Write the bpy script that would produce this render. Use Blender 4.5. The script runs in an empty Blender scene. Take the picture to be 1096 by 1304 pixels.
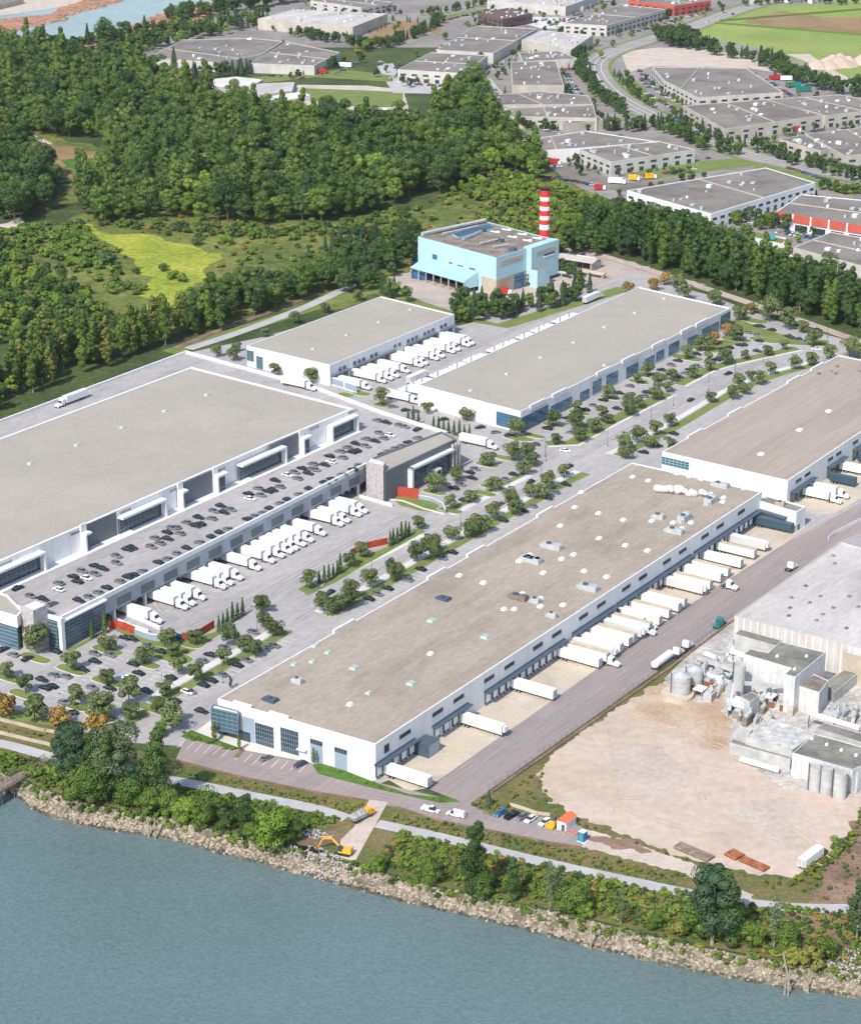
import bpy, math, random
from math import sin, cos, radians as R, pi, hypot, atan2
from mathutils import Vector, Matrix
random.seed(7)
S = bpy.context.scene
# ------------------------------------------------------------------ camera, sky, sun, exposure
FPX, PITCH, CH = 2725.0, R(21.16), 300.0
cam = bpy.data.cameras.new('camera'); co = bpy.data.objects.new('camera', cam); S.collection.objects.link(co)
co.location = (0, 0, CH); co.rotation_euler = (pi/2 - PITCH, 0, 0)
cam.sensor_fit = 'HORIZONTAL'; cam.sensor_width = 36; cam.lens = FPX/1096*36
cam.clip_start = 5; cam.clip_end = 30000
S.camera = co
SUN_EL, SH_AZ = R(46), R(61)              # elevation, ground direction in which shadows fall (from +X)
sd = Vector((cos(SH_AZ)*cos(SUN_EL), sin(SH_AZ)*cos(SUN_EL), -sin(SUN_EL)))
W = bpy.data.worlds.new('World'); S.world = W; W.use_nodes = True
nt = W.node_tree; bg = nt.nodes['Background']
sky = nt.nodes.new('ShaderNodeTexSky'); sky.sky_type = 'NISHITA'; sky.sun_disc = False
sky.sun_elevation = SUN_EL
tosun = -sd
sky.sun_rotation = atan2(tosun.x, tosun.y)
sky.air_density = 1.0; sky.dust_density = 1.5; sky.ozone_density = 1.0
nt.links.new(sky.outputs[0], bg.inputs[0]); bg.inputs[1].default_value = 0.15
sl = bpy.data.lights.new('sun', 'SUN'); sl.energy = 3.7; sl.angle = R(0.6); sl.color = (1, .945, .865)
so = bpy.data.objects.new('sun', sl); S.collection.objects.link(so)
so.rotation_euler = sd.to_track_quat('-Z', 'Y').to_euler(); so.location = (0, 0, 500)
S.view_settings.view_transform = 'Standard'; S.view_settings.look = 'None'
S.view_settings.exposure = 0.38; S.view_settings.gamma = 1
S.render.engine = 'CYCLES'
# ------------------------------------------------------------------ helpers
C = S.collection
AZ = R(55.73)                              # direction of the long sides of the estate's buildings
UA = Vector((cos(AZ), sin(AZ), 0)); UB = Vector((sin(AZ), -cos(AZ), 0))
def ray(px, py):
    dx = (px-548)/FPX; dy = -(py-652)/FPX
    return Vector((dx, cos(PITCH)+dy*sin(PITCH), -sin(PITCH)+dy*cos(PITCH)))
def at(px, py, z=0.0):
    d = ray(px, py); t = (z-CH)/d.z
    return Vector((t*d.x, t*d.y, z))
def proj(v):
    zc = v[1]*cos(PITCH)-(v[2]-CH)*sin(PITCH); yc = v[1]*sin(PITCH)+(v[2]-CH)*cos(PITCH)
    return 548+FPX*v[0]/zc, 652-FPX*yc/zc
def onwall(P, Q, px, py):                  # photo pixel -> (distance along wall, height)
    d = ray(px, py); w = (Q-P); L = hypot(w.x, w.y); ux, uy = w.x/L, w.y/L
    n = (uy, -ux); t = (P.x*n[0]+P.y*n[1])/(d.x*n[0]+d.y*n[1])
    return (t*d.x-P.x)*ux+(t*d.y-P.y)*uy, CH+t*d.z
K3, K5, K4 = 366/1096, 200/1096, 240/1096
def pts(s):
    return [tuple(float(a) for a in p.split(',')) for p in s.split()]
def zp(x0, y0, k, s): return [(x0+k*a, y0+k*b) for a, b in pts(s)]
def tag(o, label=None, cat=None, group=None, kind=None):
    if label: o['label'] = label
    if cat: o['category'] = cat
    if group: o['group'] = group
    if kind: o['kind'] = kind
    return o
BASE = {}
def empty(name, loc, label, cat, group=None, rz=0):
    o = bpy.data.objects.new(name, None); C.objects.link(o); o.location = loc; o.rotation_euler = (0, 0, rz)
    o.empty_display_size = 1
    BASE[o.name] = Vector(loc)
    return tag(o, label, cat, group)
def link(name, me, parent=None, loc=None):
    o = bpy.data.objects.new(name, me); C.objects.link(o)
    if parent: o.parent = parent; BASE[o.name] = BASE.get(parent.name, Vector((0, 0, 0)))
    if loc is not None: o.location = loc
    return o
def ccw(P):
    a = sum(P[i][0]*P[(i+1) % len(P)][1]-P[(i+1) % len(P)][0]*P[i][1] for i in range(len(P)))
    return list(P) if a > 0 else list(P)[::-1]
def inset(P, d):                           # P ccw, positive d shrinks
    n = len(P); out = []
    for i in range(n):
        a, b, c = P[i-1], P[i], P[(i+1) % n]
        u = Vector((b[0]-a[0], b[1]-a[1])).normalized(); v = Vector((c[0]-b[0], c[1]-b[1])).normalized()
        n1 = Vector((-u.y, u.x)); n2 = Vector((-v.y, v.x)); m = n1+n2
        k = d/max(.3, (1+n1.dot(n2)))
        out.append(Vector((b[0]+m.x*k, b[1]+m.y*k, 0)))
    return out
class MB:
    def __init__(s): s.v = []; s.f = []; s.m = []; s.sm = False
    def face(s, ps, m=0):
        i = len(s.v); s.v += [tuple(p) for p in ps]; s.f.append(tuple(range(i, i+len(ps)))); s.m.append(m)
    def poly(s, P, z, m=0):
        P = ccw([(p[0], p[1]) for p in P]); s.face([(x, y, z) for x, y in P], m)
    def prism(s, P, z0, z1, m=0, mt=None, top=True, bottom=False):
        P = ccw([(p[0], p[1]) for p in P]); n = len(P); i = len(s.v)
        s.v += [(x, y, z0) for x, y in P]+[(x, y, z1) for x, y in P]
        for k in range(n):
            j = (k+1) % n; s.f.append((i+k, i+j, i+n+j, i+n+k)); s.m.append(m)
        if top: s.f.append(tuple(range(i+n, i+2*n))); s.m.append(m if mt is None else mt)
        if bottom: s.f.append(tuple(range(i+n-1, i-1, -1))); s.m.append(m)
    def hexa(s, c, m=0):                   # 8 corners: bottom 4 ccw, top 4 ccw
        i = len(s.v); s.v += [tuple(p) for p in c]
        for f in ((3, 2, 1, 0), (4, 5, 6, 7), (0, 1, 5, 4), (1, 2, 6, 5), (2, 3, 7, 6), (3, 0, 4, 7)):
            s.f.append(tuple(i+k for k in f)); s.m.append(m)
    def box(s, cx, cy, z0, sx, sy, sz, rz=0, m=0, taper=1.0):
        c, n = cos(rz), sin(rz); out = []
        for z, t in ((z0, 1), (z0+sz, taper)):
            for a, b in ((-1, -1), (1, -1), (1, 1), (-1, 1)):
                x, y = a*sx/2*t, b*sy/2*t
                out.append((cx+x*c-y*n, cy+x*n+y*c, z))
        s.hexa(out, m)
    def wbox(s, P, Q, s0, s1, z0, z1, d0, d1, m=0):   # box on a wall; d outward (towards the viewer)
        w = Q-P; L = hypot(w.x, w.y); ux, uy = w.x/L, w.y/L; nx, ny = uy, -ux
        def g(a, d, z): return (P.x+ux*a+nx*d, P.y+uy*a+ny*d, z)
        s.hexa([g(s0, d1, z0), g(s1, d1, z0), g(s1, d0, z0), g(s0, d0, z0), g(s0, d1, z1), g(s1, d1, z1), g(s1, d0, z1), g(s0, d0, z1)], m)
    def cyl(s, x, y, z0, z1, r0, r1=None, n=12, m=0, cap=True, mt=None):
        r1 = r0 if r1 is None else r1; i = len(s.v)
        for z, r in ((z0, r0), (z1, r1)):
            s.v += [(x+r*cos(2*pi*k/n), y+r*sin(2*pi*k/n), z) for k in range(n)]
        for k in range(n):
            j = (k+1) % n; s.f.append((i+k, i+j, i+n+j, i+n+k)); s.m.append(m)
        if cap: s.f.append(tuple(range(i+n, i+2*n))); s.m.append(m if mt is None else mt)
    def tube(s, p, q, r0, r1=None, n=6, m=0):
        r1 = r0 if r1 is None else r1; p = Vector(p); q = Vector(q); d = (q-p)
        if d.length < 1e-6: return
        d.normalize(); a = d.orthogonal().normalized(); b = d.cross(a); i = len(s.v)
        for c, r in ((p, r0), (q, r1)):
            s.v += [tuple(c+a*(r*cos(2*pi*k/n))+b*(r*sin(2*pi*k/n))) for k in range(n)]
        for k in range(n):
            j = (k+1) % n; s.f.append((i+k, i+j, i+n+j, i+n+k)); s.m.append(m)
        s.f.append(tuple(range(i+n, i+2*n))); s.m.append(m); s.f.append(tuple(range(i+n-1, i-1, -1))); s.m.append(m)
    def mesh(s, name, mats, off=None):
        me = bpy.data.meshes.new(name)
        v = s.v if off is None else [(a-off[0], b-off[1], c-off[2]) for a, b, c in s.v]
        me.from_pydata(v, [], s.f)
        for m in (mats if isinstance(mats, (list, tuple)) else [mats]): me.materials.append(m)
        me.polygons.foreach_set('material_index', s.m)
        if s.sm: me.polygons.foreach_set('use_smooth', [True]*len(s.f))
        me.update(); return me
    def build(s, name, mats, parent=None, loc=None, kind=None):
        off = BASE.get(parent.name) if parent else loc
        o = link(name, s.mesh(name, mats, off), parent, None if parent else loc)
        if kind: o['kind'] = kind
        return o
# ------------------------------------------------------------------ materials
def _m(name):
    m = bpy.data.materials.new(name); m.use_nodes = True
    return m, m.node_tree, m.node_tree.nodes['Principled BSDF']
def lin(c): return tuple(((x/255)/12.92 if x/255 <= .04045 else ((x/255+.055)/1.055)**2.4) for x in c)
def mat(name, col, rough=.8, var=.12, scale=.15, fine=.08, fscale=2.0, metal=0, spec=.3, col2=None, bump=0, streak=None, stain=0, grid=None, joints=0):
    """col linear rgb; large soft variation plus fine grain, in world coordinates; streak=(direction angle, length ratio)"""
    m, t, b = _m(name); N = t.nodes; L = t.links
    b.inputs['Roughness'].default_value = rough; b.inputs['Metallic'].default_value = metal
    b.inputs['Specular IOR Level'].default_value = spec
    if var == 0 and fine == 0:
        b.inputs['Base Color'].default_value = (*col, 1); return m
    g = N.new('ShaderNodeNewGeometry'); src = g.outputs['Position']
    if streak:
        mp = N.new('ShaderNodeMapping'); mp.inputs['Rotation'].default_value = (0, 0, -streak[0]); mp.inputs['Scale'].default_value = (streak[1], 1, 1)
        L.new(src, mp.inputs['Vector'])
        # rotate first, then squash along the streak
        mp.vector_type = 'POINT'; mp.inputs['Scale'].default_value = (1, 1, 1)
        mp2 = N.new('ShaderNodeMapping'); mp2.inputs['Scale'].default_value = (streak[1], 1, 1); L.new(mp.outputs[0], mp2.inputs['Vector']); ssrc = mp2.outputs[0]
    else: ssrc = src
    n1 = N.new('ShaderNodeTexNoise'); n1.inputs['Scale'].default_value = scale; n1.inputs['Detail'].default_value = 5; n1.inputs['Roughness'].default_value = .6; L.new(ssrc, n1.inputs['Vector'])
    n2 = N.new('ShaderNodeTexNoise'); n2.inputs['Scale'].default_value = fscale; n2.inputs['Detail'].default_value = 7; n2.inputs['Roughness'].default_value = .72; L.new(ssrc if streak else src, n2.inputs['Vector'])
    c2 = col2 if col2 else tuple(min(1, x*(1+var)) for x in col)
    c1 = tuple(x*(1-var) for x in col) if not col2 else col
    mr = N.new('ShaderNodeMapRange'); mr.inputs['From Min'].default_value = .35; mr.inputs['From Max'].default_value = .65; L.new(n1.outputs['Fac'], mr.inputs['Value'])
    mx = N.new('ShaderNodeMix'); mx.data_type = 'RGBA'; L.new(mr.outputs[0], mx.inputs[0]); mx.inputs[6].default_value = (*c1, 1); mx.inputs[7].default_value = (*c2, 1)
    mr2 = N.new('ShaderNodeMapRange'); mr2.inputs['From Min'].default_value = .3; mr2.inputs['From Max'].default_value = .7; mr2.inputs['To Min'].default_value = 1-fine*2; mr2.inputs['To Max'].default_value = 1+fine*2; L.new(n2.outputs['Fac'], mr2.inputs['Value'])
    vm = N.new('ShaderNodeVectorMath'); vm.operation = 'SCALE'; L.new(mx.outputs[2], vm.inputs[0]); L.new(mr2.outputs[0], vm.inputs['Scale'])
    out = vm.outputs[0]
    def darken(fac, amt, out):
        k = N.new('ShaderNodeMath'); k.operation = 'MULTIPLY_ADD'; L.new(fac, k.inputs[0]); k.inputs[1].default_value = -amt; k.inputs[2].default_value = 1
        s = N.new('ShaderNodeVectorMath'); s.operation = 'SCALE'; L.new(out, s.inputs[0]); L.new(k.outputs[0], s.inputs['Scale']); return s.outputs[0]
    if stain:
        n3 = N.new('ShaderNodeTexNoise'); n3.inputs['Scale'].default_value = .07; n3.inputs['Detail'].default_value = 6; n3.inputs['Distortion'].default_value = .6; L.new(ssrc, n3.inputs['Vector'])
        r3 = N.new('ShaderNodeMapRange'); r3.inputs['From Min'].default_value = .52; r3.inputs['From Max'].default_value = .68; L.new(n3.outputs['Fac'], r3.inputs[0]); out = darken(r3.outputs[0], stain, out)
    if grid:
        mg_ = N.new('ShaderNodeMapping'); mg_.inputs['Rotation'].default_value = (0, 0, -AZ); L.new(src, mg_.inputs['Vector'])
        bk = N.new('ShaderNodeTexBrick'); bk.offset = 0; bk.inputs['Scale'].default_value = 1; bk.inputs['Brick Width'].default_value = grid[0]; bk.inputs['Row Height'].default_value = grid[1]; bk.inputs['Mortar Size'].default_value = .09; bk.inputs['Mortar Smooth'].default_value = .3; L.new(mg_.outputs[0], bk.inputs['Vector']); out = darken(bk.outputs['Fac'], grid[2], out)
        bk.inputs['Color1'].default_value = (1, 1, 1, 1); bk.inputs['Color2'].default_value = (1-grid[2]*.45,)*3+(1,); m2 = N.new('ShaderNodeMix'); m2.data_type = 'RGBA'; m2.blend_type = 'MULTIPLY'; m2.inputs[0].default_value = 1; L.new(out, m2.inputs[6]); L.new(bk.outputs['Color'], m2.inputs[7]); bk.inputs['Mortar'].default_value = (1, 1, 1, 1); out = m2.outputs[2]
    if joints:
        da = N.new('ShaderNodeVectorMath'); da.operation = 'DOT_PRODUCT'; L.new(src, da.inputs[0]); da.inputs[1].default_value = UA
        db = N.new('ShaderNodeVectorMath'); db.operation = 'DOT_PRODUCT'; L.new(src, db.inputs[0]); db.inputs[1].default_value = UB
        dn = N.new('ShaderNodeVectorMath'); dn.operation = 'DOT_PRODUCT'; L.new(g.outputs['Normal'], dn.inputs[0]); dn.inputs[1].default_value = UA
        ab = N.new('ShaderNodeMath'); ab.operation = 'ABSOLUTE'; L.new(dn.outputs['Value'], ab.inputs[0]); gt = N.new('ShaderNodeMath'); gt.operation = 'GREATER_THAN'; L.new(ab.outputs[0], gt.inputs[0]); gt.inputs[1].default_value = .6
        mm_ = N.new('ShaderNodeMix'); L.new(gt.outputs[0], mm_.inputs[0]); L.new(da.outputs['Value'], mm_.inputs[2]); L.new(db.outputs['Value'], mm_.inputs[3])
        pp = N.new('ShaderNodeMath'); pp.operation = 'PINGPONG'; L.new(mm_.outputs[0], pp.inputs[0]); pp.inputs[1].default_value = joints/2
        lt = N.new('ShaderNodeMath'); lt.operation = 'LESS_THAN'; L.new(pp.outputs[0], lt.inputs[0]); lt.inputs[1].default_value = .09; out = darken(lt.outputs[0], .22, out)
        # rain streaks down the wall
        mp_ = N.new('ShaderNodeMapping'); mp_.inputs['Scale'].default_value = (1, 1, .06); L.new(src, mp_.inputs['Vector']); nn = N.new('ShaderNodeTexNoise'); nn.inputs['Scale'].default_value = 1.1; nn.inputs['Detail'].default_value = 4; L.new(mp_.outputs[0], nn.inputs['Vector'])
        rr_ = N.new('ShaderNodeMapRange'); rr_.inputs['From Min'].default_value = .5; rr_.inputs['From Max'].default_value = .75; L.new(nn.outputs['Fac'], rr_.inputs[0]); out = darken(rr_.outputs[0], .14, out)
    L.new(out, b.inputs['Base Color'])
    if bump:
        bp = N.new('ShaderNodeBump'); bp.inputs['Strength'].default_value = bump; bp.inputs['Distance'].default_value = .3; L.new(n2.outputs['Fac'], bp.inputs['Height']); L.new(bp.outputs[0], b.inputs['Normal'])
    return m
def leafmat(name, c1, c2, rough=.65):
    m, t, b = _m(name); N = t.nodes; L = t.links
    g = N.new('ShaderNodeNewGeometry'); oi = N.new('ShaderNodeObjectInfo')
    mx = N.new('ShaderNodeMix'); mx.data_type = 'RGBA'; mx.inputs[6].default_value = (*c1, 1); mx.inputs[7].default_value = (*c2, 1)
    a = N.new('ShaderNodeMath'); a.operation = 'MULTIPLY_ADD'; L.new(g.outputs['Random Per Island'], a.inputs[0]); a.inputs[1].default_value = .34
    b2 = N.new('ShaderNodeMath'); b2.operation = 'MULTIPLY'; L.new(oi.outputs['Random'], b2.inputs[0]); b2.inputs[1].default_value = .6
    ln = N.new('ShaderNodeTexNoise'); ln.inputs['Scale'].default_value = .012; ln.inputs['Detail'].default_value = 2; L.new(oi.outputs['Location'], ln.inputs['Vector'])
    lm = N.new('ShaderNodeMapRange'); lm.inputs['From Min'].default_value = .35; lm.inputs['From Max'].default_value = .65; lm.inputs['To Min'].default_value = -.15; lm.inputs['To Max'].default_value = .3; L.new(ln.outputs['Fac'], lm.inputs[0])
    ad = N.new('ShaderNodeMath'); L.new(lm.outputs[0], ad.inputs[0]); L.new(b2.outputs[0], ad.inputs[1]); mx.clamp_factor = False
    L.new(ad.outputs[0], a.inputs[2]); L.new(a.outputs[0], mx.inputs[0]); L.new(mx.outputs[2], b.inputs['Base Color'])
    b.inputs['Roughness'].default_value = rough; b.inputs['Specular IOR Level'].default_value = .25
    b.inputs['Transmission Weight'].default_value = 0
    return m
def plain(name, c, rough=.5, metal=0, spec=.5): return mat(name, c, rough, 0, metal=metal, spec=spec, fine=0)
M = {}
M['white_wall'] = mat('white_wall', (.73, .735, .74), .75, .04, .08, .01, 1, joints=8.5)
M['cream_wall'] = mat('cream_wall', (.47, .44, .385), .8, .12, .1, .03, 1, joints=7)
M['old_wall'] = mat('old_wall', (.44, .44, .43), .8, .16, .3, .05, 2)
M['pale_wall'] = mat('pale_wall', (.52, .50, .475), .8, .1, .1, .02, 1, joints=7)
M['grey_panel'] = mat('grey_panel', (.135, .15, .17), .6, .04, .1, .01, 1)
M['deck_band'] = mat('deck_band', (.33, .36, .41), .6, .15, .15, .02, 1)
M['blue_panel'] = mat('blue_panel', (.28, .36, .45), .5, .05, .1, .01, 1)
M['stone'] = mat('stone', (.40, .375, .375), .8, .25, 1.2, .15, 3)
M['roof_cgi'] = mat('roof_cgi', (.36, .33, .285), .9, .05, .03, .075, 1.1, stain=.05)
M['roof_front'] = mat('roof_front', (.335, .285, .23), .9, .12, .045, .10, 1.1, streak=(AZ, .35), col2=(.375, .325, .27), stain=.17, grid=(24, 2.6, .13))
M['roof_rear'] = mat('roof_rear', (.335, .28, .235), .9, .10, .05, .06, .6, streak=(AZ, .08), col2=(.38, .325, .28), stain=.08, grid=(40, 2.6, .09))
M['roof_white'] = mat('roof_white', (.50, .475, .455), .9, .16, .04, .08, .8, streak=(AZ, .3), stain=.2, grid=(20, 3, .12))
M['roof_far'] = mat('roof_far', (.215, .19, .17), .9, .2, .03, .12, .8, stain=.22, grid=(30, 4, .1))
M['plant_yard'] = mat('plant_yard', (.36, .335, .315), .95, .25, .15, .15, .6, col2=(.52, .50, .47), stain=.25)
M['plant_wall'] = mat('plant_wall', (.58, .585, .58), .8, .12, .2, .04, 1, joints=2.2)
M['roof_patchy'] = mat('roof_patchy', (.34, .335, .32), .9, .1, .35, .06, .8, col2=(.62, .61, .59))
M['roof_old'] = mat('roof_old', (.20, .195, .17), .9, .3, .12, .12, .8)
M['roof_brown'] = mat('roof_brown', (.215, .185, .155), .9, .3, .15, .15, .8)
M['asphalt'] = mat('asphalt', (.375, .358, .352), .9, .06, .03, .09, .5, streak=(AZ, .35), stain=.13, grid=(60, 4, .05))
M['deck'] = mat('deck', (.385, .362, .358), .9, .07, .05, .09, .6, streak=(AZ, .4), stain=.14, grid=(12, 9, .08))
M['road_old'] = mat('road_old', (.30, .25, .238), .9, .12, .03, .08, .8, streak=(AZ, .05), stain=.14)
M['road_far'] = mat('road_far', (.255, .232, .215), .9, .16, .02, .10, .3, stain=.2)
M['concrete'] = mat('concrete', (.50, .44, .37), .85, .1, .04, .06, .8, col2=(.55, .48, .36), stain=.16, grid=(6, 6, .12))
M['road_main'] = mat('road_main', (.29, .27, .25), .9, .1, .03, .06, .6, stain=.1)
M['concrete_lt'] = mat('concrete_lt', (.60, .58, .56), .85, .06, .1, .04, 1)
M['paving'] = mat('paving', (.62, .58, .52), .85, .06, .1, .04, 1)
M['trail'] = mat('trail', (.42, .41, .42), .85, .10, .1, .05, 1)
M['gravel'] = mat('gravel', (.50, .43, .37), .95, .12, .1, .1, 1)
M['dirt'] = mat('dirt', (.465, .37, .298), .95, .13, .022, .08, .3, col2=(.53, .435, .36), stain=.1)
M['dirt_dark'] = mat('dirt_dark', (.38, .26, .17), .95, .2, .06, .12, .8, col2=(.50, .40, .31))
M['dirt_slab'] = mat('dirt_slab', (.43, .365, .33), .95, .12, .03, .09, .4, stain=.15)
M['dirt_patch'] = mat('dirt_patch', (.455, .385, .335), .95, .08, .05, .09, .5)
M['track'] = mat('track', (.475, .385, .30), .95, .1, .1, .08, .8)
M['tyre'] = mat('tyre', (.265, .25, .25), .95, .15, .1, .1, .8)
M['tyre_c'] = mat('tyre_c', (.41, .36, .30), .95, .15, .1, .1, .8)
M['soil_brown'] = mat('soil_brown', (.21, .14, .10), .95, .3, .08, .2, .9)
M['grass'] = mat('grass', (.16, .20, .055), .95, .15, .12, .12, 1.2)
M['grass_lush'] = mat('grass_lush', (.07, .15, .022), .95, .25, .2, .2, 1.2)
M['field'] = mat('field', (.19, .26, .06), .95, .2, .01, .10, .25, col2=(.27, .32, .09))
M['field_brown'] = mat('field_brown', (.27, .18, .09), .95, .2, .02, .1, .25)
M['meadow'] = mat('meadow', (.20, .26, .025), .95, .2, .03, .25, .3, col2=(.35, .36, .045), stain=.2)
M['wetland'] = mat('wetland', (.09, .125, .026), .95, .2, .02, .28, .25, col2=(.19, .195, .045), stain=.3)
M['forest_floor'] = mat('forest_floor', (.035, .06, .018), .95, .2, .02, .25, .3, col2=(.085, .11, .03))
M['bank'] = mat('bank', (.15, .13, .095), .95, .2, .2, .25, .8)
M['scrub'] = mat('scrub', (.085, .115, .028), .95, .2, .06, .22, .8, col2=(.185, .15, .065))
M['metal_dark'] = mat('metal_dark', (.07, .10, .14), .5, .1, .5, .03, 2)
M['metal'] = mat('metal', (.42, .44, .45), .55, .12, .4, .05, 2)
M['metal_green'] = mat('metal_green', (.36, .46, .42), .5, .1, .4, .05, 2)
M['teal'] = mat('teal', (.40, .60, .665), .6, .06, .1, .02, 1)
M['teal_roof'] = mat('teal_roof', (.32, .55, .58), .6, .06, .2, .03, 1)
M['beige'] = mat('beige', (.45, .38, .29), .8, .12, .2, .05, 1)
M['deep_blue'] = plain('deep_blue', (.02, .09, .17), .4)
M['red_stack'] = plain('red_stack', (.66, .03, .022), .6)
M['white_paint'] = plain('white_paint', (.8, .8, .79), .5)
M['red_fence'] = mat('red_fence', (.42, .06, .03), .8, .2, .6, .1, 2)
M['black'] = plain('black', (.012, .012, .013), .5)
M['rubber'] = plain('rubber', (.018, .018, .02), .8)
M['rust'] = mat('rust', (.27, .10, .05), .9, .3, .6, .15, 2)
M['wood'] = mat('wood', (.20, .16, .125), .9, .25, .6, .12, 2)
M['bark'] = mat('bark', (.12, .095, .07), .95, .25, 1, .1, 3)
M['pale_bark'] = mat('pale_bark', (.30, .27, .22), .95, .25, 1, .1, 3)
M['rock'] = mat('rock', (.33, .285, .22), .95, .3, .6, .15, 2)
M['rock_wet'] = mat('rock_wet', (.085, .075, .06), .6, .3, .6, .12, 2)
M['rock_pale'] = mat('rock_pale', (.38, .385, .375), .95, .25, .6, .12, 2)
M['logs'] = mat('logs', (.34, .19, .135), .95, .3, .15, .2, .5)
M['line'] = plain('line', (.72, .70, .68), .8)
M['brick_brown'] = mat('brick_brown', (.14, .09, .085), .9, .2, .2, .05, 1)
M['red_wall'] = mat('red_wall', (.50, .10, .07), .8, .1, .2, .03, 1)
M['steam'] = None
def glassmat(name, col, rough=.12):
    m, t, b = _m(name); b.inputs['Base Color'].default_value = (*col, 1); b.inputs['Roughness'].default_value = rough
    b.inputs['Specular IOR Level'].default_value = .8; b.inputs['Metallic'].default_value = .15
    return m
M['glass'] = glassmat('glass', (.035, .06, .08))
M['glass_blue'] = glassmat('glass_blue', (.06, .17, .28))
M['glass_teal'] = glassmat('glass_teal', (.07, .14, .18))
M['mullion'] = plain('mullion', (.20, .27, .33), .5)
def water(name, c, sc, bump=.35, rough=.18):
    m, t, b = _m(name); N = t.nodes; L = t.links
    g = N.new('ShaderNodeNewGeometry'); mp = N.new('ShaderNodeMapping'); mp.inputs['Rotation'].default_value = (0, 0, R(25)); mp.inputs['Scale'].default_value = (1, 1.25, 1); L.new(g.outputs['Position'], mp.inputs[0])
    n = N.new('ShaderNodeTexNoise'); n.inputs['Scale'].default_value = sc; n.inputs['Detail'].default_value = 7; n.inputs['Roughness'].default_value = .62; L.new(mp.outputs[0], n.inputs['Vector'])
    n2 = N.new('ShaderNodeTexNoise'); n2.inputs['Scale'].default_value = .008; n2.inputs['Detail'].default_value = 6; L.new(mp.outputs[0], n2.inputs['Vector'])
    mr = N.new('ShaderNodeMapRange'); mr.inputs['From Min'].default_value = .35; mr.inputs['From Max'].default_value = .65; L.new(n2.outputs['Fac'], mr.inputs[0])
    mx = N.new('ShaderNodeMix'); mx.data_type = 'RGBA'; L.new(mr.outputs[0], mx.inputs[0]); mx.inputs[6].default_value = (*[x*.9 for x in c], 1); mx.inputs[7].default_value = (*[x*1.1 for x in c], 1)
    mr3 = N.new('ShaderNodeMapRange'); mr3.inputs['From Min'].default_value = .3; mr3.inputs['From Max'].default_value = .7; mr3.inputs['To Min'].default_value = .8; mr3.inputs['To Max'].default_value = 1.2; L.new(n.outputs['Fac'], mr3.inputs[0])
    vm = N.new('ShaderNodeVectorMath'); vm.operation = 'SCALE'; L.new(mx.outputs[2], vm.inputs[0]); L.new(mr3.outputs[0], vm.inputs['Scale']); L.new(vm.outputs[0], b.inputs['Base Color'])
    bp = N.new('ShaderNodeBump'); bp.inputs['Strength'].default_value = bump; bp.inputs['Distance'].default_value = .6; L.new(n.outputs['Fac'], bp.inputs['Height']); L.new(bp.outputs[0], b.inputs['Normal'])
    b.inputs['Roughness'].default_value = rough; b.inputs['IOR'].default_value = 1.33
    return m
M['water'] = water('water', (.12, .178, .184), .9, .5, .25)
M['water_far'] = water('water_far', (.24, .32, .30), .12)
LEAF = {
 'olive': leafmat('leaf_olive', (.055, .085, .026), (.155, .195, .07)),
 'dark': leafmat('leaf_dark', (.022, .056, .016), (.075, .13, .03)),
 'mid': leafmat('leaf_mid', (.038, .088, .014), (.135, .20, .032)),
 'bright': leafmat('leaf_bright', (.07, .145, .014), (.20, .285, .04)),
 'yellow': leafmat('leaf_yellow', (.085, .11, .02), (.21, .21, .045)),
 'pine': leafmat('leaf_pine', (.02, .052, .027), (.055, .10, .045)),
 'orange': leafmat('leaf_orange', (.16, .12, .03), (.38, .22, .06)),
 'greyish': leafmat('leaf_greyish', (.035, .07, .03), (.115, .155, .07)),
}
ORD1 = 'zeroth first second third fourth fifth sixth seventh eighth ninth tenth eleventh twelfth thirteenth fourteenth fifteenth sixteenth seventeenth eighteenth nineteenth'.split()
TENS = ['', '', 'twenty', 'thirty', 'forty', 'fifty', 'sixty', 'seventy', 'eighty', 'ninety']
TENTH = ['', '', 'twentieth', 'thirtieth', 'fortieth', 'fiftieth', 'sixtieth', 'seventieth', 'eightieth', 'ninetieth']
def ordn(n):
    if n < 20: return ORD1[n]
    if n < 100: return TENTH[n//10] if n % 10 == 0 else TENS[n//10]+'-'+ORD1[n % 10]
    return 'hundred and '+ordn(n-100) if n > 100 else 'hundredth'
def number(things, fmt):                   # things: list of (object, description); label counted left to right
    by = {}
    for o, d in things: by.setdefault(d, []).append(o)
    for d, os in by.items():
        os.sort(key=lambda o: (proj(o.location)[0], -proj(o.location)[1]))
        for i, o in enumerate(os):
            o['label'] = (fmt % ('' if len(os) == 1 else ordn(i+1)+' ', d, '' if len(os) == 1 else 'from the left ')).replace('  ', ' ').strip()
def dup(root, loc, rz=None, scale=None, deep=True):
    r = root.copy(); C.objects.link(r); r.location = loc
    if rz is not None: r.rotation_euler = (0, 0, rz)
    if scale is not None: r.scale = scale
    if deep:
        for ch in root.children:
            c = ch.copy(); C.objects.link(c); c.parent = r
            for g in ch.children:
                d = g.copy(); C.objects.link(d); d.parent = c
    return r
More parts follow.
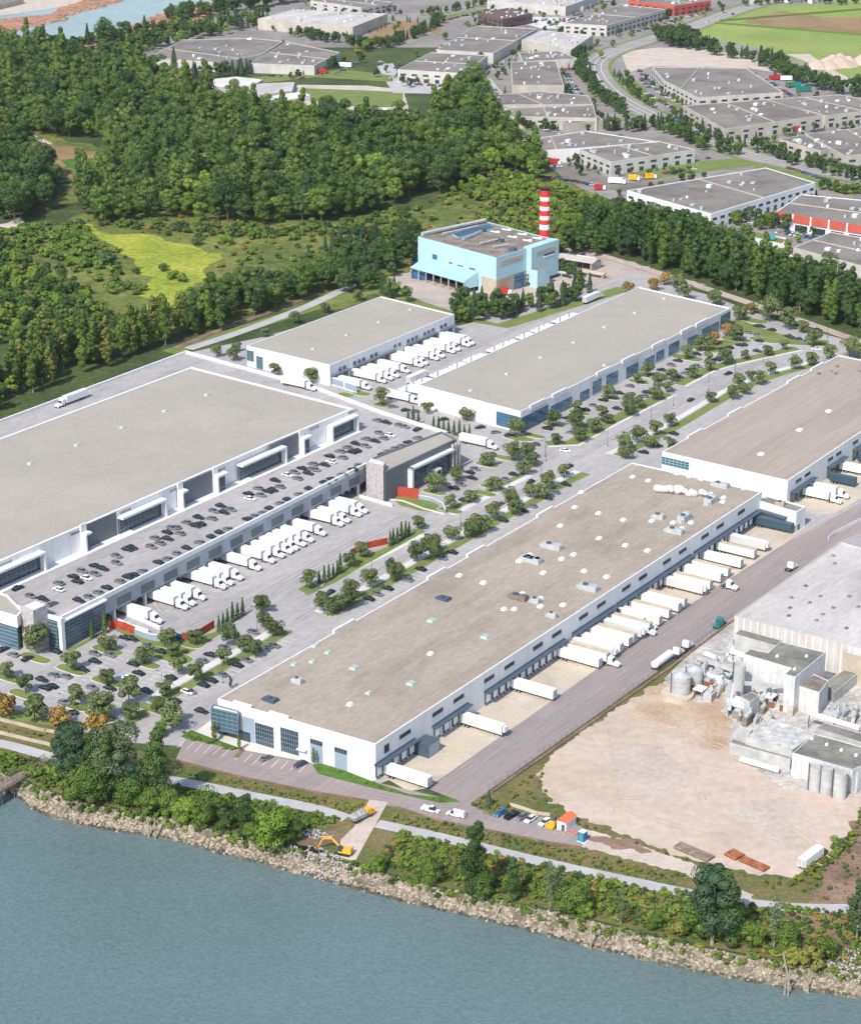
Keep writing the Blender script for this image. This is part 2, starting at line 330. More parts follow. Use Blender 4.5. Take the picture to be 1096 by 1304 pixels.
# ------------------------------------------------------------------ the ground
def pz(s, z=0): return [at(x, y, z) for x, y in pts(s)]
NS = [0]
from mathutils import noise as mnoise
def organic(poly, amp):
    P = [Vector((p[0], p[1], 0)) for p in poly]; out = []; n = len(P)
    for i in range(n):
        a, c = P[i], P[(i+1) % n]; k = max(1, min(60, int((c-a).length/(amp*.8))))
        for j in range(k):
            q = a.lerp(c, j/k); q = q+Vector((mnoise.noise(q/(amp*3)), mnoise.noise(q/(amp*3)+Vector((9, 5, 1))), 0))*amp*1.6+Vector((mnoise.noise(q/amp), mnoise.noise(q/amp+Vector((3, 3, 3))), 0))*amp*.6; out.append((q.x, q.y))
    return out
ORG = {'meadow': 6, 'wetland': 12, 'dirt_slab': 2.5, 'dirt': 1.0, 'dirt_dark': 3, 'dirt_patch': 3.5, 'soil_brown': 1.6, 'field_brown': 5, 'grass_lush': 1, 'gravel': .6, 'scrub': 2}
def sheet(name, poly, z, m, kind='structure'):
    if m in ORG and name not in ('front_lawn', 'lot_planting', 'ploughed_field', 'construction_ramp', 'scrub_land'): poly = organic(poly, ORG[m])
    NS[0] += 1; b = MB(); b.poly(poly, z+(NS[0]*.0007 if NS[0] > 1 else 0), 0); o = b.build(name, M[m]); o['kind'] = kind; return o
def polyline_band(P, w0, w1=None):         # ribbon polygon round a world polyline, offsets w0 (left) and w1 (right)
    w1 = w0 if w1 is None else w1; Lf = []; Rt = []
    for i, p in enumerate(P):
        a = P[max(0, i-1)]; c = P[min(len(P)-1, i+1)]; d = Vector((c[0]-a[0], c[1]-a[1])).normalized(); n = Vector((-d.y, d.x))
        Lf.append((p[0]+n.x*w0, p[1]+n.y*w0)); Rt.append((p[0]-n.x*w1, p[1]-n.y*w1))
    return Lf, Rt
def smooth(P, it=2):
    for _ in range(it):
        Q = [P[0]]
        for a, b in zip(P, P[1:]): Q += [a*.75+b*.25, a*.25+b*.75]
        P = Q+[P[-1]]
    return P
def ribbon(name, P, w0, w1, z, m, z0=None, kind='structure', side=None):
    Lf, Rt = polyline_band(P, w0, w1); b = MB()
    for i in range(len(P)-1):
        q = [Lf[i], Rt[i], Rt[i+1], Lf[i+1]]
        b.face([(x, y, z) for x, y in q], 0)
        if z0 is not None:
            for e in ((Lf[i+1], Lf[i]), (Rt[i], Rt[i+1])): b.face([(e[0][0], e[0][1], z0), (e[1][0], e[1][1], z0), (e[1][0], e[1][1], z), (e[0][0], e[0][1], z)], 1)
    if z0 is not None:
        for e in ((Lf[0], Rt[0]), (Rt[-1], Lf[-1])): b.face([(e[0][0], e[0][1], z0), (e[1][0], e[1][1], z0), (e[1][0], e[1][1], z), (e[0][0], e[0][1], z)], 1)
    mm = [M[m], M[side or 'concrete_lt']]
    o = b.build(name, mm); o['kind'] = kind; return o
WZ = -4.0
bank_top = [at(x, y, 0) for x, y in pts('-260,930 -120,955 -20,972 12,985 50,1004 90,1018 150,1032 215,1042 300,1065 370,1077 440,1100 520,1122 600,1141 700,1160 780,1180 860,1200 930,1214 1000,1228 1096,1240 1250,1262 1500,1300')]
bank_bot = [at(x, y, WZ) for x, y in pts('-260,972 -120,990 -20,1005 24,1014 46,1036 86,1048 150,1060 215,1068 300,1094 370,1110 440,1130 520,1151 600,1168 700,1194 780,1214 860,1232 930,1247 1000,1259 1096,1272 1250,1295 1500,1335')]
gp = [(p.x, p.y) for p in bank_top]
F = 9000
ground = gp+[(F, gp[-1][1]), (F, F*1.6), (-F, F*1.6), (-F, gp[0][1])]
sheet('ground', ground, 0, 'forest_floor')
b = MB(); b.poly([(-F, -900), (F, -900), (F, 700), (-F, 700)], WZ); b.build('river_water', M['water'], kind='structure')
b = MB()                                    # the bank, subdivided and uneven
NB = 24; NR = 7
tt = smooth(bank_top, 2); bb = smooth(bank_bot, 2); rows = []
for t_, b_ in zip(tt, bb):
    r_ = []
    for k in range(NR+1):
        f = k/NR; q = t_.lerp(b_, f*1.25); q.z = 0+(WZ-.9)*min(1, f*1.02)**.85
        if 0 < k: q += Vector((random.uniform(-.5, .5), random.uniform(-.7, .7), random.uniform(-.25, .25)))
        r_.append(tuple(q))
    rows.append(r_)
for i in range(len(rows)-1):
    for k in range(NR): b.face([rows[i][k], rows[i][k+1], rows[i+1][k+1], rows[i+1][k]], 0)
b.build('river_bank', M['bank'], kind='structure')
# far river with log booms
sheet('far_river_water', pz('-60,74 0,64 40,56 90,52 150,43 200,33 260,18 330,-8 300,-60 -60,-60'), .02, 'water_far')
sheet('far_river_shore', pz('-60,28 0,19 60,11 100,4 130,-4 60,-30 -60,-10'), .05, 'gravel')
def pl_(s): return [at(x, y, 0) for x, y in pts(s)]
# broad land covers
sheet('scrub_land', pz('-300,895 0,905 90,925 170,955 230,968 300,985 470,1018 600,1044 622,1000 700,945 800,875 850,840 930,780 1300,780 1500,1296 1250,1258 1096,1237 1000,1225 930,1211 860,1197 780,1177 700,1157 600,1138 520,1119 440,1097 370,1074 300,1062 215,1039 150,1029 90,1015 50,1001 12,982 -20,969 -120,952 -260,927'), .012, 'scrub')
sheet('wetland', pz('-60,300 60,285 100,275 200,268 330,275 420,282 520,260 640,215 700,222 800,270 820,300 700,330 560,350 420,395 330,400 250,420 150,425 60,400 -60,420'), .012, 'wetland')
sheet('meadow_grass', [at(x, y) for x, y in zp(0, 260, K3, '340,85 400,100 480,115 600,125 690,160 760,180 880,190 850,215 790,235 770,275 730,310 700,370 640,400 580,400 545,350 530,280 545,230 470,180 400,150 345,115')], .03, 'meadow')
sheet('meadow_grass', pl_('70,292 115,286 125,300 100,306 80,302'), .03, 'meadow')
sheet('meadow_grass', pl_('183,348 215,352 236,370 232,398 200,402 186,380'), .031, 'meadow')
sheet('clearing_grass', pl_('-20,164 60,169 140,190 152,206 125,228 100,255 72,262 74,215 40,190 -20,186'), .016, 'wetland')
sheet('clearing', [at(x, y) for x, y in zp(0, 0, K3, '-60,505 60,515 130,520 200,545 300,570 400,590 380,610 300,620 240,640 300,680 260,690 200,640 150,560 60,545 -60,540')], .03, 'field_brown')
sheet('clearing_grass', [at(x, y) for x, y in zp(0, 0, K3, '230,610 300,600 390,605 340,640 260,640')], .045, 'grass_lush')
sheet('industrial_park_paving', pz('620,100 560,60 330,60 150,110 120,98 200,55 330,-20 560,-60 1200,-60 1500,100 1500,420 1290,420 1096,398 1000,360 930,310 880,300 800,262 740,240 660,185 628,160'), .015, 'road_far')
sheet('sports_field', [at(x, y) for x, y in zp(366, 0, K3, '15,370 60,335 330,345 440,352 440,405 330,410 180,398')], .045, 'grass')
sheet('sports_field_track', [at(x, y) for x, y in zp(366, 0, K3, '-10,385 40,322 300,325 440,340 470,440 400,445 200,410 60,400')], .03, 'gravel')
sheet('dry_lot', [at(x, y) for x, y in zp(366, 0, K3, '300,135 420,75 560,90 600,110 520,140 400,180 330,180')], .03, 'field_brown')
sheet('farm_field', [at(x, y) for x, y in zp(730, 0, K3, '430,125 560,60 760,20 1000,10 1500,-60 1700,300 1300,400 1096,345 1000,300 800,205 620,165')], .03, 'field')
sheet('ploughed_field', [at(x, y) for x, y in zp(730, 0, K3, '640,84 700,60 800,40 960,66 1300,60 1300,140 1096,128 850,112')], .05, 'field_brown')
sheet('farm_track', [at(x, y) for x, y in zp(730, 0, K3, '810,205 900,205 960,250 1096,320 1200,370 1180,385 1060,330 930,250')], .05, 'gravel')
b = MB()
for a, c in (('540,88', '1300,150'), ('560,80', '1300,20')):
    p, q = at(*zp(730, 0, K3, a)[0]), at(*zp(730, 0, K3, c)[0]); b.tube((p.x, p.y, .3), (q.x, q.y, .3), 1.7, n=5)
tag(b.build('field_hedge', LEAF['mid']), 'long low hedges dividing the bright green farm fields', 'hedge')
# far roads
main = smooth([at(x, y, 0) for x, y in pts('1010,-14 977,1 930,15 870,38 813,54 770,68 754,82 762,101 782,121 817,141 870,164 917,184 963,201 1030,214 1110,230 1300,262')], 2)
ribbon('main_road', main, 12, 12, .09, 'road_main')
for o_ in (-5.5, 0, 5.5): ribbon('lane_line', main, .25+o_, .25-o_, .11, 'line')
for o_ in (-13, 13): ribbon('road_verge', main, 1.6+o_, 1.6-o_, .10, 'grass')
for s in ('985,225 1040,262 1096,285 1300,345', '700,60 640,45 560,75 520,110', '545,28 620,18 740,22', '700,195 760,215 800,232', '780,100 812,125 850,150', '440,55 500,62 545,40'):
    ribbon('side_road', smooth([at(x, y, 0) for x, y in pts(s)], 1), 5, 5, .095, 'road_main')
ribbon('woodland_path', smooth([at(x, y) for x, y in zp(0, 0, K3, '120,515 160,535 190,548')], 1), 2.5, 2.5, .06, 'gravel')
ribbon('woodland_path', smooth([at(x, y) for x, y in zp(0, 0, K3, '440,625 480,612 505,600 485,588')], 1), 2.5, 2.5, .06, 'gravel')
sheet('bare_patch', [at(x, y) for x, y in zp(0, 260, K3, '-20,80 30,70 80,50 110,90 60,100')], .05, 'gravel')
sheet('bare_patch', [at(x, y) for x, y in zp(366, 0, K3, '680,430 710,430 735,470 700,475')], .05, 'field_brown')
sheet('bare_patch', [at(x, y) for x, y in zp(366, 0, K3, '790,665 860,652 905,668 850,690')], .05, 'meadow')
sheet('plant_yard', pz('500,352 560,335 706,350 722,312 790,330 900,362 800,375 740,380 620,410 560,400 505,385'), .03, 'dirt_slab')
# the estate
estate = pz('-300,905 0,915 70,925 150,945 225,950 400,1000 480,1000 620,940 1300,640 1500,520 1200,462 1096,438 1000,412 900,375 800,348 700,388 560,420 440,400 330,430 240,449 38,532 -150,602 -300,640')
sheet('estate_paving', estate, .03, 'asphalt')
ribbon('estate_verge', [at(x, y) for x, y in pts('215,449 325,414 440,378 484,371 578,402 640,415 795,367')], 5, 5, .06, 'grass')
for s in ('224,967 236,941 302,954 393,971 480,997 545,1012 600,1025 617,1037 555,1043 464,1018 391,1006 300,987', '545,1005 733,871 870,777 1003,690 1120,628 1400,470 1400,560 1071,688 935,784 850,846 700,953 612,1015 600,1027', '555,1043 600,1024 617,1037 700,1041 745,1054 740,1078 700,1072'):
    sheet('yard_road', pz(s), .052, 'road_old')
sheet('construction_track', pz('738,1054 800,1072 882,1100 905,1118 960,1140 955,1148 900,1130 872,1113 740,1079'), .04, 'gravel')
sheet('dock_yard', pz('480,985 520,1008 545,1004 733,871 870,777 1003,690 1028,668 1010,640 900,668 700,800'), .045, 'concrete')
sheet('dock_yard', pz('1000,636 1032,655 1060,655 1250,545 1400,470 1250,440 1090,570'), .045, 'concrete')
sheet('dirt_field', pz('684,990 706,958 790,899 850,868 900,880 950,930 1000,960 1120,1000 1160,1030 1096,1050 1050,1100 1010,1116 960,1114 870,1092 760,1050 700,1022'), .03, 'dirt')
sheet('dirt_field_slab', [at(x, y) for x, y in zp(730, 760, K3, '120,620 230,540 330,570 520,690 330,770 200,740')], .045, 'dirt_patch')
sheet('dirt_field_slab', [at(x, y) for x, y in zp(900, 960, 196/1096, '130,400 400,330 640,340 750,470 550,630 330,560')], .045, 'dirt_patch')
sheet('dirt_bank', [at(x, y) for x, y in zp(730, 760, K3, '210,420 330,330 430,400 560,400 600,480 590,600 480,540 380,500 250,450')], .05, 'dirt_dark')
sheet('plant_ground', pz('845,865 880,830 935,784 1300,800 1400,1000 1160,1030 1060,1010 1000,1005 930,960 925,920'), .04, 'plant_yard')
sheet('front_forecourt', pz('236,941 268,918 480,992 470,998 393,971 302,954'), .065, 'paving')
sheet('embankment', pz('1120,1000 1200,1080 1500,1200 1100,1235 1030,1150 1060,1085'), .03, 'soil_brown')
sheet('bare_soil', pz('730,1062 800,1070 830,1085 780,1080'), .065, 'soil_brown')
sheet('bare_soil', pz('200,1000 222,998 222,1010'), .05, 'soil_brown')
sheet('bare_soil', pz('375,1062 400,1058 440,1062 452,1072 430,1078 385,1072'), .04, 'soil_brown')
sheet('bare_soil', pz('960,1165 1030,1163 1130,1172 1130,1215 1040,1212 985,1200'), .04, 'soil_brown')
# trail along the river, in two pieces either side of the construction ramp
ribbon('riverside_trail', smooth([at(x, y) for x, y in pts('-120,925 0,946 40,957 72,966 120,975 180,987 250,999 330,1016 400,1029 441,1042')], 2), 2.2, 2.2, .06, 'trail', z0=0)
ribbon('riverside_trail', smooth([at(x, y) for x, y in pts('480,1049 560,1066 640,1086 720,1105 800,1122 870,1137 940,1149 1010,1157 1096,1158 1250,1150')], 2), 2.2, 2.2, .06, 'trail', z0=0)
sheet('construction_ramp', pz('470,1019 494,1022 466,1072 452,1098 430,1092 434,1070 452,1052'), .075, 'gravel')
# kerbed grass strips and sidewalks of the boulevard
def verge(P, w0, w1, name='grass_verge', m='grass', z=.14): return ribbon(name, P, w0, w1, z, m, z0=.03)
def zl(x0, y0, k, s): return [at(a, c, 0) for a, c in zp(x0, y0, k, s)]
def pl(s): return [at(x, y, 0) for x, y in pts(s)]
UP1 = pl('391,757 541,682'); verge(UP1, 2.0, .6, 'sidewalk', 'concrete_lt'); 
sheet('hedge_verge', [at(x, y) for x, y in zp(380, 640, K5, '0,605 80,560 160,590 330,430 350,390 420,360 480,370 620,310 760,215 800,185 870,190 880,205 560,385 240,565 60,650')], .16, 'grass')
UP2 = pl('577,656 677,606'); verge(UP2, 2.0, .8, 'sidewalk', 'concrete_lt'); verge(UP2, 5.5, -2.6)
LO1 = pl('143,921 193,888 230,868 267,848 297,832 330,814 352,800'); verge(LO1, 1.6, 1.6, 'sidewalk', 'concrete_lt'); verge(LO1, -2.2, 6.4)
LO2 = pl('404,780 462,750 519,719 570,690 622,661 668,636 710,612 735,600'); verge(LO2, 1.6, 1.6, 'sidewalk', 'concrete_lt'); verge(LO2, -2.2, 6.4)
LO3 = pl('775,578 806,563 846,543 885,520 920,499 951,485 982,474 1031,461'); verge(LO3, 1.5, 1.5, 'sidewalk', 'concrete_lt'); verge(LO3, -2.2, 6.8)
UP3 = pl('698,569 738,567 790,538 860,503'); verge(UP3, .9, .5, 'sidewalk', 'concrete_lt'); verge(UP3, 7.5, -1.2)
UP4 = pl('873,492 909,473 940,464 975,456 1022,446'); verge(UP4, .9, .5, 'sidewalk', 'concrete_lt'); verge(UP4, 7, -1.2)
verge(pl('930,408 960,420 1010,435 1055,437'), 5, 6)
verge(pl('893,445 925,435 940,430'), 3, 6)
# islands in the parking lots: pixel centre, length along UB, width
def island(px, py, L, w, rz=None):
    dz = random.uniform(0, .05)
    c = at(px, py, 0); rz = atan2(UB.y, UB.x) if rz is None else rz; b = MB()
    P = []
    for k in range(16):
        t = 2*pi*k/16; x = (L/2)*(abs(cos(t))**.6)*(1 if cos(t) >= 0 else -1); y = (w/2)*(abs(sin(t))**.6)*(1 if sin(t) >= 0 else -1)
        P.append(Vector((c.x+x*cos(rz)-y*sin(rz), c.y+x*sin(rz)+y*cos(rz), 0)))
    P = ccw([(p.x, p.y) for p in P]); b.prism(P, .03, .15+dz, 0, 0); Q = inset(P, .25); b.poly([(q.x, q.y) for q in Q], .16+dz, 1)
    b.build('grass_island', [M['concrete_lt'], M['grass']], kind='structure')
for x, y in zp(0, 760, K3, '95,375 275,280 410,205 550,255 410,325 35,310 280,415 135,235 385,455 590,430'): island(x, y, 13, 5)
for x, y in zp(0, 760, K3, '690,165 640,225'): island(x, y, 20, 8)
for x, y in zp(366, 520, K3, '560,320 760,215 620,390 780,300 830,190 940,105 870,115 750,325'): island(x, y, 11, 5)
for x, y in zp(660, 440, K5, '425,470 245,555 640,365 840,255 910,205 110,630 30,650'): island(x, y, 11, 5)
for x, y in zp(800, 370, K5, '410,470 140,590 540,410 750,340 950,345 870,210'): island(x, y, 16, 8)
for x, y in zp(400, 400, K5, '475,635 220,565 330,555'): island(x, y, 9, 6)
sheet('left_verge', pz('0,895 20,905 75,915 130,925 100,930 0,915 -200,890 -200,880'), .05, 'grass')
sheet('fence_verge', [at(x, y) for x, y in zp(366, 520, K3, '400,345 440,330 500,330 560,345 600,400 500,390 430,370')], .05, 'grass')
sheet('fence_verge', [at(x, y) for x, y in zp(120, 700, K5, '120,550 200,545 290,590 430,640 620,640 860,570 880,590 640,740 480,740 400,680 240,610')], .05, 'grass')
sheet('fence_verge', pz('128,806 137,800 118,815 88,832 84,828'), .05, 'grass')
sheet('front_lawn', pz('398,975 412,971 470,994 520,1012 580,1018 583,1022 560,1023 470,1003 405,986'), .10, 'grass_lush')
sheet('junction_island', pz('606,1026 618,1012 650,1026 648,1034 625,1037'), .12, 'scrub')
sheet('lot_planting', [at(x, y) for x, y in zp(200, 880, K5, '165,320 235,275 380,330 560,395 600,400 560,410 370,370 200,335')], .12, 'grass_lush')
sheet('lot_planting', [at(x, y) for x, y in zp(200, 880, K5, '535,460 590,405 615,415 565,470')], .12, 'scrub')
# painted bay lines
b = MB()
def bays(px0, py0, px1, py1, depth, step=2.75, w=.14, z=.062):
    p, q = at(px0, py0, 0), at(px1, py1, 0); L = (q-p).length; d = (q-p).normalized(); n = Vector((d.y, -d.x, 0))
    for k in range(int(L/step)+1):
        c = p+d*(k*step); r = atan2(n.y, n.x); m_ = c+n*depth/2; b.box(m_.x, m_.y, z, abs(depth), w, .01, r)
for a in zp(200, 880, K5, '200,345 560,415'), zp(200, 880, K5, '600,430 1050,515'): bays(*a[0], *a[1], 5.5, 3.0, .16, .075)
def baysz(x0, y0, k, s, depth): a = zp(x0, y0, k, s); bays(*a[0], *a[1], depth)
for s, dp in (('20,405 300,235', 5.2), ('100,395 330,250', 5.2), ('180,370 480,190', 5), ('250,425 560,240', 5), ('330,400 640,215', 5), ('420,400 640,260', 5), ('560,390 1080,110', 5), ('640,405 1090,150', 5.2)): baysz(0, 760, K3, s, dp)
for s, dp in (('290,740 700,500', 5.2), ('700,500 1060,280', 5.2), ('560,310 800,180', 5), ('650,350 880,220', 5)): baysz(366, 520, K3, s, dp)
for s, dp in (('180,590 800,270', 5), ('300,640 1000,290', 5), ('880,760 1096,640', 5)): baysz(660, 440, K5, s, dp)
for s, dp in (('190,560 520,400', 5), ('560,440 900,260', 5), ('620,500 1000,330', 5)): baysz(800, 370, K5, s, dp)
cl = [at(x, y) for x, y in pts('395,772 545,697 700,612')]; rz = atan2(UA.y, UA.x)
for a, c in zip(cl, cl[1:]):
    for k in range(int((c-a).length/9)): p = a.lerp(c, k*9/(c-a).length); b.box(p.x, p.y, .062, 3, .14, .01, rz)
cl = [at(x, y) for x, y in pts('745,583 880,506 950,475 1040,455')]
for a, c in zip(cl, cl[1:]):
    for k in range(int((c-a).length/9)): p = a.lerp(c, k*9/(c-a).length); b.box(p.x, p.y, .062, 3, .14, .01, atan2((c-a).y, (c-a).x))
b.build('road_markings', M['line'], kind='structure')
# railway along the top edge
rail = smooth([at(x, y) for x, y in pts('740,318 790,333 850,352 930,378 1000,402 1096,436 1300,500')], 1)
ribbon('railway_ballast', rail, 3.2, 3.2, .35, 'dirt_slab', z0=0, side='soil_brown')
rail2 = smooth([at(x, y) for x, y in pts('240,444 300,425 380,395 430,372 450,362')], 1)
ribbon('service_track', rail2, 3, 3, .08, 'trail', z0=0)
ribbon('railway_ballast', smooth([at(x, y) for x, y in pts('225,443 290,416 370,388 420,366')], 1), 2, 2, .3, 'soil_brown', z0=0, side='soil_brown')

# paler and darker yards, grass strips of the industrial park
for s_, m_ in (('790,66 838,60 900,62 960,74 985,92 950,86 830,84 800,92', 'gravel'), ('575,100 600,96 625,100 640,118 622,130 600,118', 'trail'), ('700,206 775,216 830,222 880,215 885,226 800,245 720,232', 'roof_far'), ('905,290 1000,302 1010,330 950,325 905,310', 'concrete_lt'), ('480,84 500,80 512,100 595,112 600,120 500,118', 'trail'), ('640,22 720,20 760,36 690,36', 'concrete_lt'),
              ('960,205 1040,225 1096,240 1090,250 1030,236 960,214', 'grass'), ('820,210 960,200 975,208 800,232', 'grass'), ('745,70 752,95 775,125 770,128 745,98', 'grass'), ('640,160 760,152 765,158 650,168', 'grass'), ('905,300 940,290 1000,305 995,310 940,297', 'grass'), ('545,22 620,10 622,14 548,28', 'grass'), ('800,95 830,120 870,134 865,138 820,124 795,100', 'grass'), ('300,100 440,88 500,96 500,104 400,98 310,108', 'grass'), ('140,92 190,86 250,92 250,100 170,104', 'field_brown'), ('690,40 740,66 735,70 690,50', 'grass')):
    sheet('park_yard' if m_ != 'grass' else 'park_verge', pz(s_), .035, m_)
def tracks(name, curves, m, w=.45, z=.09):
    b = MB()
    for c in curves:
        for o in (-.95, .95):
            Lf, Rt = polyline_band(c, o+w/2, -(o-w/2))
            for i in range(len(c)-1): b.face([(*Lf[i], z), (*Rt[i], z), (*Rt[i+1], z), (*Lf[i+1], z)])
        z += .0006
    o = b.build(name, M[m]); o['kind'] = 'structure'
random.seed(55); cv = []
for _ in range(26):
    x, y = random.uniform(710, 1040), random.uniform(930, 1080); a = at(x, y); th = random.uniform(0, 6.28); k = random.uniform(-.018, .018); c = [a]
    for _ in range(random.randrange(14, 40)):
        th += k*2.5; q = c[-1]+Vector((cos(th), sin(th), 0))*3; px, py = proj(q)
        if not (700 < px < 1075 and 905+max(0, (800-px))*.6 < py < 1095 and py > 905+(px-800)*.33 and py < 1020+(px-700)*.24): break
        c.append(q)
    if len(c) > 5: cv.append(c)
tracks('tyre_tracks', cv, 'track', .5)
cv = []
for s_ in ('560,1000 640,945 740,870 860,785 1000,695', '575,1008 660,948 760,878 880,790 1020,700', '600,1015 690,950 800,872 900,800 1040,700', '585,1000 700,912 760,880 830,820', '250,965 400,996 520,1020 600,1032 700,1056', '480,1012 560,1030 640,1046 740,1066'):
    cv.append(smooth(pl(s_), 2))
tracks('tyre_tracks', cv, 'tyre', .55, .085)
cv = []
for k in range(16):
    a = at(640+k*21, 905-k*15); c = [a]; th = atan2(UB.y, UB.x)+pi
    for j in range(9): th += (.09 if k % 2 else -.05); c.append(c[-1]+Vector((cos(th), sin(th), 0))*2.2)
    cv.append(c)
tracks('tyre_tracks', cv, 'tyre_c', .4, .08)
cv = []
for k in range(14):
    a = at(225+k*19, 790-k*10.5); c = [a]; th = atan2(UB.y, UB.x)+pi*.98
    for j in range(9): th += (.11 if k % 2 else -.08); c.append(c[-1]+Vector((cos(th), sin(th), 0))*2.4)
    cv.append(c)
for s_ in ('240,800 330,760 430,700 520,655', '250,806 350,757 450,700 545,650', '380,790 460,740 560,685 700,605', '720,590 860,515 950,480', '560,465 640,425 720,395'): cv.append(smooth(pl(s_), 2))
tracks('tyre_tracks', cv, 'tyre', .4, .075)
# ------------------------------------------------------------------ buildings
def centre(P, z=0):
    return Vector((sum(p[0] for p in P)/len(P), sum(p[1] for p in P)/len(P), z))
def roofed(b, P, z0, z1, par=.6, th=.45, mw=0, mr=1):
    """outer walls with a parapet lip; the roof sheet itself goes to its own part"""
    P = ccw([(p[0], p[1]) for p in P]); I = inset(P, th); n = len(P)
    b.prism(P, z0, z1, mw, top=False)
    for k in range(n):
        j = (k+1) % n
        b.face([(*P[k], z1), (*P[j], z1), (I[j].x, I[j].y, z1), (I[k].x, I[k].y, z1)], mw)
        b.face([(I[k].x, I[k].y, z1), (I[j].x, I[j].y, z1), (I[j].x, I[j].y, z1-par), (I[k].x, I[k].y, z1-par)], mw)
    return [(q.x, q.y) for q in I]
def building(label, roof, z, wall, roofm, name='warehouse', cat='warehouse', group=None, par=.6, th=.45, z0=0, bands=()):
    P = [at(x, y, z) for x, y in (pts(roof) if isinstance(roof, str) else roof)]
    t = empty(name, centre(P), label, cat, group)
    b = MB(); I = roofed(b, P, z0, z, par, th); b.build('wall', M[wall], t)
    b = MB(); b.poly(I, z-par+.02); r = b.build('roof', M[roofm], t)
    t_ = dict(t=t, P=P, z=z, roof=r); return t_
def part(parent, name, m, b): return b.build(name, M[m] if isinstance(m, str) else m, parent)
def feat(P, Q, a, c):                       # photo corners (upper left, lower right) -> s0,s1,z0,z1
    s0, z1 = onwall(P, Q, *a); s1, z0 = onwall(P, Q, *c)
    return min(s0, s1), max(s0, s1), min(z0, z1), max(z0, z1)
def window(t, P, Q, s0, s1, z0, z1, glass='glass', nx=3, nz=2, d=.12, name='window', fr='mullion'):
    b = MB(); b.wbox(P, Q, s0, s1, z0, z1, 0, d*.6, 0); w = b.build(name, M[glass], t)
    b = MB()
    for k in range(nx+1): s = s0+(s1-s0)*k/nx; b.wbox(P, Q, s-.06, s+.06, z0, z1, d*.6, d)
    for k in range(nz+1): z = z0+(z1-z0)*k/nz; b.wbox(P, Q, s0, s1, z-.06, z+.06, d*.6+.005, d+.01)
    b.build('frame', M[fr], w); return w
def roof_cap(t, px, py, z, sz=2.2, m='white_paint', h=.9, name='skylight'):
    c = at(px, py, z+h/2); b = MB(); b.box(c.x, c.y, z-.55, sz, sz*.85, .5, AZ, 0); b.box(c.x, c.y, z-.06, sz*.92, sz*.78, h-.1, AZ, 1, .72)
    return b.build(name, [M['metal'], M[m]], t)
def roof_unit(t, px, py, z, L=6, W=2.6, h=1.8, m='metal', rz=0, name='air_handling_unit'):
    c = at(px, py, z+h/2); rz += AZ-pi/2; b = MB(); b.box(c.x, c.y, z-.5, L*.96, W*.9, .4, rz, 1)
    b.box(c.x, c.y, z-.1, L, W, h, rz, 0); ux, uy = cos(rz), sin(rz)
    b.box(c.x+ux*L*.3, c.y+uy*L*.3, z+h-.1, L*.3, W*.8, .35, rz, 0); b.cyl(c.x-ux*L*.2, c.y-uy*L*.2, z+h-.1, z+h+.35, W*.33, n=10, m=1)
    b.box(c.x-ux*(L/2+.5), c.y-uy*(L/2+.5), z-.1, 1, W*.7, h*.6, rz, 0)
    return b.build(name, [M[m], M['metal_dark']], t)
# --- 1 the long front warehouse
Z5 = 11.7
B5 = building('long white warehouse with brown roof and trailers at its docks, nearest the river', '277,890 478,948 970,626 805,589', Z5, 'white_wall', 'roof_front', par=.35)
t = B5['t']; c0, c1, c2, c3 = B5['P']
for z_, lst in ((K5, [(640, 700, '245,675 376,588 562,465 686,382 860,267 976,190')]), (K3, [(366, 760, '448,524 572,441 652,388 768,312 845,262 953,188 1025,142')]), (K5, [(800, 600, '100,738 266,630 377,556 533,453 638,382 786,284')])):
    for x0, y0, s in lst:
        for x, y in zp(x0, y0, z_, s):
            a, h = onwall(c1, c2, x, y)
            if z_ == K5 and x0 == 640 and a < 0: continue
            window(t, c1, c2, a-2.8, a+2.8, h-.65, h+.65, 'black', 6, 1, .10, 'louvre_window', 'metal_dark')
window(t, c1, c2, *feat(c1, c2, (489, 950), (495, 956)), 'black', 2, 1, .1, 'louvre_window', 'metal_dark')
can = []
for x0, y0, k, s in ((366, 760, K3, '330,625 485,538 550,488 688,403 748,355 875,277 875,265 905,250 905,243 1055,158'), (640, 700, K5, '175,765 430,615 480,572 780,378 790,366 950,285'), (800, 600, K5, '5,765 440,515 455,505 900,245')):
    q = zp(x0, y0, k, s); can += list(zip(q[::2], q[1::2]))
can.append((zp(640, 700, K5, '960,280')[0], zp(800, 600, K5, '0,768')[0]))
sp_ = sorted(sorted((onwall(c1, c2, *a)[0], onwall(c1, c2, *c)[0])) for a, c in can); mg = []
for a, c in sp_:
    if mg and a < mg[-1][1]+.5: mg[-1][1] = max(mg[-1][1], c)
    else: mg.append([a, c])
for s0, s1 in mg:
    b = MB(); b.wbox(c1, c2, s0, s1, 4.9, 5.15, 0, 2.0); b.wbox(c1, c2, s0+.05, s1-.05, 5.15, 5.5, 0, .2); part(t, 'dock_canopy', 'metal_dark', b)
    n = max(1, int((s1-s0)/4.0)); st = (s1-s0)/n
    for k in range(n):
        s = s0+st*(k+.5)
        b = MB(); b.wbox(c1, c2, s-1.55, s+1.55, .9, 4.6, 0, .45, 0); b.wbox(c1, c2, s-1.2, s+1.2, 1.25, 4.25, .4, .47, 1)
        b.wbox(c1, c2, s-1.25, s-.9, .5, 1.1, .1, .6, 0); b.wbox(c1, c2, s+.9, s+1.25, .5, 1.1, .1, .6, 0)
        b.build('dock_door', [M['metal_dark'], M['white_paint']], t)
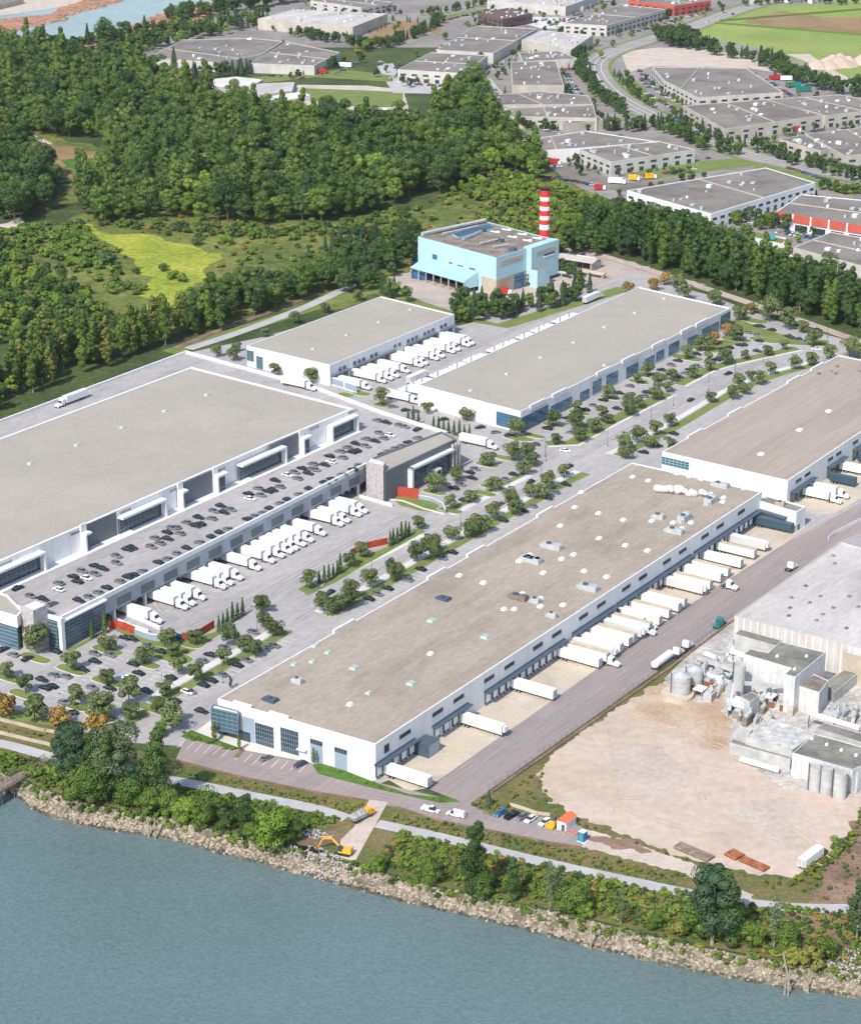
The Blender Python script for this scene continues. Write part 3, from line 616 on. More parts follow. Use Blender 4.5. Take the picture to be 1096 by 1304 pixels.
# front end wall
def z6(s): return zp(200, 880, K5, s)
fe = [at(277, 890, Z5), at(478, 948, Z5)]
for s, nx, nz in (('685,218 815,375', 8, 5), ('862,252 988,415', 8, 5)):
    a, c = z6(s); s0, s1, z0, z1 = feat(*fe, a, c); window(t, *fe, s0, s1, .4, z1, 'glass', nx, nz, .16)
a, c = z6('600,175 683,345'); s0, s1, z0, z1 = feat(*fe, a, c); b = MB(); b.wbox(*fe, s0, s1, .2, z1, 0, .1); part(t, 'grey_wall_panel', 'blue_panel', b)
for s in ('87,540 135,628', '180,572 228,665'):
    a, c = zp(366, 760, K3, s); s0, s1, z0, z1 = feat(*fe, a, c); b = MB(); b.wbox(*fe, s0, s1, 0, z1-1.6, 0, .12, 0); b.build('door_panel', M['blue_panel'], t)
    window(t, *fe, s0, s1, z1-1.6, z1, 'glass', 4, 1, .14)
a, c = z6('990,365 1050,405'); s0, s1, z0, z1 = feat(*fe, a, c); b = MB(); b.wbox(*fe, s0, s1, 3.2, 3.45, 0, 1.6); part(t, 'entrance_canopy', 'white_paint', b)
# glazed corner box, two storeys
g = [at(x, y, 10.2) for x, y in z6('375,118 560,160 575,140 395,92')]
b = MB(); gi = roofed(b, g, 3.2, 10.2, .3, .3); gb = b.build('glazed_corner', M['glass_teal'], t)
b = MB(); b.poly(gi, 9.95); b.build('corner_roof', M['concrete_lt'], gb)
b = MB(); P_, Q_ = g[0], g[1]; L_ = (Q_-P_).length
for z_ in (3.2, 4.6, 6.0, 7.4, 8.8, 10.0): b.wbox(P_, Q_, 0, L_, z_, z_+.16, 0, .1)
for k in range(6): b.wbox(P_, Q_, L_*k/5-.05, L_*k/5+.05, 3.2, 10.1, 0, .06)
b.build('frame', M['mullion'], gb)
b = MB(); b.wbox(*fe, -2.5, 12, .1, 3.2, 0, .25); part(t, 'window', 'glass', b)
# parapet steps
for s in ('550,105 600,118', '800,175 860,195'):
    a, c = z6(s); s0, _ = onwall(*fe, *a); s1, _ = onwall(*fe, *c); b = MB(); b.wbox(*fe, s0-1, s1+3, Z5-.01, Z5+.9, -.6, .15); part(t, 'raised_parapet', 'white_wall', b)
for x, y in pts('230,808 426,703 558,703') and [(437, 792), (555, 736), (605, 707), (693, 651)]:
    s, _ = onwall(c0, c3, x, y); b = MB(); b.wbox(c0, c3, s-5.5, s+5.5, Z5-1.2, Z5+1.0, -.3, .5); part(t, 'raised_parapet', 'white_wall', b)
caps = set()
def addcaps(x0, y0, k, s, m, sz=2.4, z=Z5-.35, tt=None):
    for x, y in zp(x0, y0, k, s):
        key = (round(x/5), round(y/5))
        if any((a, c) in caps for a in (key[0],) for c in (key[1],)): continue
        caps.add(key); roof_cap(tt or t, x, y, z, sz, m)
addcaps(366, 760, K3, '550,88 755,150 255,268 473,328', 'metal_green', 3.4)
addcaps(366, 760, K3, '545,215 238,408 825,45 865,45', 'white_paint', 2.2)
addcaps(366, 760, K3, '310,365 105,185 155,210 95,245 27,255', 'metal_green', 2.4)
addcaps(366, 520, K3, '747,663 1040,445 655,635 895,705 1045,572', 'white_paint')
addcaps(366, 520, K3, '975,625', 'white_paint')
addcaps(640, 700, K5, '495,30 287,158 568,145 725,185 140,303 263,335 262,392 420,382 10,410 190,32 115,75', 'white_paint')
addcaps(800, 600, K5, '30,35 140,62 340,12 425,32 510,50 808,115 665,180 658,210 163,343 312,355 437,355 372,395 133,550', 'white_paint')
addcaps(730, 520, K3, '95,398 190,423 98,493 198,520 30,318 5,375', 'white_paint')
for x0, y0, k, s, L_, W_, m in ((366, 520, K3, '1010,525 930,575', 7.5, 3, 'metal'), (640, 700, K5, '205,70 600,262', 7, 3, 'metal'), (640, 700, K5, '110,330', 6.5, 3, 'roof_brown'), (640, 700, K5, '230,355', 3, 2, 'metal'),
        (800, 600, K5, '645,95 325,415', 6.5, 2.6, 'metal'), (800, 600, K5, '215,315', 4, 2.6, 'metal'), (366, 760, K3, '40,320 1010,70', 3, 1.6, 'metal')):
    for x, y in zp(x0, y0, k, s): roof_unit(t, x, y, Z5-.35, L_, W_, 1.7, m)
for x, y in zp(800, 600, K5, '575,200 390,320'): roof_unit(t, x, y, Z5-.35, 6, 3, 2.4, 'metal', pi/2)
for x, y in [(345, 891)]+zp(366, 520, K3, '597,725'): roof_unit(t, x, y, Z5-.35, 4.2, 3, .9, 'metal_dark')
# --- little annex at its far end
BA = building('small flat white annex between the two warehouses with docks', '964,637 978,631 1026,645 1014,652', 8.0, 'white_wall', 'roof_old', name='annex', cat='annex', par=.5)
t = BA['t']; roof_unit(t, *zp(800, 600, K5, '1065,225')[0], 7.5, 3, 2.2, 1.4, 'beige')
a_, b_ = BA['P'][0], BA['P'][3]; b = MB(); b.wbox(a_, b_, .5, 14, 4.6, 5.0, 0, 2.2); part(t, 'dock_canopy', 'metal_dark', b)
b = MB(); b.wbox(BA['P'][3], BA['P'][2], 1.5, 3, 0, 2.3, 0, .1); part(t, 'door', 'metal_dark', b)
# --- 2 rear right warehouse
Z4 = 11.0
B4 = building('white warehouse with finely streaked brown roof behind the small annex', '843,575 1003,612 1202,479 1067,452', Z4, 'white_wall', 'roof_rear', par=.35)
t = B4['t']; P_, Q_ = B4['P'][1], B4['P'][2]
for x, y in zp(896, 520, K5, '660,502 722,460 882,353 940,315 1057,235'):
    s, h = onwall(P_, Q_, x, y); window(t, P_, Q_, s-2.5, s+2.5, h-.6, h+.6, 'black', 5, 1, .1, 'louvre_window', 'metal_dark')
for a, c in zip(*[iter(zp(896, 520, K5, '600,575 760,490 858,410 975,340 1035,290 1096,250'))]*2):
    s0, _ = onwall(P_, Q_, *a); s1, _ = onwall(P_, Q_, *c)
    b = MB(); b.wbox(P_, Q_, s0, s1, 5.2, 5.5, 0, 2.2); part(t, 'dock_canopy', 'metal_dark', b)
    n = max(1, int((s1-s0)/4)); st = (s1-s0)/n
    for k in range(n):
        s = s0+st*(k+.5); b = MB(); b.wbox(P_, Q_, s-1.55, s+1.55, .5, 4.6, 0, .4, 0); b.wbox(P_, Q_, s-1.1, s+1.1, 1.2, 4.2, .35, .43, 1); b.build('dock_door', [M['metal_dark'], M['glass']], t)
P_, Q_ = B4['P'][0], B4['P'][1]
s0, s1, z0, z1 = feat(P_, Q_, zp(730, 520, K3, '330,180')[0], zp(730, 520, K3, '440,235')[0]); window(t, P_, Q_, -.1, s1, z0, z1, 'glass_teal', 7, 3, .2, 'window', 'teal')
for x, y in zp(730, 520, K3, '715,172 862,80 973,8'): roof_cap(t, x, y, Z4-.35, 3, 'white_paint')
for x, y in zp(896, 350, K5, '800,685 930,635 1080,670 885,670 915,685'): roof_cap(t, x, y, Z4-.35, 2, 'roof_brown')
P_, Q_ = B4['P'][0], B4['P'][3]
for x, y in [(884, 551), (935, 520), (1010, 480), (1040, 463)]:
    s, _ = onwall(P_, Q_, x, y); b = MB(); b.wbox(P_, Q_, s-6, s+6, Z4-1, Z4+.8, -.3, .5); part(t, 'raised_parapet', 'white_wall', b)
# --- 3 rear centre warehouse with blue windows
Z3 = 9.8
B3 = building('white warehouse with pale flat roof and large blue windows along the parking rows', '532,490 663,524 930,392 813,365', Z3, 'white_wall', 'roof_cgi', par=.5)
t = B3['t']; P_, Q_ = B3['P'][1], B3['P'][2]
wl = [(660, 440, '225,425 370,445'), (660, 440, '428,330 490,385'), (660, 440, '517,255 575,312'), (660, 440, '613,210 690,255'), (660, 440, '752,155 830,208'), (660, 440, '882,95 945,152'), (660, 440, '960,50 1012,88'),
      (800, 370, '280,380 350,420'), (800, 370, '412,335 480,380'), (800, 370, '512,270 625,285')]
for x0, y0, s in wl:
    a, c = zp(x0, y0, K5, s); s0, s1, z0, z1 = feat(P_, Q_, a, c)
    z0 = max(.3, z0); z1 = min(8.4, max(z1, z0+2))
    f = window(t, P_, Q_, s0, s1, z0, z1, 'glass_blue', max(2, int((s1-s0)/2)), 4, .16)
# glazed corners
for lo, hi, nb in (((663, 524), None, 0),):
    s1, _ = onwall(P_, Q_, 697, 520); L_ = s1
    window(t, P_, Q_, 0.2, L_, .3, 6.8, 'glass_blue', 9, 5, .35, 'window', 'glass_teal')
    F_, G_ = B3['P'][0], B3['P'][1]; LL = (G_-F_).length
    window(t, F_, G_, LL-13, LL-.2, 1.2, 7.2, 'glass_blue', 5, 4, .35, 'window', 'glass_teal')
s0, _ = onwall(P_, Q_, 917, 405); L_ = (Q_-P_).length; window(t, P_, Q_, s0, L_-.3, 1.5, 8.2, 'glass_teal', 4, 4, .3, 'window', 'glass_blue')
for x in (684, 712, 768, 800, 838, 874, 893):
    s, _ = onwall(P_, Q_, x, 524-(x-663)*.494); b = MB(); b.wbox(P_, Q_, s-6, s+6, Z3-1.2, Z3+.7, -.5, .35); part(t, 'raised_parapet', 'white_wall', b)
for x0, y0, k, s in ((366, 260, K3, '700,708 838,645 967,582 1092,525'), (730, 260, K3, '120,467 237,412 348,357 120,612')):
    for x, y in zp(x0, y0, k, s): roof_cap(t, x, y, Z3-.5, 2.6, 'metal_green')
# --- 4 rear left warehouse
Z2 = 10.0
B2 = building('white warehouse with pale roof in front of the light blue plant, trucks along its docks', '314,440 419.7,464.8 578.5,400 562,396 485,377', Z2, 'white_wall', 'roof_cgi', par=.5)
t = B2['t']; P_, Q_ = B2['P'][1], B2['P'][2]
for x, y in zp(400, 400, K5, '180,383 210,369 281,339 313,326 344,313 400,292 430,279 563,223 594,210 655,185 685,172 713,159 770,135 798,123 827,110 886,88 914,75'):
    s, h = onwall(P_, Q_, x, y); window(t, P_, Q_, s-1.1, s+1.1, h-.8, h+.8, 'glass', 1, 1, .1)
for a, c in zip(*[iter(zp(400, 400, K5, '115,440 240,408 270,385 450,320 452,300 555,262 640,235 850,150 880,138 970,95'))]*2):
    s0, _ = onwall(P_, Q_, *a); s1, _ = onwall(P_, Q_, *c); b = MB(); b.wbox(P_, Q_, s0, s1, 4.7, 5.0, 0, 2); part(t, 'dock_canopy', 'grey_panel', b)
    n = max(1, int((s1-s0)/4)); st = (s1-s0)/n
    for k in range(n): s = s0+st*(k+.5); b = MB(); b.wbox(P_, Q_, s-1.5, s+1.5, .6, 4.3, 0, .35); part(t, 'dock_door', 'grey_panel', b)
F_, G_ = B2['P'][0], B2['P'][1]
for s in ('925,550 968,600', '978,578 1003,630'):
    a, c = zp(0, 260, K3, s); s0, s1, z0, z1 = feat(F_, G_, a, c); window(t, F_, G_, max(.2, s0), s1, max(.3, z0), min(z1, 8), 'glass_teal', 2, 4, .2)
for x, y in zp(366, 260, K3, '100,550 228,497 350,447 470,400'): roof_cap(t, x, y, Z2-.5, 2.4, 'metal_green')
# wall screen beside its near corner
w = MB(); q = [at(x, y, 0) for x, y in zp(400, 400, K5, '115,490 300,550')]
w.wbox(q[0], q[1], 0, (q[1]-q[0]).length, 0, 4.2, 0, .3, 0)
for k in range(2): w.wbox(q[0], q[1], 1+k*9, 9+k*9, .6, 3.4, .3, .36, 1)
o = w.build('screen_wall', [M['white_wall'], M['blue_panel']], loc=tuple(q[0])); tag(o, 'low white screen wall with blue panels beside the dock corner', 'wall')
# --- 5 the big left warehouse: podium with a car deck, upper storey, lobby wings
ZD, ZP, ZR = 10.6, 11.9, 20.0
C0 = at(75, 787, ZP); C1 = at(474, 586, ZP)
out_ = [C0, C1, at(585, 561, ZP), at(490, 524, ZP), at(409, 494, ZP), at(366, 481.5, ZP), at(237, 446, ZP), at(38, 520, ZP), at(-150, 590, ZP), at(-220, 700, ZP)]
out_[2] = at(570, 549, ZP)
t1 = empty('distribution_centre', centre(out_), 'huge white distribution centre with cars parked on its raised deck, at left', 'warehouse')
b = MB(); P = ccw([(p.x, p.y) for p in out_])
b.prism(P, 8.0, ZP, 0, top=False); I = inset(P, .8)
for k in range(len(P)):
    j = (k+1) % len(P)
    b.face([(*P[k], ZP), (*P[j], ZP), (I[j].x, I[j].y, ZP), (I[k].x, I[k].y, ZP)], 0)
    b.face([(I[k].x, I[k].y, ZP), (I[j].x, I[j].y, ZP), (I[j].x, I[j].y, ZD), (I[k].x, I[k].y, ZD)], 0)
b.poly(P, 8.0, 0); b.build('deck_parapet', M['white_wall'], t1)
b = MB(); b.poly([(q.x, q.y) for q in I], ZD+.02); b.build('deck', M['deck'], t1)
# lower storey, set back behind the trucks
d = (C1-C0).normalized(); nin = Vector((-d.y, d.x, 0)); LC = (C1-C0).length
s_a, _ = onwall(C0, C1, 133, 760); sb_, _ = onwall(C0, C1, 468, 590)
pa = C0+d*s_a; pb = C0+d*LC
low = [C0+nin*.6, pa+nin*.6, pa+nin*4, pb+nin*4]+[Vector((p.x, p.y, 0)) for p in out_[2:]]
low2 = ccw([(p.x, p.y) for p in low]); li = inset(low2, .5)
b = MB(); b.prism([(q.x, q.y) for q in li], 0, 8.0, 0, top=False); b.build('lower_wall', M['grey_panel'], t1)
Pw, Qw = pa+nin*4, pb+nin*4
LW = (Qw-Pw).length
b = MB(); b.wbox(Pw, Qw, 0, LW, 5.4, 6.6, -.4, .15); part(t1, 'fascia_panel', 'metal', b)
for k in range(int(LW/4.2)):
    s = 3+k*4.2; b = MB(); b.wbox(Pw, Qw, s-1.4, s+1.4, .9, 4.4, -.4, .25, 0); b.wbox(Pw, Qw, s-1.1, s+1.1, 1.2, 4.1, .2, .28, 1); b.build('dock_door', [M['metal_dark'], M['metal']], t1)
for k in range(int(LW/16)):
    s = 5+k*16.3; b = MB(); b.wbox(Pw, Qw, s-.45, s+.45, 0, 5, 2.9, 3.8); part(t1, 'column', 'white_wall', b)
# deck-edge facade band
for k in range(12):
    s0 = s_a+6+k*(LC-s_a-10)/12; b = MB(); b.wbox(C0, C1, s0, s0+(LC-s_a)/12*.55, 5.4, 8.6, .06, .16); part(t1, 'facade_panel', 'grey_panel', b)
b = MB(); b.wbox(C0, C1, s_a, LC, 4.7, 10.3, -.5, .06); part(t1, 'facade_band', 'deck_band', b)
# glazed corner
b = MB(); b.wbox(C0, C1, 1.2, s_a-.5, .4, 10.0, 0, .2); gl = part(t1, 'glazed_wall', 'glass_teal', b)
b = MB()
for k in range(8): b.wbox(C0, C1, 1.2, s_a-.5, .4+k*1.35, .62+k*1.35, .2, .5)
for k in range(13): s = 1.2+(s_a-1.7)*k/12; b.wbox(C0, C1, s-.05, s+.05, .4, 9.9, .2, .3)
b.build('frame', M['mullion'], gl)
b = MB(); b.wbox(C0, C1, -.4, 1.2, 0, ZP, -.2, 1.2); b.wbox(C0, C1, 1.2, s_a, 10.1, 10.6, 0, 1.3); part(t1, 'white_frame', 'white_wall', b)
Fl = C0+(UB*-1)*22; b = MB(); b.wbox(Fl, C0, 0, 21.2, .3, 10.5, -.2, .15); gl = part(t1, 'glazed_wall', 'glass_teal', b)
b = MB()
for k in range(8): b.wbox(Fl, C0, 0, 21.2, .4+k*1.35, .55+k*1.35, .15, .35)
b.build('frame', M['mullion'], gl)
# upper storey
U = [at(x, y, ZR) for x, y in pts('-60,741 20,706 100,671.5 339,566.5 450,520 244,467 0,558 -150,614 -260,690')]
up0, up1 = U[0], at(450, 520, ZR)
b = MB(); UI = roofed(b, U, ZD, ZR, .5, 1.0); uw = b.build('upper_wall', M['white_wall'], t1)
b = MB(); b.poly(UI, ZR-.47); b.build('roof', M['roof_cgi'], t1)
Pu, Qu = at(20, 706, ZR), at(450, 520, ZR)
def upfeat(x0, y0, k, s): a, c = zp(x0, y0, k, s); return feat(Pu, Qu, a, c)
gr = [(20, 640, K5, '458,185 705,215'), (200, 580, K5, '150,195 385,240'), (0, 520, K3, '1025,135 1140,150')]
for x0, y0, k, s in gr:
    s0, s1, z0, z1 = upfeat(x0, y0, k, s); b = MB(); b.wbox(Pu, Qu, s0, s1, ZD+.1, ZR-.3, 0, .25); part(t1, 'grey_wall_panel', 'grey_panel', b)
gls = [(20, 640, K5, '-250,500 168,490'), (20, 640, K5, '715,130 1010,95'), (200, 580, K5, '565,90 860,40'), (380, 480, K5, '205,345 440,345')]
for i, (x0, y0, k, s) in enumerate(gls):
    s0, s1, z0, z1 = upfeat(x0, y0, k, s)
    if i == 3: s1 = (Qu-Pu).length-1
    b = MB(); b.wbox(Pu, Qu, s0, s1, ZD+.2, 17.0, 0, .5); gl = part(t1, 'storefront_window', 'glass', b)
    b = MB()
    n = max(4, int((s1-s0)/2.2))
    for q in range(n+1): a = s0+(s1-s0)*q/n; b.wbox(Pu, Qu, a-.07, a+.07, ZD+.2, 17, .5, .62)
    for q in range(6): z_ = ZD+.3+q*1.25; b.wbox(Pu, Qu, s0, s1, z_, z_+.1, .505, .63)
    b.build('frame', M['mullion'], gl)
    b = MB(); b.wbox(Pu, Qu, s0-.6, s1+.9, 17.0, 17.8, 0, 3.0); b.wbox(Pu, Qu, s1, s1+.9, ZD, 17.0, 0, 3.0)
    if i == 3: b.wbox(Pu, Qu, s0-.9, s0, ZD, 17.0, 0, 3.0)
    part(t1, 'canopy_frame', 'white_wall', b)
for x0, y0, k, s in ((20, 640, K5, '450,210 475,350'), (200, 580, K5, '140,230 170,365'), (200, 580, K5, '385,120 460,225'), (380, 480, K5, '0,380 60,500')):
    s0, s1, z0, z1 = upfeat(x0, y0, k, s); s1 = max(s1, s0+3); b = MB(); b.wbox(Pu, Qu, s0, s1, 17, 17.8, 0, 3); b.wbox(Pu, Qu, s0-.2, s0+.6, ZD, 17, 0, 2.8); b.wbox(Pu, Qu, s0-.2, s0+2.6, 17.8, ZR+.8, 0, .7)
    part(t1, 'canopy_frame', 'white_wall', b); b = MB(); b.wbox(Pu, Qu, s0+.6, s1-.2, ZD+.2, 17, 0, 1.4); part(t1, 'storefront_window', 'glass', b)
b = MB(); b.wbox(Pu, Qu, -30, (Qu-Pu).length, ZD+.03, ZD+.18, 0, 4.2); part(t1, 'sidewalk', 'white_wall', b)
def sign(parent, P, Q, s, z, text, size, m='grey_panel', d=.3):
    cu = bpy.data.curves.new('sign_text', 'FONT'); cu.body = text; cu.size = size; cu.extrude = .04; cu.align_x = 'CENTER'
    tmp = bpy.data.objects.new('tmp', cu); C.objects.link(tmp); dg = bpy.context.evaluated_depsgraph_get(); dg.update()
    me = bpy.data.meshes.new_from_object(tmp.evaluated_get(dg)); bpy.data.objects.remove(tmp)
    w = Q-P; a = atan2(w.y, w.x); n = Vector((sin(a), -cos(a), 0)); u = Vector((cos(a), sin(a), 0))
    me.transform(Matrix.Translation(P+u*s+n*d+Vector((0, 0, z-P.z))-BASE[parent.name]) @ Matrix.Rotation(a, 4, 'Z') @ Matrix.Rotation(pi/2, 4, 'X'))
    me.materials.clear(); me.materials.append(M[m]); o = link('sign_lettering', me, parent); return o
for x0, y0, k, s in ((0, 680, 100/1096, '75,450'), (0, 520, K3, '290,480'), (20, 640, K5, '430,222'), (20, 640, K5, '768,70'), (0, 520, K3, '668,312'), (200, 580, K5, '440,102'), (380, 480, K5, '110,355'), (380, 480, K5, '378,240')):
    s_, z_ = onwall(Pu, Qu, *zp(x0, y0, k, s)[0]); sign(t1, Pu, Qu, s_, min(18.7, max(18.0, z_-.5)), 'SIGNAGE', 1.5, d=.05)
for x0, y0, k, s in ((0, 520, K3, '117,208 295,138 467,70 630,8'), (0, 260, K3, '790,725')):
    for x, y in zp(x0, y0, k, s): roof_cap(t1, x, y, ZR-.5, 2.6, 'metal_green')
# lobby wing with the stone tower (right end)
A1 = [at(x, y, 12.8) for x, y in pts('490,601 581,559 562,549 471,584')]
t = t1; b = MB(); ai = roofed(b, A1, 0, 12.8, .6, .8); b.build('wing_wall', M['grey_panel'], t)
b = MB(); b.poly(ai, 12.25); b.build('wing_roof', M['roof_cgi'], t)
P_, Q_ = A1[0], A1[1]
s0, s1, z0, z1 = feat(P_, Q_, zp(380, 480, K5, '775,660')[0], zp(380, 480, K5, '1050,640')[0])
window(t, P_, Q_, s0, s1, 1.0, 9.2, 'glass', 12, 6, .4)
b = MB(); b.wbox(P_, Q_, s0-1.2, s0, 0, 10.2, 0, 2.2); b.wbox(P_, Q_, s0-1.2, s1+1, 9.3, 10.2, 0, 2.2); part(t, 'white_frame', 'white_wall', b)
for k in range(3): b = MB(); s = s1+.5+k*2.2; b.wbox(P_, Q_, s-.35, s+.35, 0, 12.2, 1, 2); part(t, 'column', 'stone', b)
s_, _ = onwall(P_, Q_, *zp(380, 480, K5, '945,640')[0]); b = MB(); b.wbox(P_, Q_, s_-1.8, s_+1.8, 0, 5, 0, 2.6, 0); b.wbox(P_, Q_, s_-1.2, s_+1.2, .1, 4.3, 2.6, 2.66, 1); b.build('entrance_portal', [M['white_wall'], M['glass']], t)
TW = [at(x, y, 15) for x, y in zp(380, 480, K5, '470,595 590,612 600,600 585,585 520,565')]
TW = [at(466, 588, 15), at(488, 594, 15), at(491, 588, 15), at(469, 582, 15)]
b = MB(); ti = roofed(b, TW, 0, 15, .4, .5); b.build('stone_tower', M['stone'], t); b = MB(); b.poly(ti, 14.65); b.build('tower_roof', M['concrete_lt'], t)
# left front wing and tower
V1 = [at(x, y, 13) for x, y in pts('-60,761 21.5,785 29,777 9,757 -60,738')]
b = MB(); vi = roofed(b, V1, 8.8, 13, .6, .5); b.build('wing_wall', M['white_wall'], t); b = MB(); b.poly(vi, 12.45); b.build('wing_roof', M['roof_cgi'], t)
b = MB(); b.prism([(q.x, q.y) for q in inset(ccw([(p.x, p.y) for p in V1]), .8)], 0, 8.9, 0); gl = b.build('glazed_wall', M['glass_teal'], t)
V2 = inset(ccw([(p.x, p.y) for p in V1]), .72); b = MB()
for k in range(6): b.prism([(q.x, q.y) for q in V2], .5+k*1.4, .7+k*1.4, 0)
b.build('frame', M['mullion'], gl)
TL = [at(x, y, 15.5) for x, y in pts('25.5,771 42,778 60,770 44,763.5')]
b = MB(); ti = roofed(b, TL, 0, 15.5, .4, .4); b.build('stone_tower', M['stone'], t); b = MB(); b.poly(ti, 15.15); b.build('tower_roof', M['concrete_lt'], t)
# --- 6 the white flat roofed warehouse at right
Z7 = 11.5
B7 = building('older white warehouse with stained pale roof and corrugated walls, right edge', '935,784 1160,842 1300,760 1071,690', Z7, 'pale_wall', 'roof_white', par=.25, th=.3)
t = B7['t']
P_, Q_ = B7['P'][0], B7['P'][1]; b = MB()
for k in range(28): b.wbox(P_, Q_, 1+k*2.5, 1.35+k*2.5, 0, Z7-.5, 0, .15)
part(t, 'wall_rib', 'white_wall', b)
random.seed(3)
for x, y in zp(730, 520, K3, '990,560 995,590 940,715 1050,715 885,675 830,720 1085,755') + zp(730, 760, K3, '820,70 825,40 950,65 925,88 1040,118 990,40 900,20'): roof_cap(t, x, y, Z7-.2, 1.6, 'roof_old', .6, 'roof_vent')
K8 = 256/1096
def q8(s): return zp(840, 800, K8, s)
ip = [('low grey roofed lean-to against the white warehouse wall', '408,32 440,4 665,66 640,98', 7.5, 'old_wall', 'roof_old'),
      ('tall white corrugated plant hall with weathered grey roof behind the silo', '455,140 495,110 590,132 655,72 905,130 738,268 680,250 715,217', 13, 'plant_wall', 'roof_old'),
      ('white plant block with rusty brown roof beside the tall hall', '745,312 840,250 920,285 870,352', 8.5, 'plant_wall', 'roof_brown'),
      ('low building with patchy white roof below the machinery', '470,592 605,492 850,575 722,665', 6, 'old_wall', 'roof_patchy'),
      ('flat dark roofed building with white walls beside the three silos', '722,680 845,575 1130,655 1250,690 1050,772', 7.5, 'plant_wall', 'roof_old'),
      ('small white block at the left end of the low plant building', '395,565 430,530 505,552 470,605', 5, 'old_wall', 'roof_white'),
      ('narrow grey roofed gallery along the front of the low plant building', '382,625 398,600 722,682 712,715', 3.6, 'old_wall', 'roof_old'),
      ('white roofed extension beside the older warehouse, right edge', '1000,130 1096,68 1300,110 1200,190', 10, 'beige', 'roof_white'),
      ('long low dark shed behind the tall plant hall', '905,290 1070,185 1130,205 950,350', 4, 'old_wall', 'roof_old'),
      ('small brown roofed machine house under the silo', '440,375 500,345 545,368 490,405', 6.5, 'old_wall', 'roof_brown'),
      ('narrow dark gallery with white pipes along the right edge', '850,545 900,515 1200,600 1150,640', 6, 'old_wall', 'roof_far')]
IPB = []
for lab, roof, z, wm, rm in ip: IPB.append(building(lab, q8(roof), z, wm, rm, name='plant_building', cat='industrial building', par=.2, th=.25))
P_, Q_ = IPB[1]['P'][7], IPB[1]['P'][0]
P_, Q_ = IPB[4]['P'][0], IPB[4]['P'][4]; b = MB()
for k in range(20): b.wbox(P_, Q_, .5+k*1.8, .7+k*1.8, 0, 7.2, 0, .12)
part(IPB[4]['t'], 'wall_rib', 'white_wall', b)
for x, y in q8('830,600 910,632 990,662 1070,690 735,220 640,150 800,150'): roof_cap(IPB[4]['t'] if y > 900 else IPB[1]['t'], x, y, 7.3 if y > 900 else 12.8, 1.1, 'white_paint', .8, 'roof_vent')
s0, s1, z0, z1 = feat(P_, Q_, *q8('535,690 578,720')); 
# silos
def silo(px, py, h, r, label, cone=True, z0=0):
    c = at(px, py, z0); t = empty('silo', c, label, 'silo'); b = MB(); b.cyl(c.x, c.y, z0, z0+h, r, n=20, cap=not cone); b.sm = False; part(t, 'shell', 'old_wall', b)
    b = MB()
    if cone: b.cyl(c.x, c.y, z0+h, z0+h+r*.45, r*1.03, r*.2, n=20)
    for k in range(12): a = 2*pi*k/12; b.tube((c.x+r*cos(a), c.y+r*sin(a), z0+h), (c.x+r*cos(a), c.y+r*sin(a), z0+h+1), .06, n=4)
    part(t, 'silo_top', 'metal', b)
    for z in (.3, .6, .85): b = MB(); b.cyl(c.x, c.y, z0+h*z, z0+h*z+.25, r*1.03, n=20); part(t, 'hoop', 'metal', b)
    b = MB(); b.tube((c.x-r*1.05, c.y-.3, z0), (c.x-r*1.05, c.y-.3, z0+h+1), .12, n=4); b.tube((c.x-r*1.05, c.y+.4, z0), (c.x-r*1.05, c.y+.4, z0+h+1), .12, n=4); part(t, 'ladder', 'metal_dark', b)
silo(1037, 1006, 7.8, 1.9, 'grey cylindrical silo, leftmost of the three at the low building corner', False)
silo(1051.5, 1010, 8, 1.9, 'grey cylindrical silo, middle of the three at the low building corner', False)
silo(1068, 1016, 8.4, 2.0, 'grey cylindrical silo, nearest and rightmost of the three at the building corner', False)
silo(*q8('112,372')[0], 7.2, 3.0, 'squat grey silo on a concrete ring at the edge of the dirt field')
silo(*q8('185,335')[0], 7.2, 2.7, 'squat grey silo just behind the silo on the concrete ring')
silo(*q8('425,395')[0], 12.5, 1.9, 'tall slim white silo standing amid the machinery', False)
c = at(*q8('95,375')[0], 0); b = MB(); b.cyl(c.x, c.y, 0, 1.4, 5.2, n=18); tag(b.build('concrete_ring', M['concrete'], loc=tuple(c)), 'low concrete retaining ring around the base of the squat silo', 'retaining wall')
random.seed(11)
def anyobj(name, label, cat, m, px, py, L, Wd, h, rz=0, z0=0, group=None):
    c = at(px, py, z0); b = MB(); r = AZ+rz; b.box(c.x, c.y, z0, L, Wd, h, r, 0); b.box(c.x, c.y, z0+h, L*.6, Wd*.7, h*.25, r, 1); b.box(c.x+cos(r)*L*.3, c.y+sin(r)*L*.3, z0+h, L*.2, Wd*.4, h*.6, r, 1)
    for k in range(3): b.tube((c.x-cos(r)*L*(.4-k*.35), c.y-sin(r)*L*(.4-k*.35), z0), (c.x-cos(r)*L*(.4-k*.35)+.6, c.y-sin(r)*L*(.4-k*.35), z0+h*1.15), .18, n=5, m=1)
    return tag(b.build(name, [M[m], M['metal']], loc=tuple(c)), label, cat, group)
eq = []
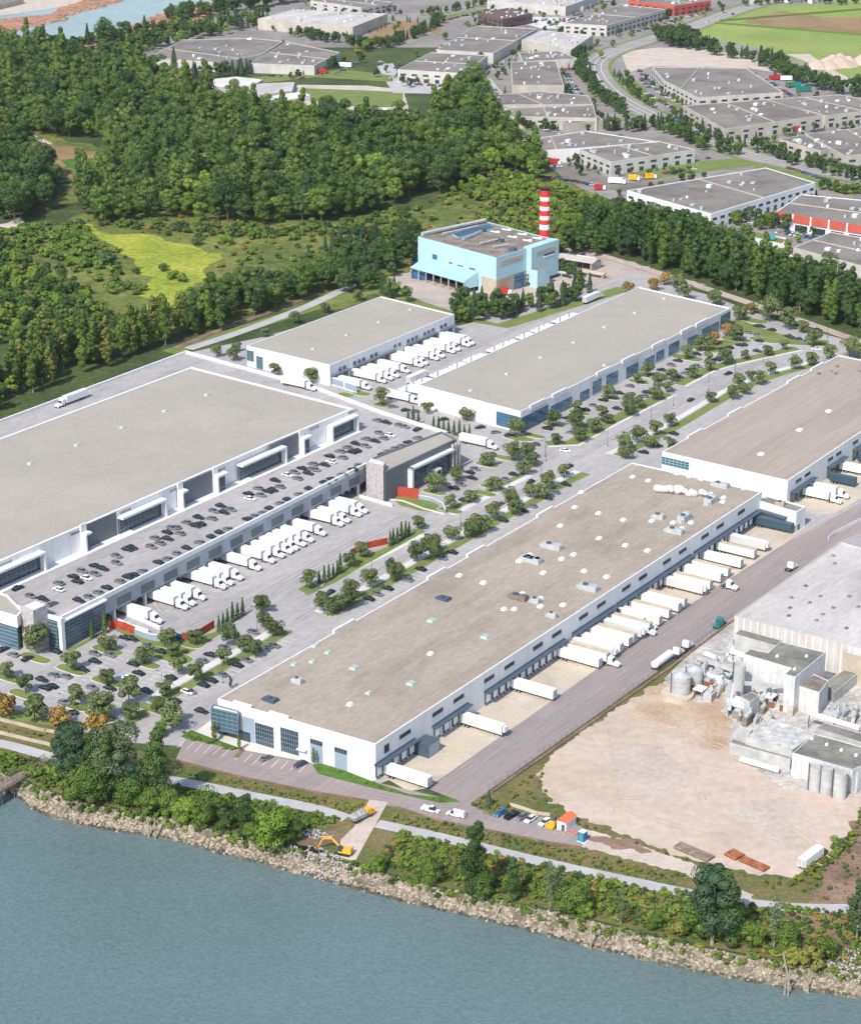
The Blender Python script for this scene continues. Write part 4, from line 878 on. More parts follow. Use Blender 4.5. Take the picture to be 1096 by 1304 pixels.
for s, m in (('250,330 300,300 330,350 270,390 200,340 350,310 390,340 560,460 590,510 640,350 700,400 760,420 660,430 720,470 530,500 480,520 560,420 610,395 680,370 780,395 330,240 300,210 430,480 930,470 960,510 1000,480 1050,500', None),):
    for x, y in q8(s):
        m = random.choice(['old_wall', 'metal', 'metal', 'rust', 'white_wall', 'concrete', 'roof_brown'])
        eq.append((anyobj('plant_machine', None, 'machinery', m, x, y, random.uniform(2.5, 6), random.uniform(1.5, 3), random.uniform(1.2, 3.6), random.choice([0, pi/2, .1]), group='machines in the old plant yard'), {'old_wall': 'grey machine', 'metal': 'steel machine', 'rust': 'rusty machine', 'white_wall': 'white machine', 'concrete': 'concrete machine block', 'roof_brown': 'brown machine'}[m]))
for _ in range(75):
    x, y = random.choice(((random.uniform(200, 440), random.uniform(190, 380)), (random.uniform(500, 800), random.uniform(330, 470)), (random.uniform(930, 1090), random.uniform(430, 540)), (random.uniform(420, 600), random.uniform(400, 540)), (random.uniform(370, 480), random.uniform(100, 180))))
    m = random.choice(['old_wall', 'metal', 'metal', 'rust', 'white_wall', 'metal_dark', 'roof_brown']); x, y = q8('%f,%f' % (x, y))[0]
    eq.append((anyobj('plant_machine', None, 'machinery', m, x, y, random.uniform(1, 3.2), random.uniform(.7, 1.6), random.uniform(.6, 2.4), random.choice([0, pi/2, .3]), group='machines in the old plant yard'), {'old_wall': 'small grey machine', 'metal': 'small steel machine', 'rust': 'small rusty machine', 'white_wall': 'small white machine', 'metal_dark': 'small dark machine', 'roof_brown': 'small brown machine'}[m]))
number(eq, '%s%s %samong the old plant machinery')
def conveyor(a, za, c, zc, label, w=1.2, m='metal'):
    p, q = at(*a, za), at(*c, zc); t = empty('conveyor', (p.x, p.y, 0), label, 'conveyor'); b = MB(); b.tube(p, q, w*.6, n=4); part(t, 'gallery', m, b)
    n = max(2, int((q-p).length/9))
    for k in range(n+1):
        r = p.lerp(q, k/n); b = MB(); b.tube((r.x, r.y, 0), (r.x, r.y, r.z), .2, n=4); part(t, 'leg', 'metal_dark', b)
conveyor(q8('460,300')[0], 7, q8('755,325')[0], 7, 'long thin conveyor gallery crossing from the slim silo to the brown roof')
conveyor(q8('375,450')[0], 2, q8('400,300')[0], 9, 'steep conveyor leaning against the slim silo')
conveyor(q8('440,712')[0], 1.2, q8('650,775')[0], 1.2, 'low white pipe along the front of the plant building', 1.4, 'white_paint')
conveyor(q8('815,462')[0], 5, q8('1090,545')[0], 5, 'white pipe bridge over the plant yard', 1.3, 'white_paint')
conveyor(q8('210,160')[0], 3, q8('430,235')[0], 3, 'raised white duct between the road and the plant hall', 1.8, 'old_wall')
for s in ('385,125 470,150', '400,108 490,128', '245,135 330,170'):
    a, c = q8(s); conveyor(a, 2, c, 2, 'short white duct %s the plant yard' % {'385': 'nearest the lean-to in', '400': 'behind the lean-to in', '245': 'beside the road at the corner of'}[s[:3]], 1.4, 'white_paint')
for s, lab in (('220,330', 'small white canopy beside the squat silos'), ('600,370', 'small white square canopy, nearer one beside the conveyor'), ('655,345', 'small white square canopy, farther one beside the conveyor')):
    c = at(*q8(s)[0], 3); t = empty('canopy', (c.x, c.y, 0), lab, 'canopy'); b = MB(); b.box(c.x, c.y, 3, 4, 3.4, .3, AZ); part(t, 'canopy_roof', 'white_paint', b)
    for a in (-1, 1):
        for e in (-1, 1): b = MB(); p = c+UA*a*1.7+UB*e*1.4; b.tube((p.x, p.y, 0), (p.x, p.y, 3), .12, n=5); part(t, 'post', 'metal', b)
c = at(*q8('440,470')[0], 0); t = empty('platform', c, 'raised white service platform in front of the slim silo', 'platform'); b = MB(); b.box(c.x, c.y, 3, 8, 3.6, 2, AZ+pi/2); part(t, 'platform_deck', 'white_wall', b)
for a in (-3.4, 3.4):
    for e in (-1.4, 1.4): b = MB(); p = c+UB*a+UA*e; b.tube((p.x, p.y, 0), (p.x, p.y, 3), .2, n=5); part(t, 'leg', 'metal_dark', b)
# --- 7 light blue incinerator plant and its striped chimney
ZB = 20.5
PB = building('light blue industrial plant building with dark flat roof in front of the chimney', '532,301 632,328 705,304.5 647,289 617,281', ZB, 'teal', 'roof_brown', name='industrial_plant', cat='plant', par=.4)
t = PB['t']; a_, c_, r_ = PB['P'][0], PB['P'][1], PB['P'][2]
LL = (c_-a_).length; LR = (r_-c_).length
b = MB(); b.wbox(c_, r_, LR*.52, LR+.4, 2, ZB+.5, -2, 3.2); part(t, 'tower_block', 'teal', b)
b = MB(); b.wbox(c_, r_, LR*.60, LR*.93, ZB-4.4, ZB-2.4, 3.2, 3.35); part(t, 'sign_band', 'beige', b)
b = MB(); b.wbox(c_, r_, LR*.74, LR*.93, ZB-6.2, ZB-5.2, 3.2, 3.4); part(t, 'blue_stripe', 'deep_blue', b)
b = MB(); b.wbox(c_, r_, LR*.74, LR*.93, ZB-7.2, ZB-6.25, 3.2, 3.38); part(t, 'white_stripe', 'white_paint', b)
b = MB(); b.wbox(c_, r_, LR*.06, LR*.44, ZB-5.0, ZB-2.6, 0, .2); part(t, 'window_band', 'beige', b)
b = MB(); b.wbox(c_, r_, .2, LR*.52, 0, 8.6, 0, .15, 0); b.wbox(a_, c_, LL*.82, LL-.1, 0, 8.6, 0, .15, 0); part(t, 'beige_wall', 'beige', b)
b = MB(); b.wbox(c_, r_, LR*.30, LR*.46, 0, 8.4, .15, .5); part(t, 'door', 'glass_blue', b)
b = MB(); b.wbox(c_, r_, LR*.50, LR*.72, 0, 9.5, 3.2, 8); part(t, 'side_annex', 'teal', b)
b = MB(); b.wbox(c_, r_, LR*.51, LR*.71, 9.5, 9.7, 3.4, 7.8); part(t, 'annex_roof', 'roof_brown', b)
for k, z in enumerate((4, 6.2)):
    b = MB(); P0 = c_.lerp(r_, .3); P1 = c_.lerp(r_, .6); n = Vector((P1.y-P0.y, P0.x-P1.x, 0)).normalized()*1.4
    b.tube((P0.x+n.x, P0.y+n.y, z), (P1.x+n.x, P1.y+n.y, z), .35); part(t, 'pipe', 'metal_dark', b)
def wbz(s): return zp(520, 270, K5, s)
for s in ('168,290 200,335', '282,345 305,368', '345,365 380,390', '425,385 465,410'):
    s0, s1, z0, z1 = feat(a_, c_, *wbz(s)); b = MB(); b.wbox(a_, c_, s0, s1, z0, max(z1, z0+1.2), 0, .2); part(t, 'window', 'glass_blue', b)
s0, _ = onwall(a_, c_, *wbz('95,340')[0]); s1, _ = onwall(a_, c_, *wbz('500,430')[0])
n = Vector((c_.y-a_.y, a_.x-c_.x, 0)).normalized(); u = (c_-a_).normalized(); s0 = LL*.10; s1 = LL*.78
A_, B_ = a_+u*s0, a_+u*s1; b = MB()
b.hexa([(*(A_+n*11).xy, 6.2), (*(B_+n*11).xy, 6.2), (*(B_+n*.2).xy, 10), (*(A_+n*.2).xy, 10), (*(A_+n*11).xy, 6.6), (*(B_+n*11).xy, 6.6), (*(B_+n*.2).xy, 10.4), (*(A_+n*.2).xy, 10.4)])
part(t, 'canopy_roof', 'teal_roof', b)
b = MB(); b.face([(*(B_+n*11).xy, 6.2), (*(B_+n*11).xy, 2.5), (*(B_+n*.2).xy, 2.5), (*(B_+n*.2).xy, 10)]); part(t, 'canopy_gable', 'teal', b)
for k in range(8): p = A_.lerp(B_, k/7)+n*10.4; b = MB(); b.tube((p.x, p.y, 0), (p.x, p.y, 6.3), .35, n=5); part(t, 'canopy_post', 'beige', b)
b = MB(); b.wbox(a_, c_, s0, s1, 0, 6, 0, .3); part(t, 'tipping_hall', 'black', b)
# roof features
tl = [at(x, y, ZB+.3) for x, y in wbz('305,150 345,175 600,110 560,85')]; b = MB(); b.prism([(p.x, p.y) for p in tl], ZB-.3, ZB+.4, 0, 1); b.build('roof_well', [M['teal'], M['deep_blue']], t)
for s in ('95,150 535,55', '380,185 505,130', '500,215 660,180', '590,240 700,222', '240,150 480,95'):
    p, q = [at(x, y, ZB+1) for x, y in wbz(s)]; b = MB(); b.tube(p, q, 1.1 if s[:2] == '95' else .5, n=6); part(t, 'roof_duct', 'metal', b)
for x, y in wbz('610,135 690,120 730,170 800,152 835,195 905,180'): roof_unit(t, x, y, ZB-.3, 5, 1.2, .6, 'white_paint', 0, 'roof_light')
for x, y in wbz('640,195 515,125 730,260'): roof_unit(t, x, y, ZB-.3, 3.5, 2.2, 1.6, 'metal_dark', 0, 'roof_unit')
c = at(692, 342, 0); rr = 2.75
_, hz = 0, 0
dC = hypot(c.x, c.y); top = CH-dC*math.tan(PITCH+math.atan((240-652)/FPX)); b = None
ch = empty('chimney', c, 'tall chimney with red and white bands behind the light blue plant', 'chimney')
edges = [0, .02, .32, .41, .54, .62, .74, .83, .94, 1]
H1 = top-1.2
def yz(py): return CH-dC*math.tan(PITCH+math.atan((py-652)/FPX))
lv = [(0, 'concrete_lt')]; ys = [299, 290.5, 284, 278, 273, 266, 261, 254, 249, 240.5]
zs = [yz(y) for y in ys]; b = MB(); b.cyl(c.x, c.y, 0, zs[0], rr*1.08, rr*1.04, n=24); part(ch, 'concrete_base', 'concrete_lt', b)
for k in range(len(zs)-1):
    b = MB(); f0, f1 = 1.04-.06*k/9, 1.04-.06*(k+1)/9; b.cyl(c.x, c.y, zs[k], zs[k+1], rr*f0, rr*f1, n=24); part(ch, 'red_band' if k % 2 == 0 else 'white_band', 'red_stack' if k % 2 == 0 else 'white_paint', b)
b = MB(); b.cyl(c.x, c.y, zs[-1], zs[-1]+1.0, rr*1.02, n=24); part(ch, 'rim', 'black', b)
# --- 8 the industrial park beyond
far = [
 ('long cream flat roofed warehouse near the top left of the industrial park', '328,23 449,34 493,17 373,11', 10, 'cream_wall', 'roof_white', 0),
 ('grey roofed warehouse with white walls, left one beside the river trees', '190,73 233,50 320,48 360,52 333,69 278,79', 8, 'pale_wall', 'roof_far', 0),
 ('grey roofed warehouse with a pale side, right of the left riverside one', '318,80 365,53 433,66 400,83', 8, 'pale_wall', 'roof_far', 0),
 ('dark roofed warehouse behind the taller one beyond the sports field', '556,63 606,32 684,36 628,67', 9, 'pale_wall', 'roof_far', 0),
 ('dark roofed warehouse with white walls just beyond the sports field', '506,88 548,66 621,70 593,93', 10, 'pale_wall', 'roof_far', 6),
 ('tan roofed warehouse beside the curving main road', '664,50 688,38 755,44 727,63', 9, 'cream_wall', 'roof_white', 0),
 ('dark roofed warehouse with white front and yard of crates', '650,78 708,77 718,108 652,108', 10, 'cream_wall', 'roof_far', 0),
 ('long low dark roofed unit with a tree in front', '626,120 690,116 748,121 755,132 628,133', 7, 'cream_wall', 'roof_far', 5),
 ('beige warehouse with dark roof and truck docks beside the woods', '628,138 755,133 760,150 634,147', 9, 'cream_wall', 'roof_far', 8),
 ('L shaped white warehouse with dark roof just beyond the woods', '655,180 745,166 838,180 740,188 677,192', 9, 'white_wall', 'roof_far', 0),
 ('white warehouse with dark roof and loading doors behind the marsh', '738,190 838,179 885,190 778,206', 9, 'pale_wall', 'roof_far', 7),
 ('large dark roofed warehouse with white bays, in front of the hedge', '798,242 975,213 1038,232 905,272', 10, 'white_wall', 'roof_far', 14),
 ('dark roofed warehouse with a pale curved yard behind it', '830,85 950,86 997,117 888,124 845,102', 9, 'pale_wall', 'roof_far', 8),
 ('wide dark roofed warehouse below the green containers', '870,134 975,126 1050,146 922,164', 9, 'cream_wall', 'roof_far', 7),
 ('wide dark roofed warehouse with dock doors at the right edge', '975,126 1070,120 1150,135 1050,147', 9, 'cream_wall', 'roof_far', 6),
 ('cream office building with dark windows in two storeys', '992,177 1025,170 1075,185 1045,192', 9, 'cream_wall', 'roof_far', 10),
 ('cream warehouse with dark roof beside the two storey office', '1025,170 1130,158 1180,190 1075,198', 10, 'cream_wall', 'roof_far', 5),
 ('dark roofed building with a row of red and white bays', '988,269 1020,247 1180,262 1200,305', 10, 'white_wall', 'roof_far', 0),
 ('plain white warehouse with grey roof at the right edge', '1010,315 1058,295 1200,320 1200,366', 11, 'pale_wall', 'roof_far', 0),
 ('grey roofed building with colonnaded wall near the top', '718,29 790,5 847,11 772,32', 10, 'pale_wall', 'roof_far', 14),
 ('red walled building at the top edge beside the main road', '800,0 860,-8 905,0 858,7', 10, 'red_wall', 'roof_far', 6),
 ('dark brown two storey office behind the dark roofed warehouse', '608,16 650,9 678,17 640,24', 9, 'brick_brown', 'brick_brown', 8),
 ('large pale roofed building at the top edge', '620,0 700,-12 760,-6 720,8', 9, 'pale_wall', 'roof_white', 0),
 ('low grey roofed unit left of the tree lined side road', '700,137 742,133 768,152 722,158', 7, 'cream_wall', 'roof_far', 0),
 ('grey low unit partly hidden behind the tan roofed warehouse', '660,66 712,64 735,74 665,78', 7, 'pale_wall', 'roof_far', 0),
 ('small light office behind the long cream warehouse', '395,0 430,-6 500,2 460,9', 9, 'pale_wall', 'roof_far', 5),
 ('flat school building with pale curved roof beside the sports field', '252,102 300,97 335,101 320,109 262,111', 5, 'pale_wall', 'concrete_lt', 0),
 ('school building with mixed grey roofs, right of the curved one', '290,113 330,106 375,104 372,115 330,120', 5, 'pale_wall', 'roof_white', 0),
 ('small white school block next to the sports field corner', '345,122 385,116 395,121 360,128', 4, 'white_wall', 'white_wall', 0),
 ('white flat kiosk at the lower edge of the sports field', '474,141 488,136 502,141 494,146', 4, 'white_wall', 'white_wall', 0),
 ('shed with yellow roof on the river bank at the top left', '-30,14 0,5 30,-2 10,-8', 5, 'beige', 'roof_old', 0),
]
FB = []
random.seed(5)
for lab, roof, z, wm, rm, bays_ in far:
    B = building(lab, roof, z, wm, rm, name='industrial_building', cat='building', par=.4, th=.7); FB.append(B)
    P = B['P']; n = len(P)
    if bays_:                                # windows along the walls that face the camera
        for k in range(n):
            a, c = P[k], P[(k+1) % n]
            if proj(a)[0] > proj(c)[0]: a, c = c, a
            mid = (a+c)/2; nn = Vector((c.y-a.y, a.x-c.x, 0)); cen = centre(P)
            if nn.dot(mid-cen) <= 0 or (c-a).length < 18: continue
            L = (c-a).length; m_ = max(2, min(bays_, int(L/8)))
            for q in range(m_):
                s = L*(q+.5)/m_; b = MB(); ww = min(2.4, L/m_*.26); b.wbox(a, c, s-ww, s+ww, z*.55, z*.70, 0, .15); b.wbox(a, c, s-ww*.7, s+ww*.7, .4, z*.34, 0, .15); part(B['t'], 'window', 'glass', b)
    I = ccw([(p.x, p.y) for p in P]); ex = max(p.x for p in P)-min(p.x for p in P)
    xs = [p.x for p in P]; ys_ = [p.y for p in P]; made = 0
    def inside(x, y, Q):
        r = False
        for i in range(len(Q)):
            x1, y1 = Q[i][0], Q[i][1]; x2, y2 = Q[i-1][0], Q[i-1][1]
            if (y1 > y) != (y2 > y) and x < (x2-x1)*(y-y1)/(y2-y1)+x1: r = not r
        return r
    In = [(q.x, q.y) for q in inset(I, 4)]
    if z > 6:
        for _ in range(60):
            x, y = random.uniform(min(xs), max(xs)), random.uniform(min(ys_), max(ys_))
            if inside(x, y, In):
                b = MB(); h = random.choice([.9, 1.2, 1.8]); L_ = random.choice([1.6, 2.2, 3.4]); b.box(x, y, z-.4, L_, L_*.8, h, AZ); part(B['t'], 'roof_unit', random.choice(['white_paint', 'metal', 'metal']), b); made += 1
                if made >= 14: break
        # seams of the roof, raised upstands
        if ex > 60 and rm == 'roof_far':
            a, c = P[0].lerp(P[1], .5), P[-1].lerp(P[-2], .5); b = MB(); b.wbox(a, c, 1, (c-a).length-1, z-.38, z+.1, -.3, .3); part(B['t'], 'fire_wall', 'cream_wall', b)
B = FB[17]; a, c = B['P'][0], B['P'][3]; L = (c-a).length
for k in range(9):
    b = MB(); b.wbox(a, c, L*k/9+.4, L*(k+1)/9-1.2, 5.6, 10.2, 0, .8); part(B['t'], 'red_bay', 'red_wall', b); b = MB(); b.wbox(a, c, L*k/9+1.4, L*(k+1)/9-2.4, .4, 4.2, 0, .3); part(B['t'], 'window', 'glass', b)
# tents and sheds around the plant
for s, L_, W_, h, m, lab, nm, ct in (('500,355', 26, 12, 4.5, 'cream_wall', 'long cream roofed open shed right of the light blue plant', 'shed', 'shed'), ('600,345', 12, 9, 4, 'white_wall', 'small white gabled shed behind the long cream one', 'shed', 'shed'), ('640,470', 20, 4, 2.5, 'beige', 'low tan storage rack row below the cream shed', 'storage_rack', 'rack'), ('330,480', 16, 4, 2.5, 'metal', 'low grey bin row against the light blue plant', 'storage_bin', 'bin')):
    c = at(*zp(680, 300, 120/1096, s)[0], 0); t = empty(nm, c, lab, ct); r = atan2(UB.y, UB.x)
    for a in (-1, 0, 1): b = MB(); b.box(c.x+cos(r)*a*L_*.45, c.y+sin(r)*a*L_*.45, 0, .5, W_*.9, h, r); part(t, 'bay_wall', 'old_wall', b)
    ux, uy = cos(r), sin(r); b = MB()
    def g(a, w, z): return (c.x+ux*a-uy*w, c.y+uy*a+ux*w, z)
    b.face([g(-L_/2, -W_/2, h), g(L_/2, -W_/2, h), g(L_/2, 0, h*1.3), g(-L_/2, 0, h*1.3)]); b.face([g(-L_/2, 0, h*1.3), g(L_/2, 0, h*1.3), g(L_/2, W_/2, h), g(-L_/2, W_/2, h)]); part(t, 'shed_roof', m, b)

# hedges, small trees and cars round the far buildings are placed later, from these edges
EDGES = []
for B in FB[:26]:
    P = B['P']; n = len(P); cen = centre(P)
    for k in range(n):
        a, c = P[k], P[(k+1) % n]; L = (c-a).length
        if L < 25: continue
        u = (c-a)/L; nn = Vector((u.y, -u.x, 0)); nn = nn if nn.dot((a+c)/2-cen) > 0 else -nn; EDGES.append((a, c, u, nn, L))
def inpoly_(x, y, Q):
    r = False
    for i in range(len(Q)):
        x1, y1 = Q[i]; x2, y2 = Q[i-1]
        if (y1 > y) != (y2 > y) and x < (x2-x1)*(y-y1)/(y2-y1)+x1: r = not r
    return r
FPX_ = [[(p.x, p.y) for p in B['P']] for B in FB]
# ------------------------------------------------------------------ vehicles
KID = {}
def dup(root, loc, rz=None, scale=None, deep=True):
    if root.name not in KID: KID[root.name] = [(c, list(c.children)) for c in root.children]
    r = root.copy(); C.objects.link(r); r.location = loc
    if rz is not None: r.rotation_euler = (0, 0, rz)
    if scale is not None: r.scale = (scale,)*3 if isinstance(scale, (int, float)) else scale
    if deep:
        for ch, gs in KID[root.name]:
            c = ch.copy(); C.objects.link(c); c.parent = r
            for g in gs: d = g.copy(); C.objects.link(d); d.parent = c
    return r
PAINT = {'off white': plain('paint_off_white', (.55, .56, .56), .5), 'black': plain('paint_black', (.012, .012, .013), .3), 'silver': plain('paint_silver', (.22, .22, .23), .3, .3), 'white': plain('paint_white', (.78, .78, .78), .3),
         'blue': plain('paint_blue', (.02, .14, .36), .3), 'red': plain('paint_red', (.45, .03, .025), .3), 'dark blue': plain('paint_navy', (.03, .05, .10), .3), 'green': plain('paint_green', (.01, .20, .17), .35), 'yellow': plain('paint_yellow', (.75, .40, .02), .4), 'teal': plain('paint_teal', (.05, .30, .33), .4), 'slate': plain('paint_slate', (.035, .075, .105), .45)}
def wheel_mesh(r, w):
    b = MB(); n = 10; i = len(b.v)
    for y in (-w/2, w/2): b.v += [(r*cos(2*pi*k/n), y, r*sin(2*pi*k/n)) for k in range(n)]
    for k in range(n): j = (k+1) % n; b.f.append((i+k, i+j, i+n+j, i+n+k)); b.m.append(0)
    b.f.append(tuple(range(i, i+n))); b.m.append(0); b.f.append(tuple(range(i+2*n-1, i+n-1, -1))); b.m.append(0)
    for y in (-w/2-.01, w/2+.01):
        i = len(b.v); b.v += [(r*.5*cos(2*pi*k/n), y, r*.5*sin(2*pi*k/n)) for k in range(n)]; b.f.append(tuple(range(i, i+n))); b.m.append(1)
    return b.mesh('wheel', [M['rubber'], M['metal']])
WM = wheel_mesh(.34, .24); WT = wheel_mesh(.5, .55)
def wheels(t, me, xs, y, z):
    for x in xs:
        for s in (-1, 1): o = link('wheel', me, t); o.location = (x, s*y, z)
used = set()
def local(name, mats, b, t): return link(name, b.mesh(name, mats), t)
def make_car(color, van=False, pickup=False):
    t = empty('parked_car' if not (van or pickup) else ('van' if van else 'pickup_truck'), (0, 0, 0), None, 'car' if not (van or pickup) else ('van' if van else 'pickup truck'))
    p = PAINT[color]; b = MB(); L = 4.6 if not (van or pickup) else 5.6
    b.hexa([(-L/2, -.88, .32), (L/2, -.84, .32), (L/2, .84, .32), (-L/2, .88, .32), (-L/2, -.9, .72), (L/2, -.82, .62), (L/2, .82, .62), (-L/2, .9, .72)])
    b.hexa([(-L/2, -.9, .72), (L/2, -.82, .62), (L/2, .82, .62), (-L/2, .9, .72), (-L/2+.1, -.8, .95), (L/2-.25, -.72, .82), (L/2-.25, .72, .82), (-L/2+.1, .8, .95)])
    x0, x1, x2, x3, h = (-1.9, -1.35, .35, 1.15, 1.42) if not (van or pickup) else ((-L/2+.1, -L/2+.3, 1.0, 1.7, 1.95) if van else (-.3, -.1, 1.0, 1.7, 1.8))
    b.hexa([(x1, -.62, h-.03), (x2, -.62, h-.03), (x2, .62, h-.03), (x1, .62, h-.03), (x1+.06, -.58, h+.05), (x2-.06, -.58, h+.05), (x2-.06, .58, h+.05), (x1+.06, .58, h+.05)])
    if van: b.hexa([(-L/2+.05, -.86, .9), (.4, -.86, .9), (.4, .86, .9), (-L/2+.05, .86, .9), (-L/2+.15, -.75, 1.9), (.4, -.75, 1.9), (.4, .75, 1.9), (-L/2+.15, .75, 1.9)])
    if pickup:
        for s in (-1, 1): b.box(-1.5, s*.8, .9, 2.4, .12, .3)
    local('body', p, b, t)
    b = MB(); b.hexa([(x0, -.78, .9), (x3, -.74, .84), (x3, .74, .84), (x0, .78, .9), (x1, -.62, h), (x2, -.62, h), (x2, .62, h), (x1, .62, h)]); local('windows', M['glass'], b, t)
    b = MB()
    for s in (-1, 1): b.box(L/2-.05, s*.6, .55, .12, .3, .14)
    local('headlights', M['white_paint'], b, t)
    wheels(t, WM, (-1.4 if L < 5 else -1.75, 1.4 if L < 5 else 1.75), .84, .34)
    return t
CAR = {}
def spawn(key, maker, loc, rz, **kw):
    if key not in CAR: CAR[key] = maker(); o = CAR[key]; o.location = loc; o.rotation_euler = (0, 0, rz)
    else: o = dup(CAR[key], loc, rz)
    return o
random.seed(21)
def put_car(px, py, color, z=0, rz=None, where='', jit=.05, kind='car'):
    c = at(px, py, z+.6); r = (atan2(UB.y, UB.x) if rz is None else rz)+random.choice([0, pi])+random.uniform(-jit, jit)
    o = spawn((kind, color), lambda: make_car(color, kind == 'van', kind == 'pickup'), (c.x, c.y, z), r)
    o['group'] = 'cars parked '+where; cars.append((o, color+{'car': ' car', 'van': ' van', 'pickup': ' pickup truck'}[kind]+' parked '+where)); return o
cars = []
RA, RB = AZ, atan2(UB.y, UB.x)
def cl(x0, y0, k, s, color, z, where, rz=None):
    for x, y in zp(x0, y0, k, s): put_car(x, y, color, z, rz, where)
dk = 'on the raised warehouse deck'; ZDK = ZD+.02
cl(20, 640, K5, '190,670 400,515 430,550 550,440 610,460 780,325 812,312 1055,205 1060,250 440,680 635,592 785,518 822,503 995,415', 'black', ZDK, dk)
cl(20, 640, K5, '15,595', 'black', ZDK, dk, RA); cl(20, 640, K5, '255,705', 'silver', ZDK, dk, RA)
cl(20, 640, K5, '300,560 105,650 465,475 555,495 705,370 705,418 970,245 1005,280 1090,175 575,625 725,547 885,478 1060,392', 'silver', ZDK, dk)
cl(20, 640, K5, '495,525 300,605', 'white', ZDK, dk)
cl(200, 580, K5, '290,430 268,488 302,476 445,350 465,395 635,265 772,248 808,238 825,172 1010,88 1055,122 210,645 385,568 440,537 630,443 790,370 915,308 1065,232', 'black', ZDK, dk)
cl(200, 580, K5, '130,500 160,542 205,465 380,437 395,385 515,375 705,228 725,275 855,215 960,115 980,158 1080,95 295,605 495,512 740,400 860,333 990,270', 'silver', ZDK, dk)
cl(200, 580, K5, '910,135 650,300', 'white', ZDK, dk)
cl(380, 480, K5, '185,612 215,550 372,522 402,512 400,463 535,445 615,315 765,455 590,545 380,645 230,712 185,737', 'black', ZDK, dk)
cl(380, 480, K5, '830,363', 'black', ZDK, dk, RA); cl(380, 480, K5, '340,490 680,500 740,345', 'silver', ZDK, dk); cl(20, 640, K5, '945,305 515,657', 'silver', ZDK, dk); cl(200, 580, K5, '145,685 690,425', 'silver', ZDK, dk)
cl(380, 480, K5, '100,605 120,645 290,517 305,560 470,430 470,480 565,388 590,425 550,300 705,335 830,425 720,480 625,520 425,618 305,680', 'silver', ZDK, dk)
cl(380, 480, K5, '640,405 230,590', 'white', ZDK, dk)
lo = 'in the riverside lot'
cl(0, 760, K3, '475,155 505,160 363,245 318,277 612,208 508,255 527,290 650,307 560,358 420,348 160,315 172,347 198,340 800,220', 'black', 0, lo)
cl(0, 760, K3, '12,200 105,235', 'black', 0, lo, RA); cl(0, 760, K3, '270,443', 'black', 0, lo, 0)
cl(0, 760, K3, '362,215 420,220 205,297 250,302 352,345 365,378 770,243 855,193 565,185 50,220', 'silver', 0, lo); cl(0, 760, K3, '245,402', 'silver', 0, lo, -.3)
cl(0, 760, K3, '490,310', 'white', 0, lo); cl(0, 760, K3, '212,207', 'black', 0, lo)
bl = 'beside the long front warehouse'
cl(0, 760, K3, '768,435 775,335 805,318 665,396 903,260', 'black', 0, bl); cl(0, 760, K3, '940,240 965,133 845,295 725,360 1015,190 1045,185', 'silver', 0, bl); cl(0, 760, K3, '715,362', 'white', 0, bl)
cl(380, 640, K5, '490,670 620,597 852,462 1070,345', 'black', 0, bl); cl(380, 640, K5, '550,635 760,535 1000,385', 'silver', 0, bl)
cl(540, 540, K5, '547,670 860,515 690,600 990,420', 'black', 0, bl); cl(540, 540, K5, '910,475 750,570', 'silver', 0, bl)
vl = 'in the visitor lot behind the red fence'
cl(540, 540, K5, '315,335 335,375 207,445 280,530 625,350', 'black', 0, vl); cl(540, 540, K5, '355,312 255,420 150,420 570,385', 'silver', 0, vl)
rd = 'on the boulevard'
for x0, y0, k, s, c_ in ((380, 640, K5, '218,627', 'black'), (540, 540, K5, '740,403', 'black'), (540, 540, K5, '530,555', 'silver'), (540, 540, K5, '1010,295', 'black'), (800, 370, K5, '695,577 435,760', 'black')):
    for x, y in zp(x0, y0, k, s): put_car(x, y, c_, 0, RA if y > 500 else RA-.25, 'on the boulevard')
for x0, y0, k, s, c_ in ((540, 540, K5, '770,140', 'black'), (540, 540, K5, '985,183', 'white'), (896, 350, K5, '785,515', 'white')):
    for x, y in zp(x0, y0, k, s): put_car(x, y, c_, 0, RB+.4, 'at the road junction')
sl_ = 'in the lot between the rear warehouses'
cl(380, 480, K5, '750,230 1010,293', 'black', 0, sl_, 0.3); cl(380, 480, K5, '660,205 810,240', 'silver', 0, sl_, .3); cl(540, 540, K5, '390,20 595,75', 'black', 0, sl_, .3); cl(540, 540, K5, '500,55', 'silver', 0, sl_, .3)
bw = 'by the blue windows'
cl(660, 440, K5, '200,577 340,505 465,445 590,378 695,328 995,168', 'black', 0, bw); cl(660, 440, K5, '525,417 775,280', 'silver', 0, bw)
cl(800, 370, K5, '228,552 343,487 478,440', 'black', 0, bw); cl(800, 370, K5, '300,517', 'silver', 0, bw); cl(540, 540, K5, '860,25', 'black', 0, bw)
mb = 'in the tree lined lot by the boulevard'
cl(660, 440, K5, '690,438 895,325 600,520', 'black', 0, mb); cl(660, 440, K5, '475,555 365,605 875,350 1045,650', 'silver', 0, mb); cl(660, 440, K5, '870,742 970,695 1080,612', 'black', 0, mb)
ul = 'in the upper end lot'
cl(800, 370, K5, '650,405 703,395 775,378 800,375 910,348 900,420 615,480 640,470 700,470 130,708 355,600 425,550', 'black', 0, ul)
cl(800, 370, K5, '903,247 925,247 998,272', 'black', 0, ul); cl(800, 370, K5, '830,290 900,308 480,525 390,575', 'silver', 0, ul)
cl(896, 350, K5, '587,425 622,440 655,445', 'black', 0, ul); cl(896, 350, K5, '697,465', 'silver', 0, ul); cl(896, 350, K5, '795,382', 'black', 0, 'on the lane along the railway')
put_car(339, 965, 'silver', 0, RA-.15, 'in the marked bays by the glazed corner'); put_car(382, 973, 'dark blue', 0, RA-.15, 'in the marked bays by the glazed corner')
rv = 'on the riverfront road'
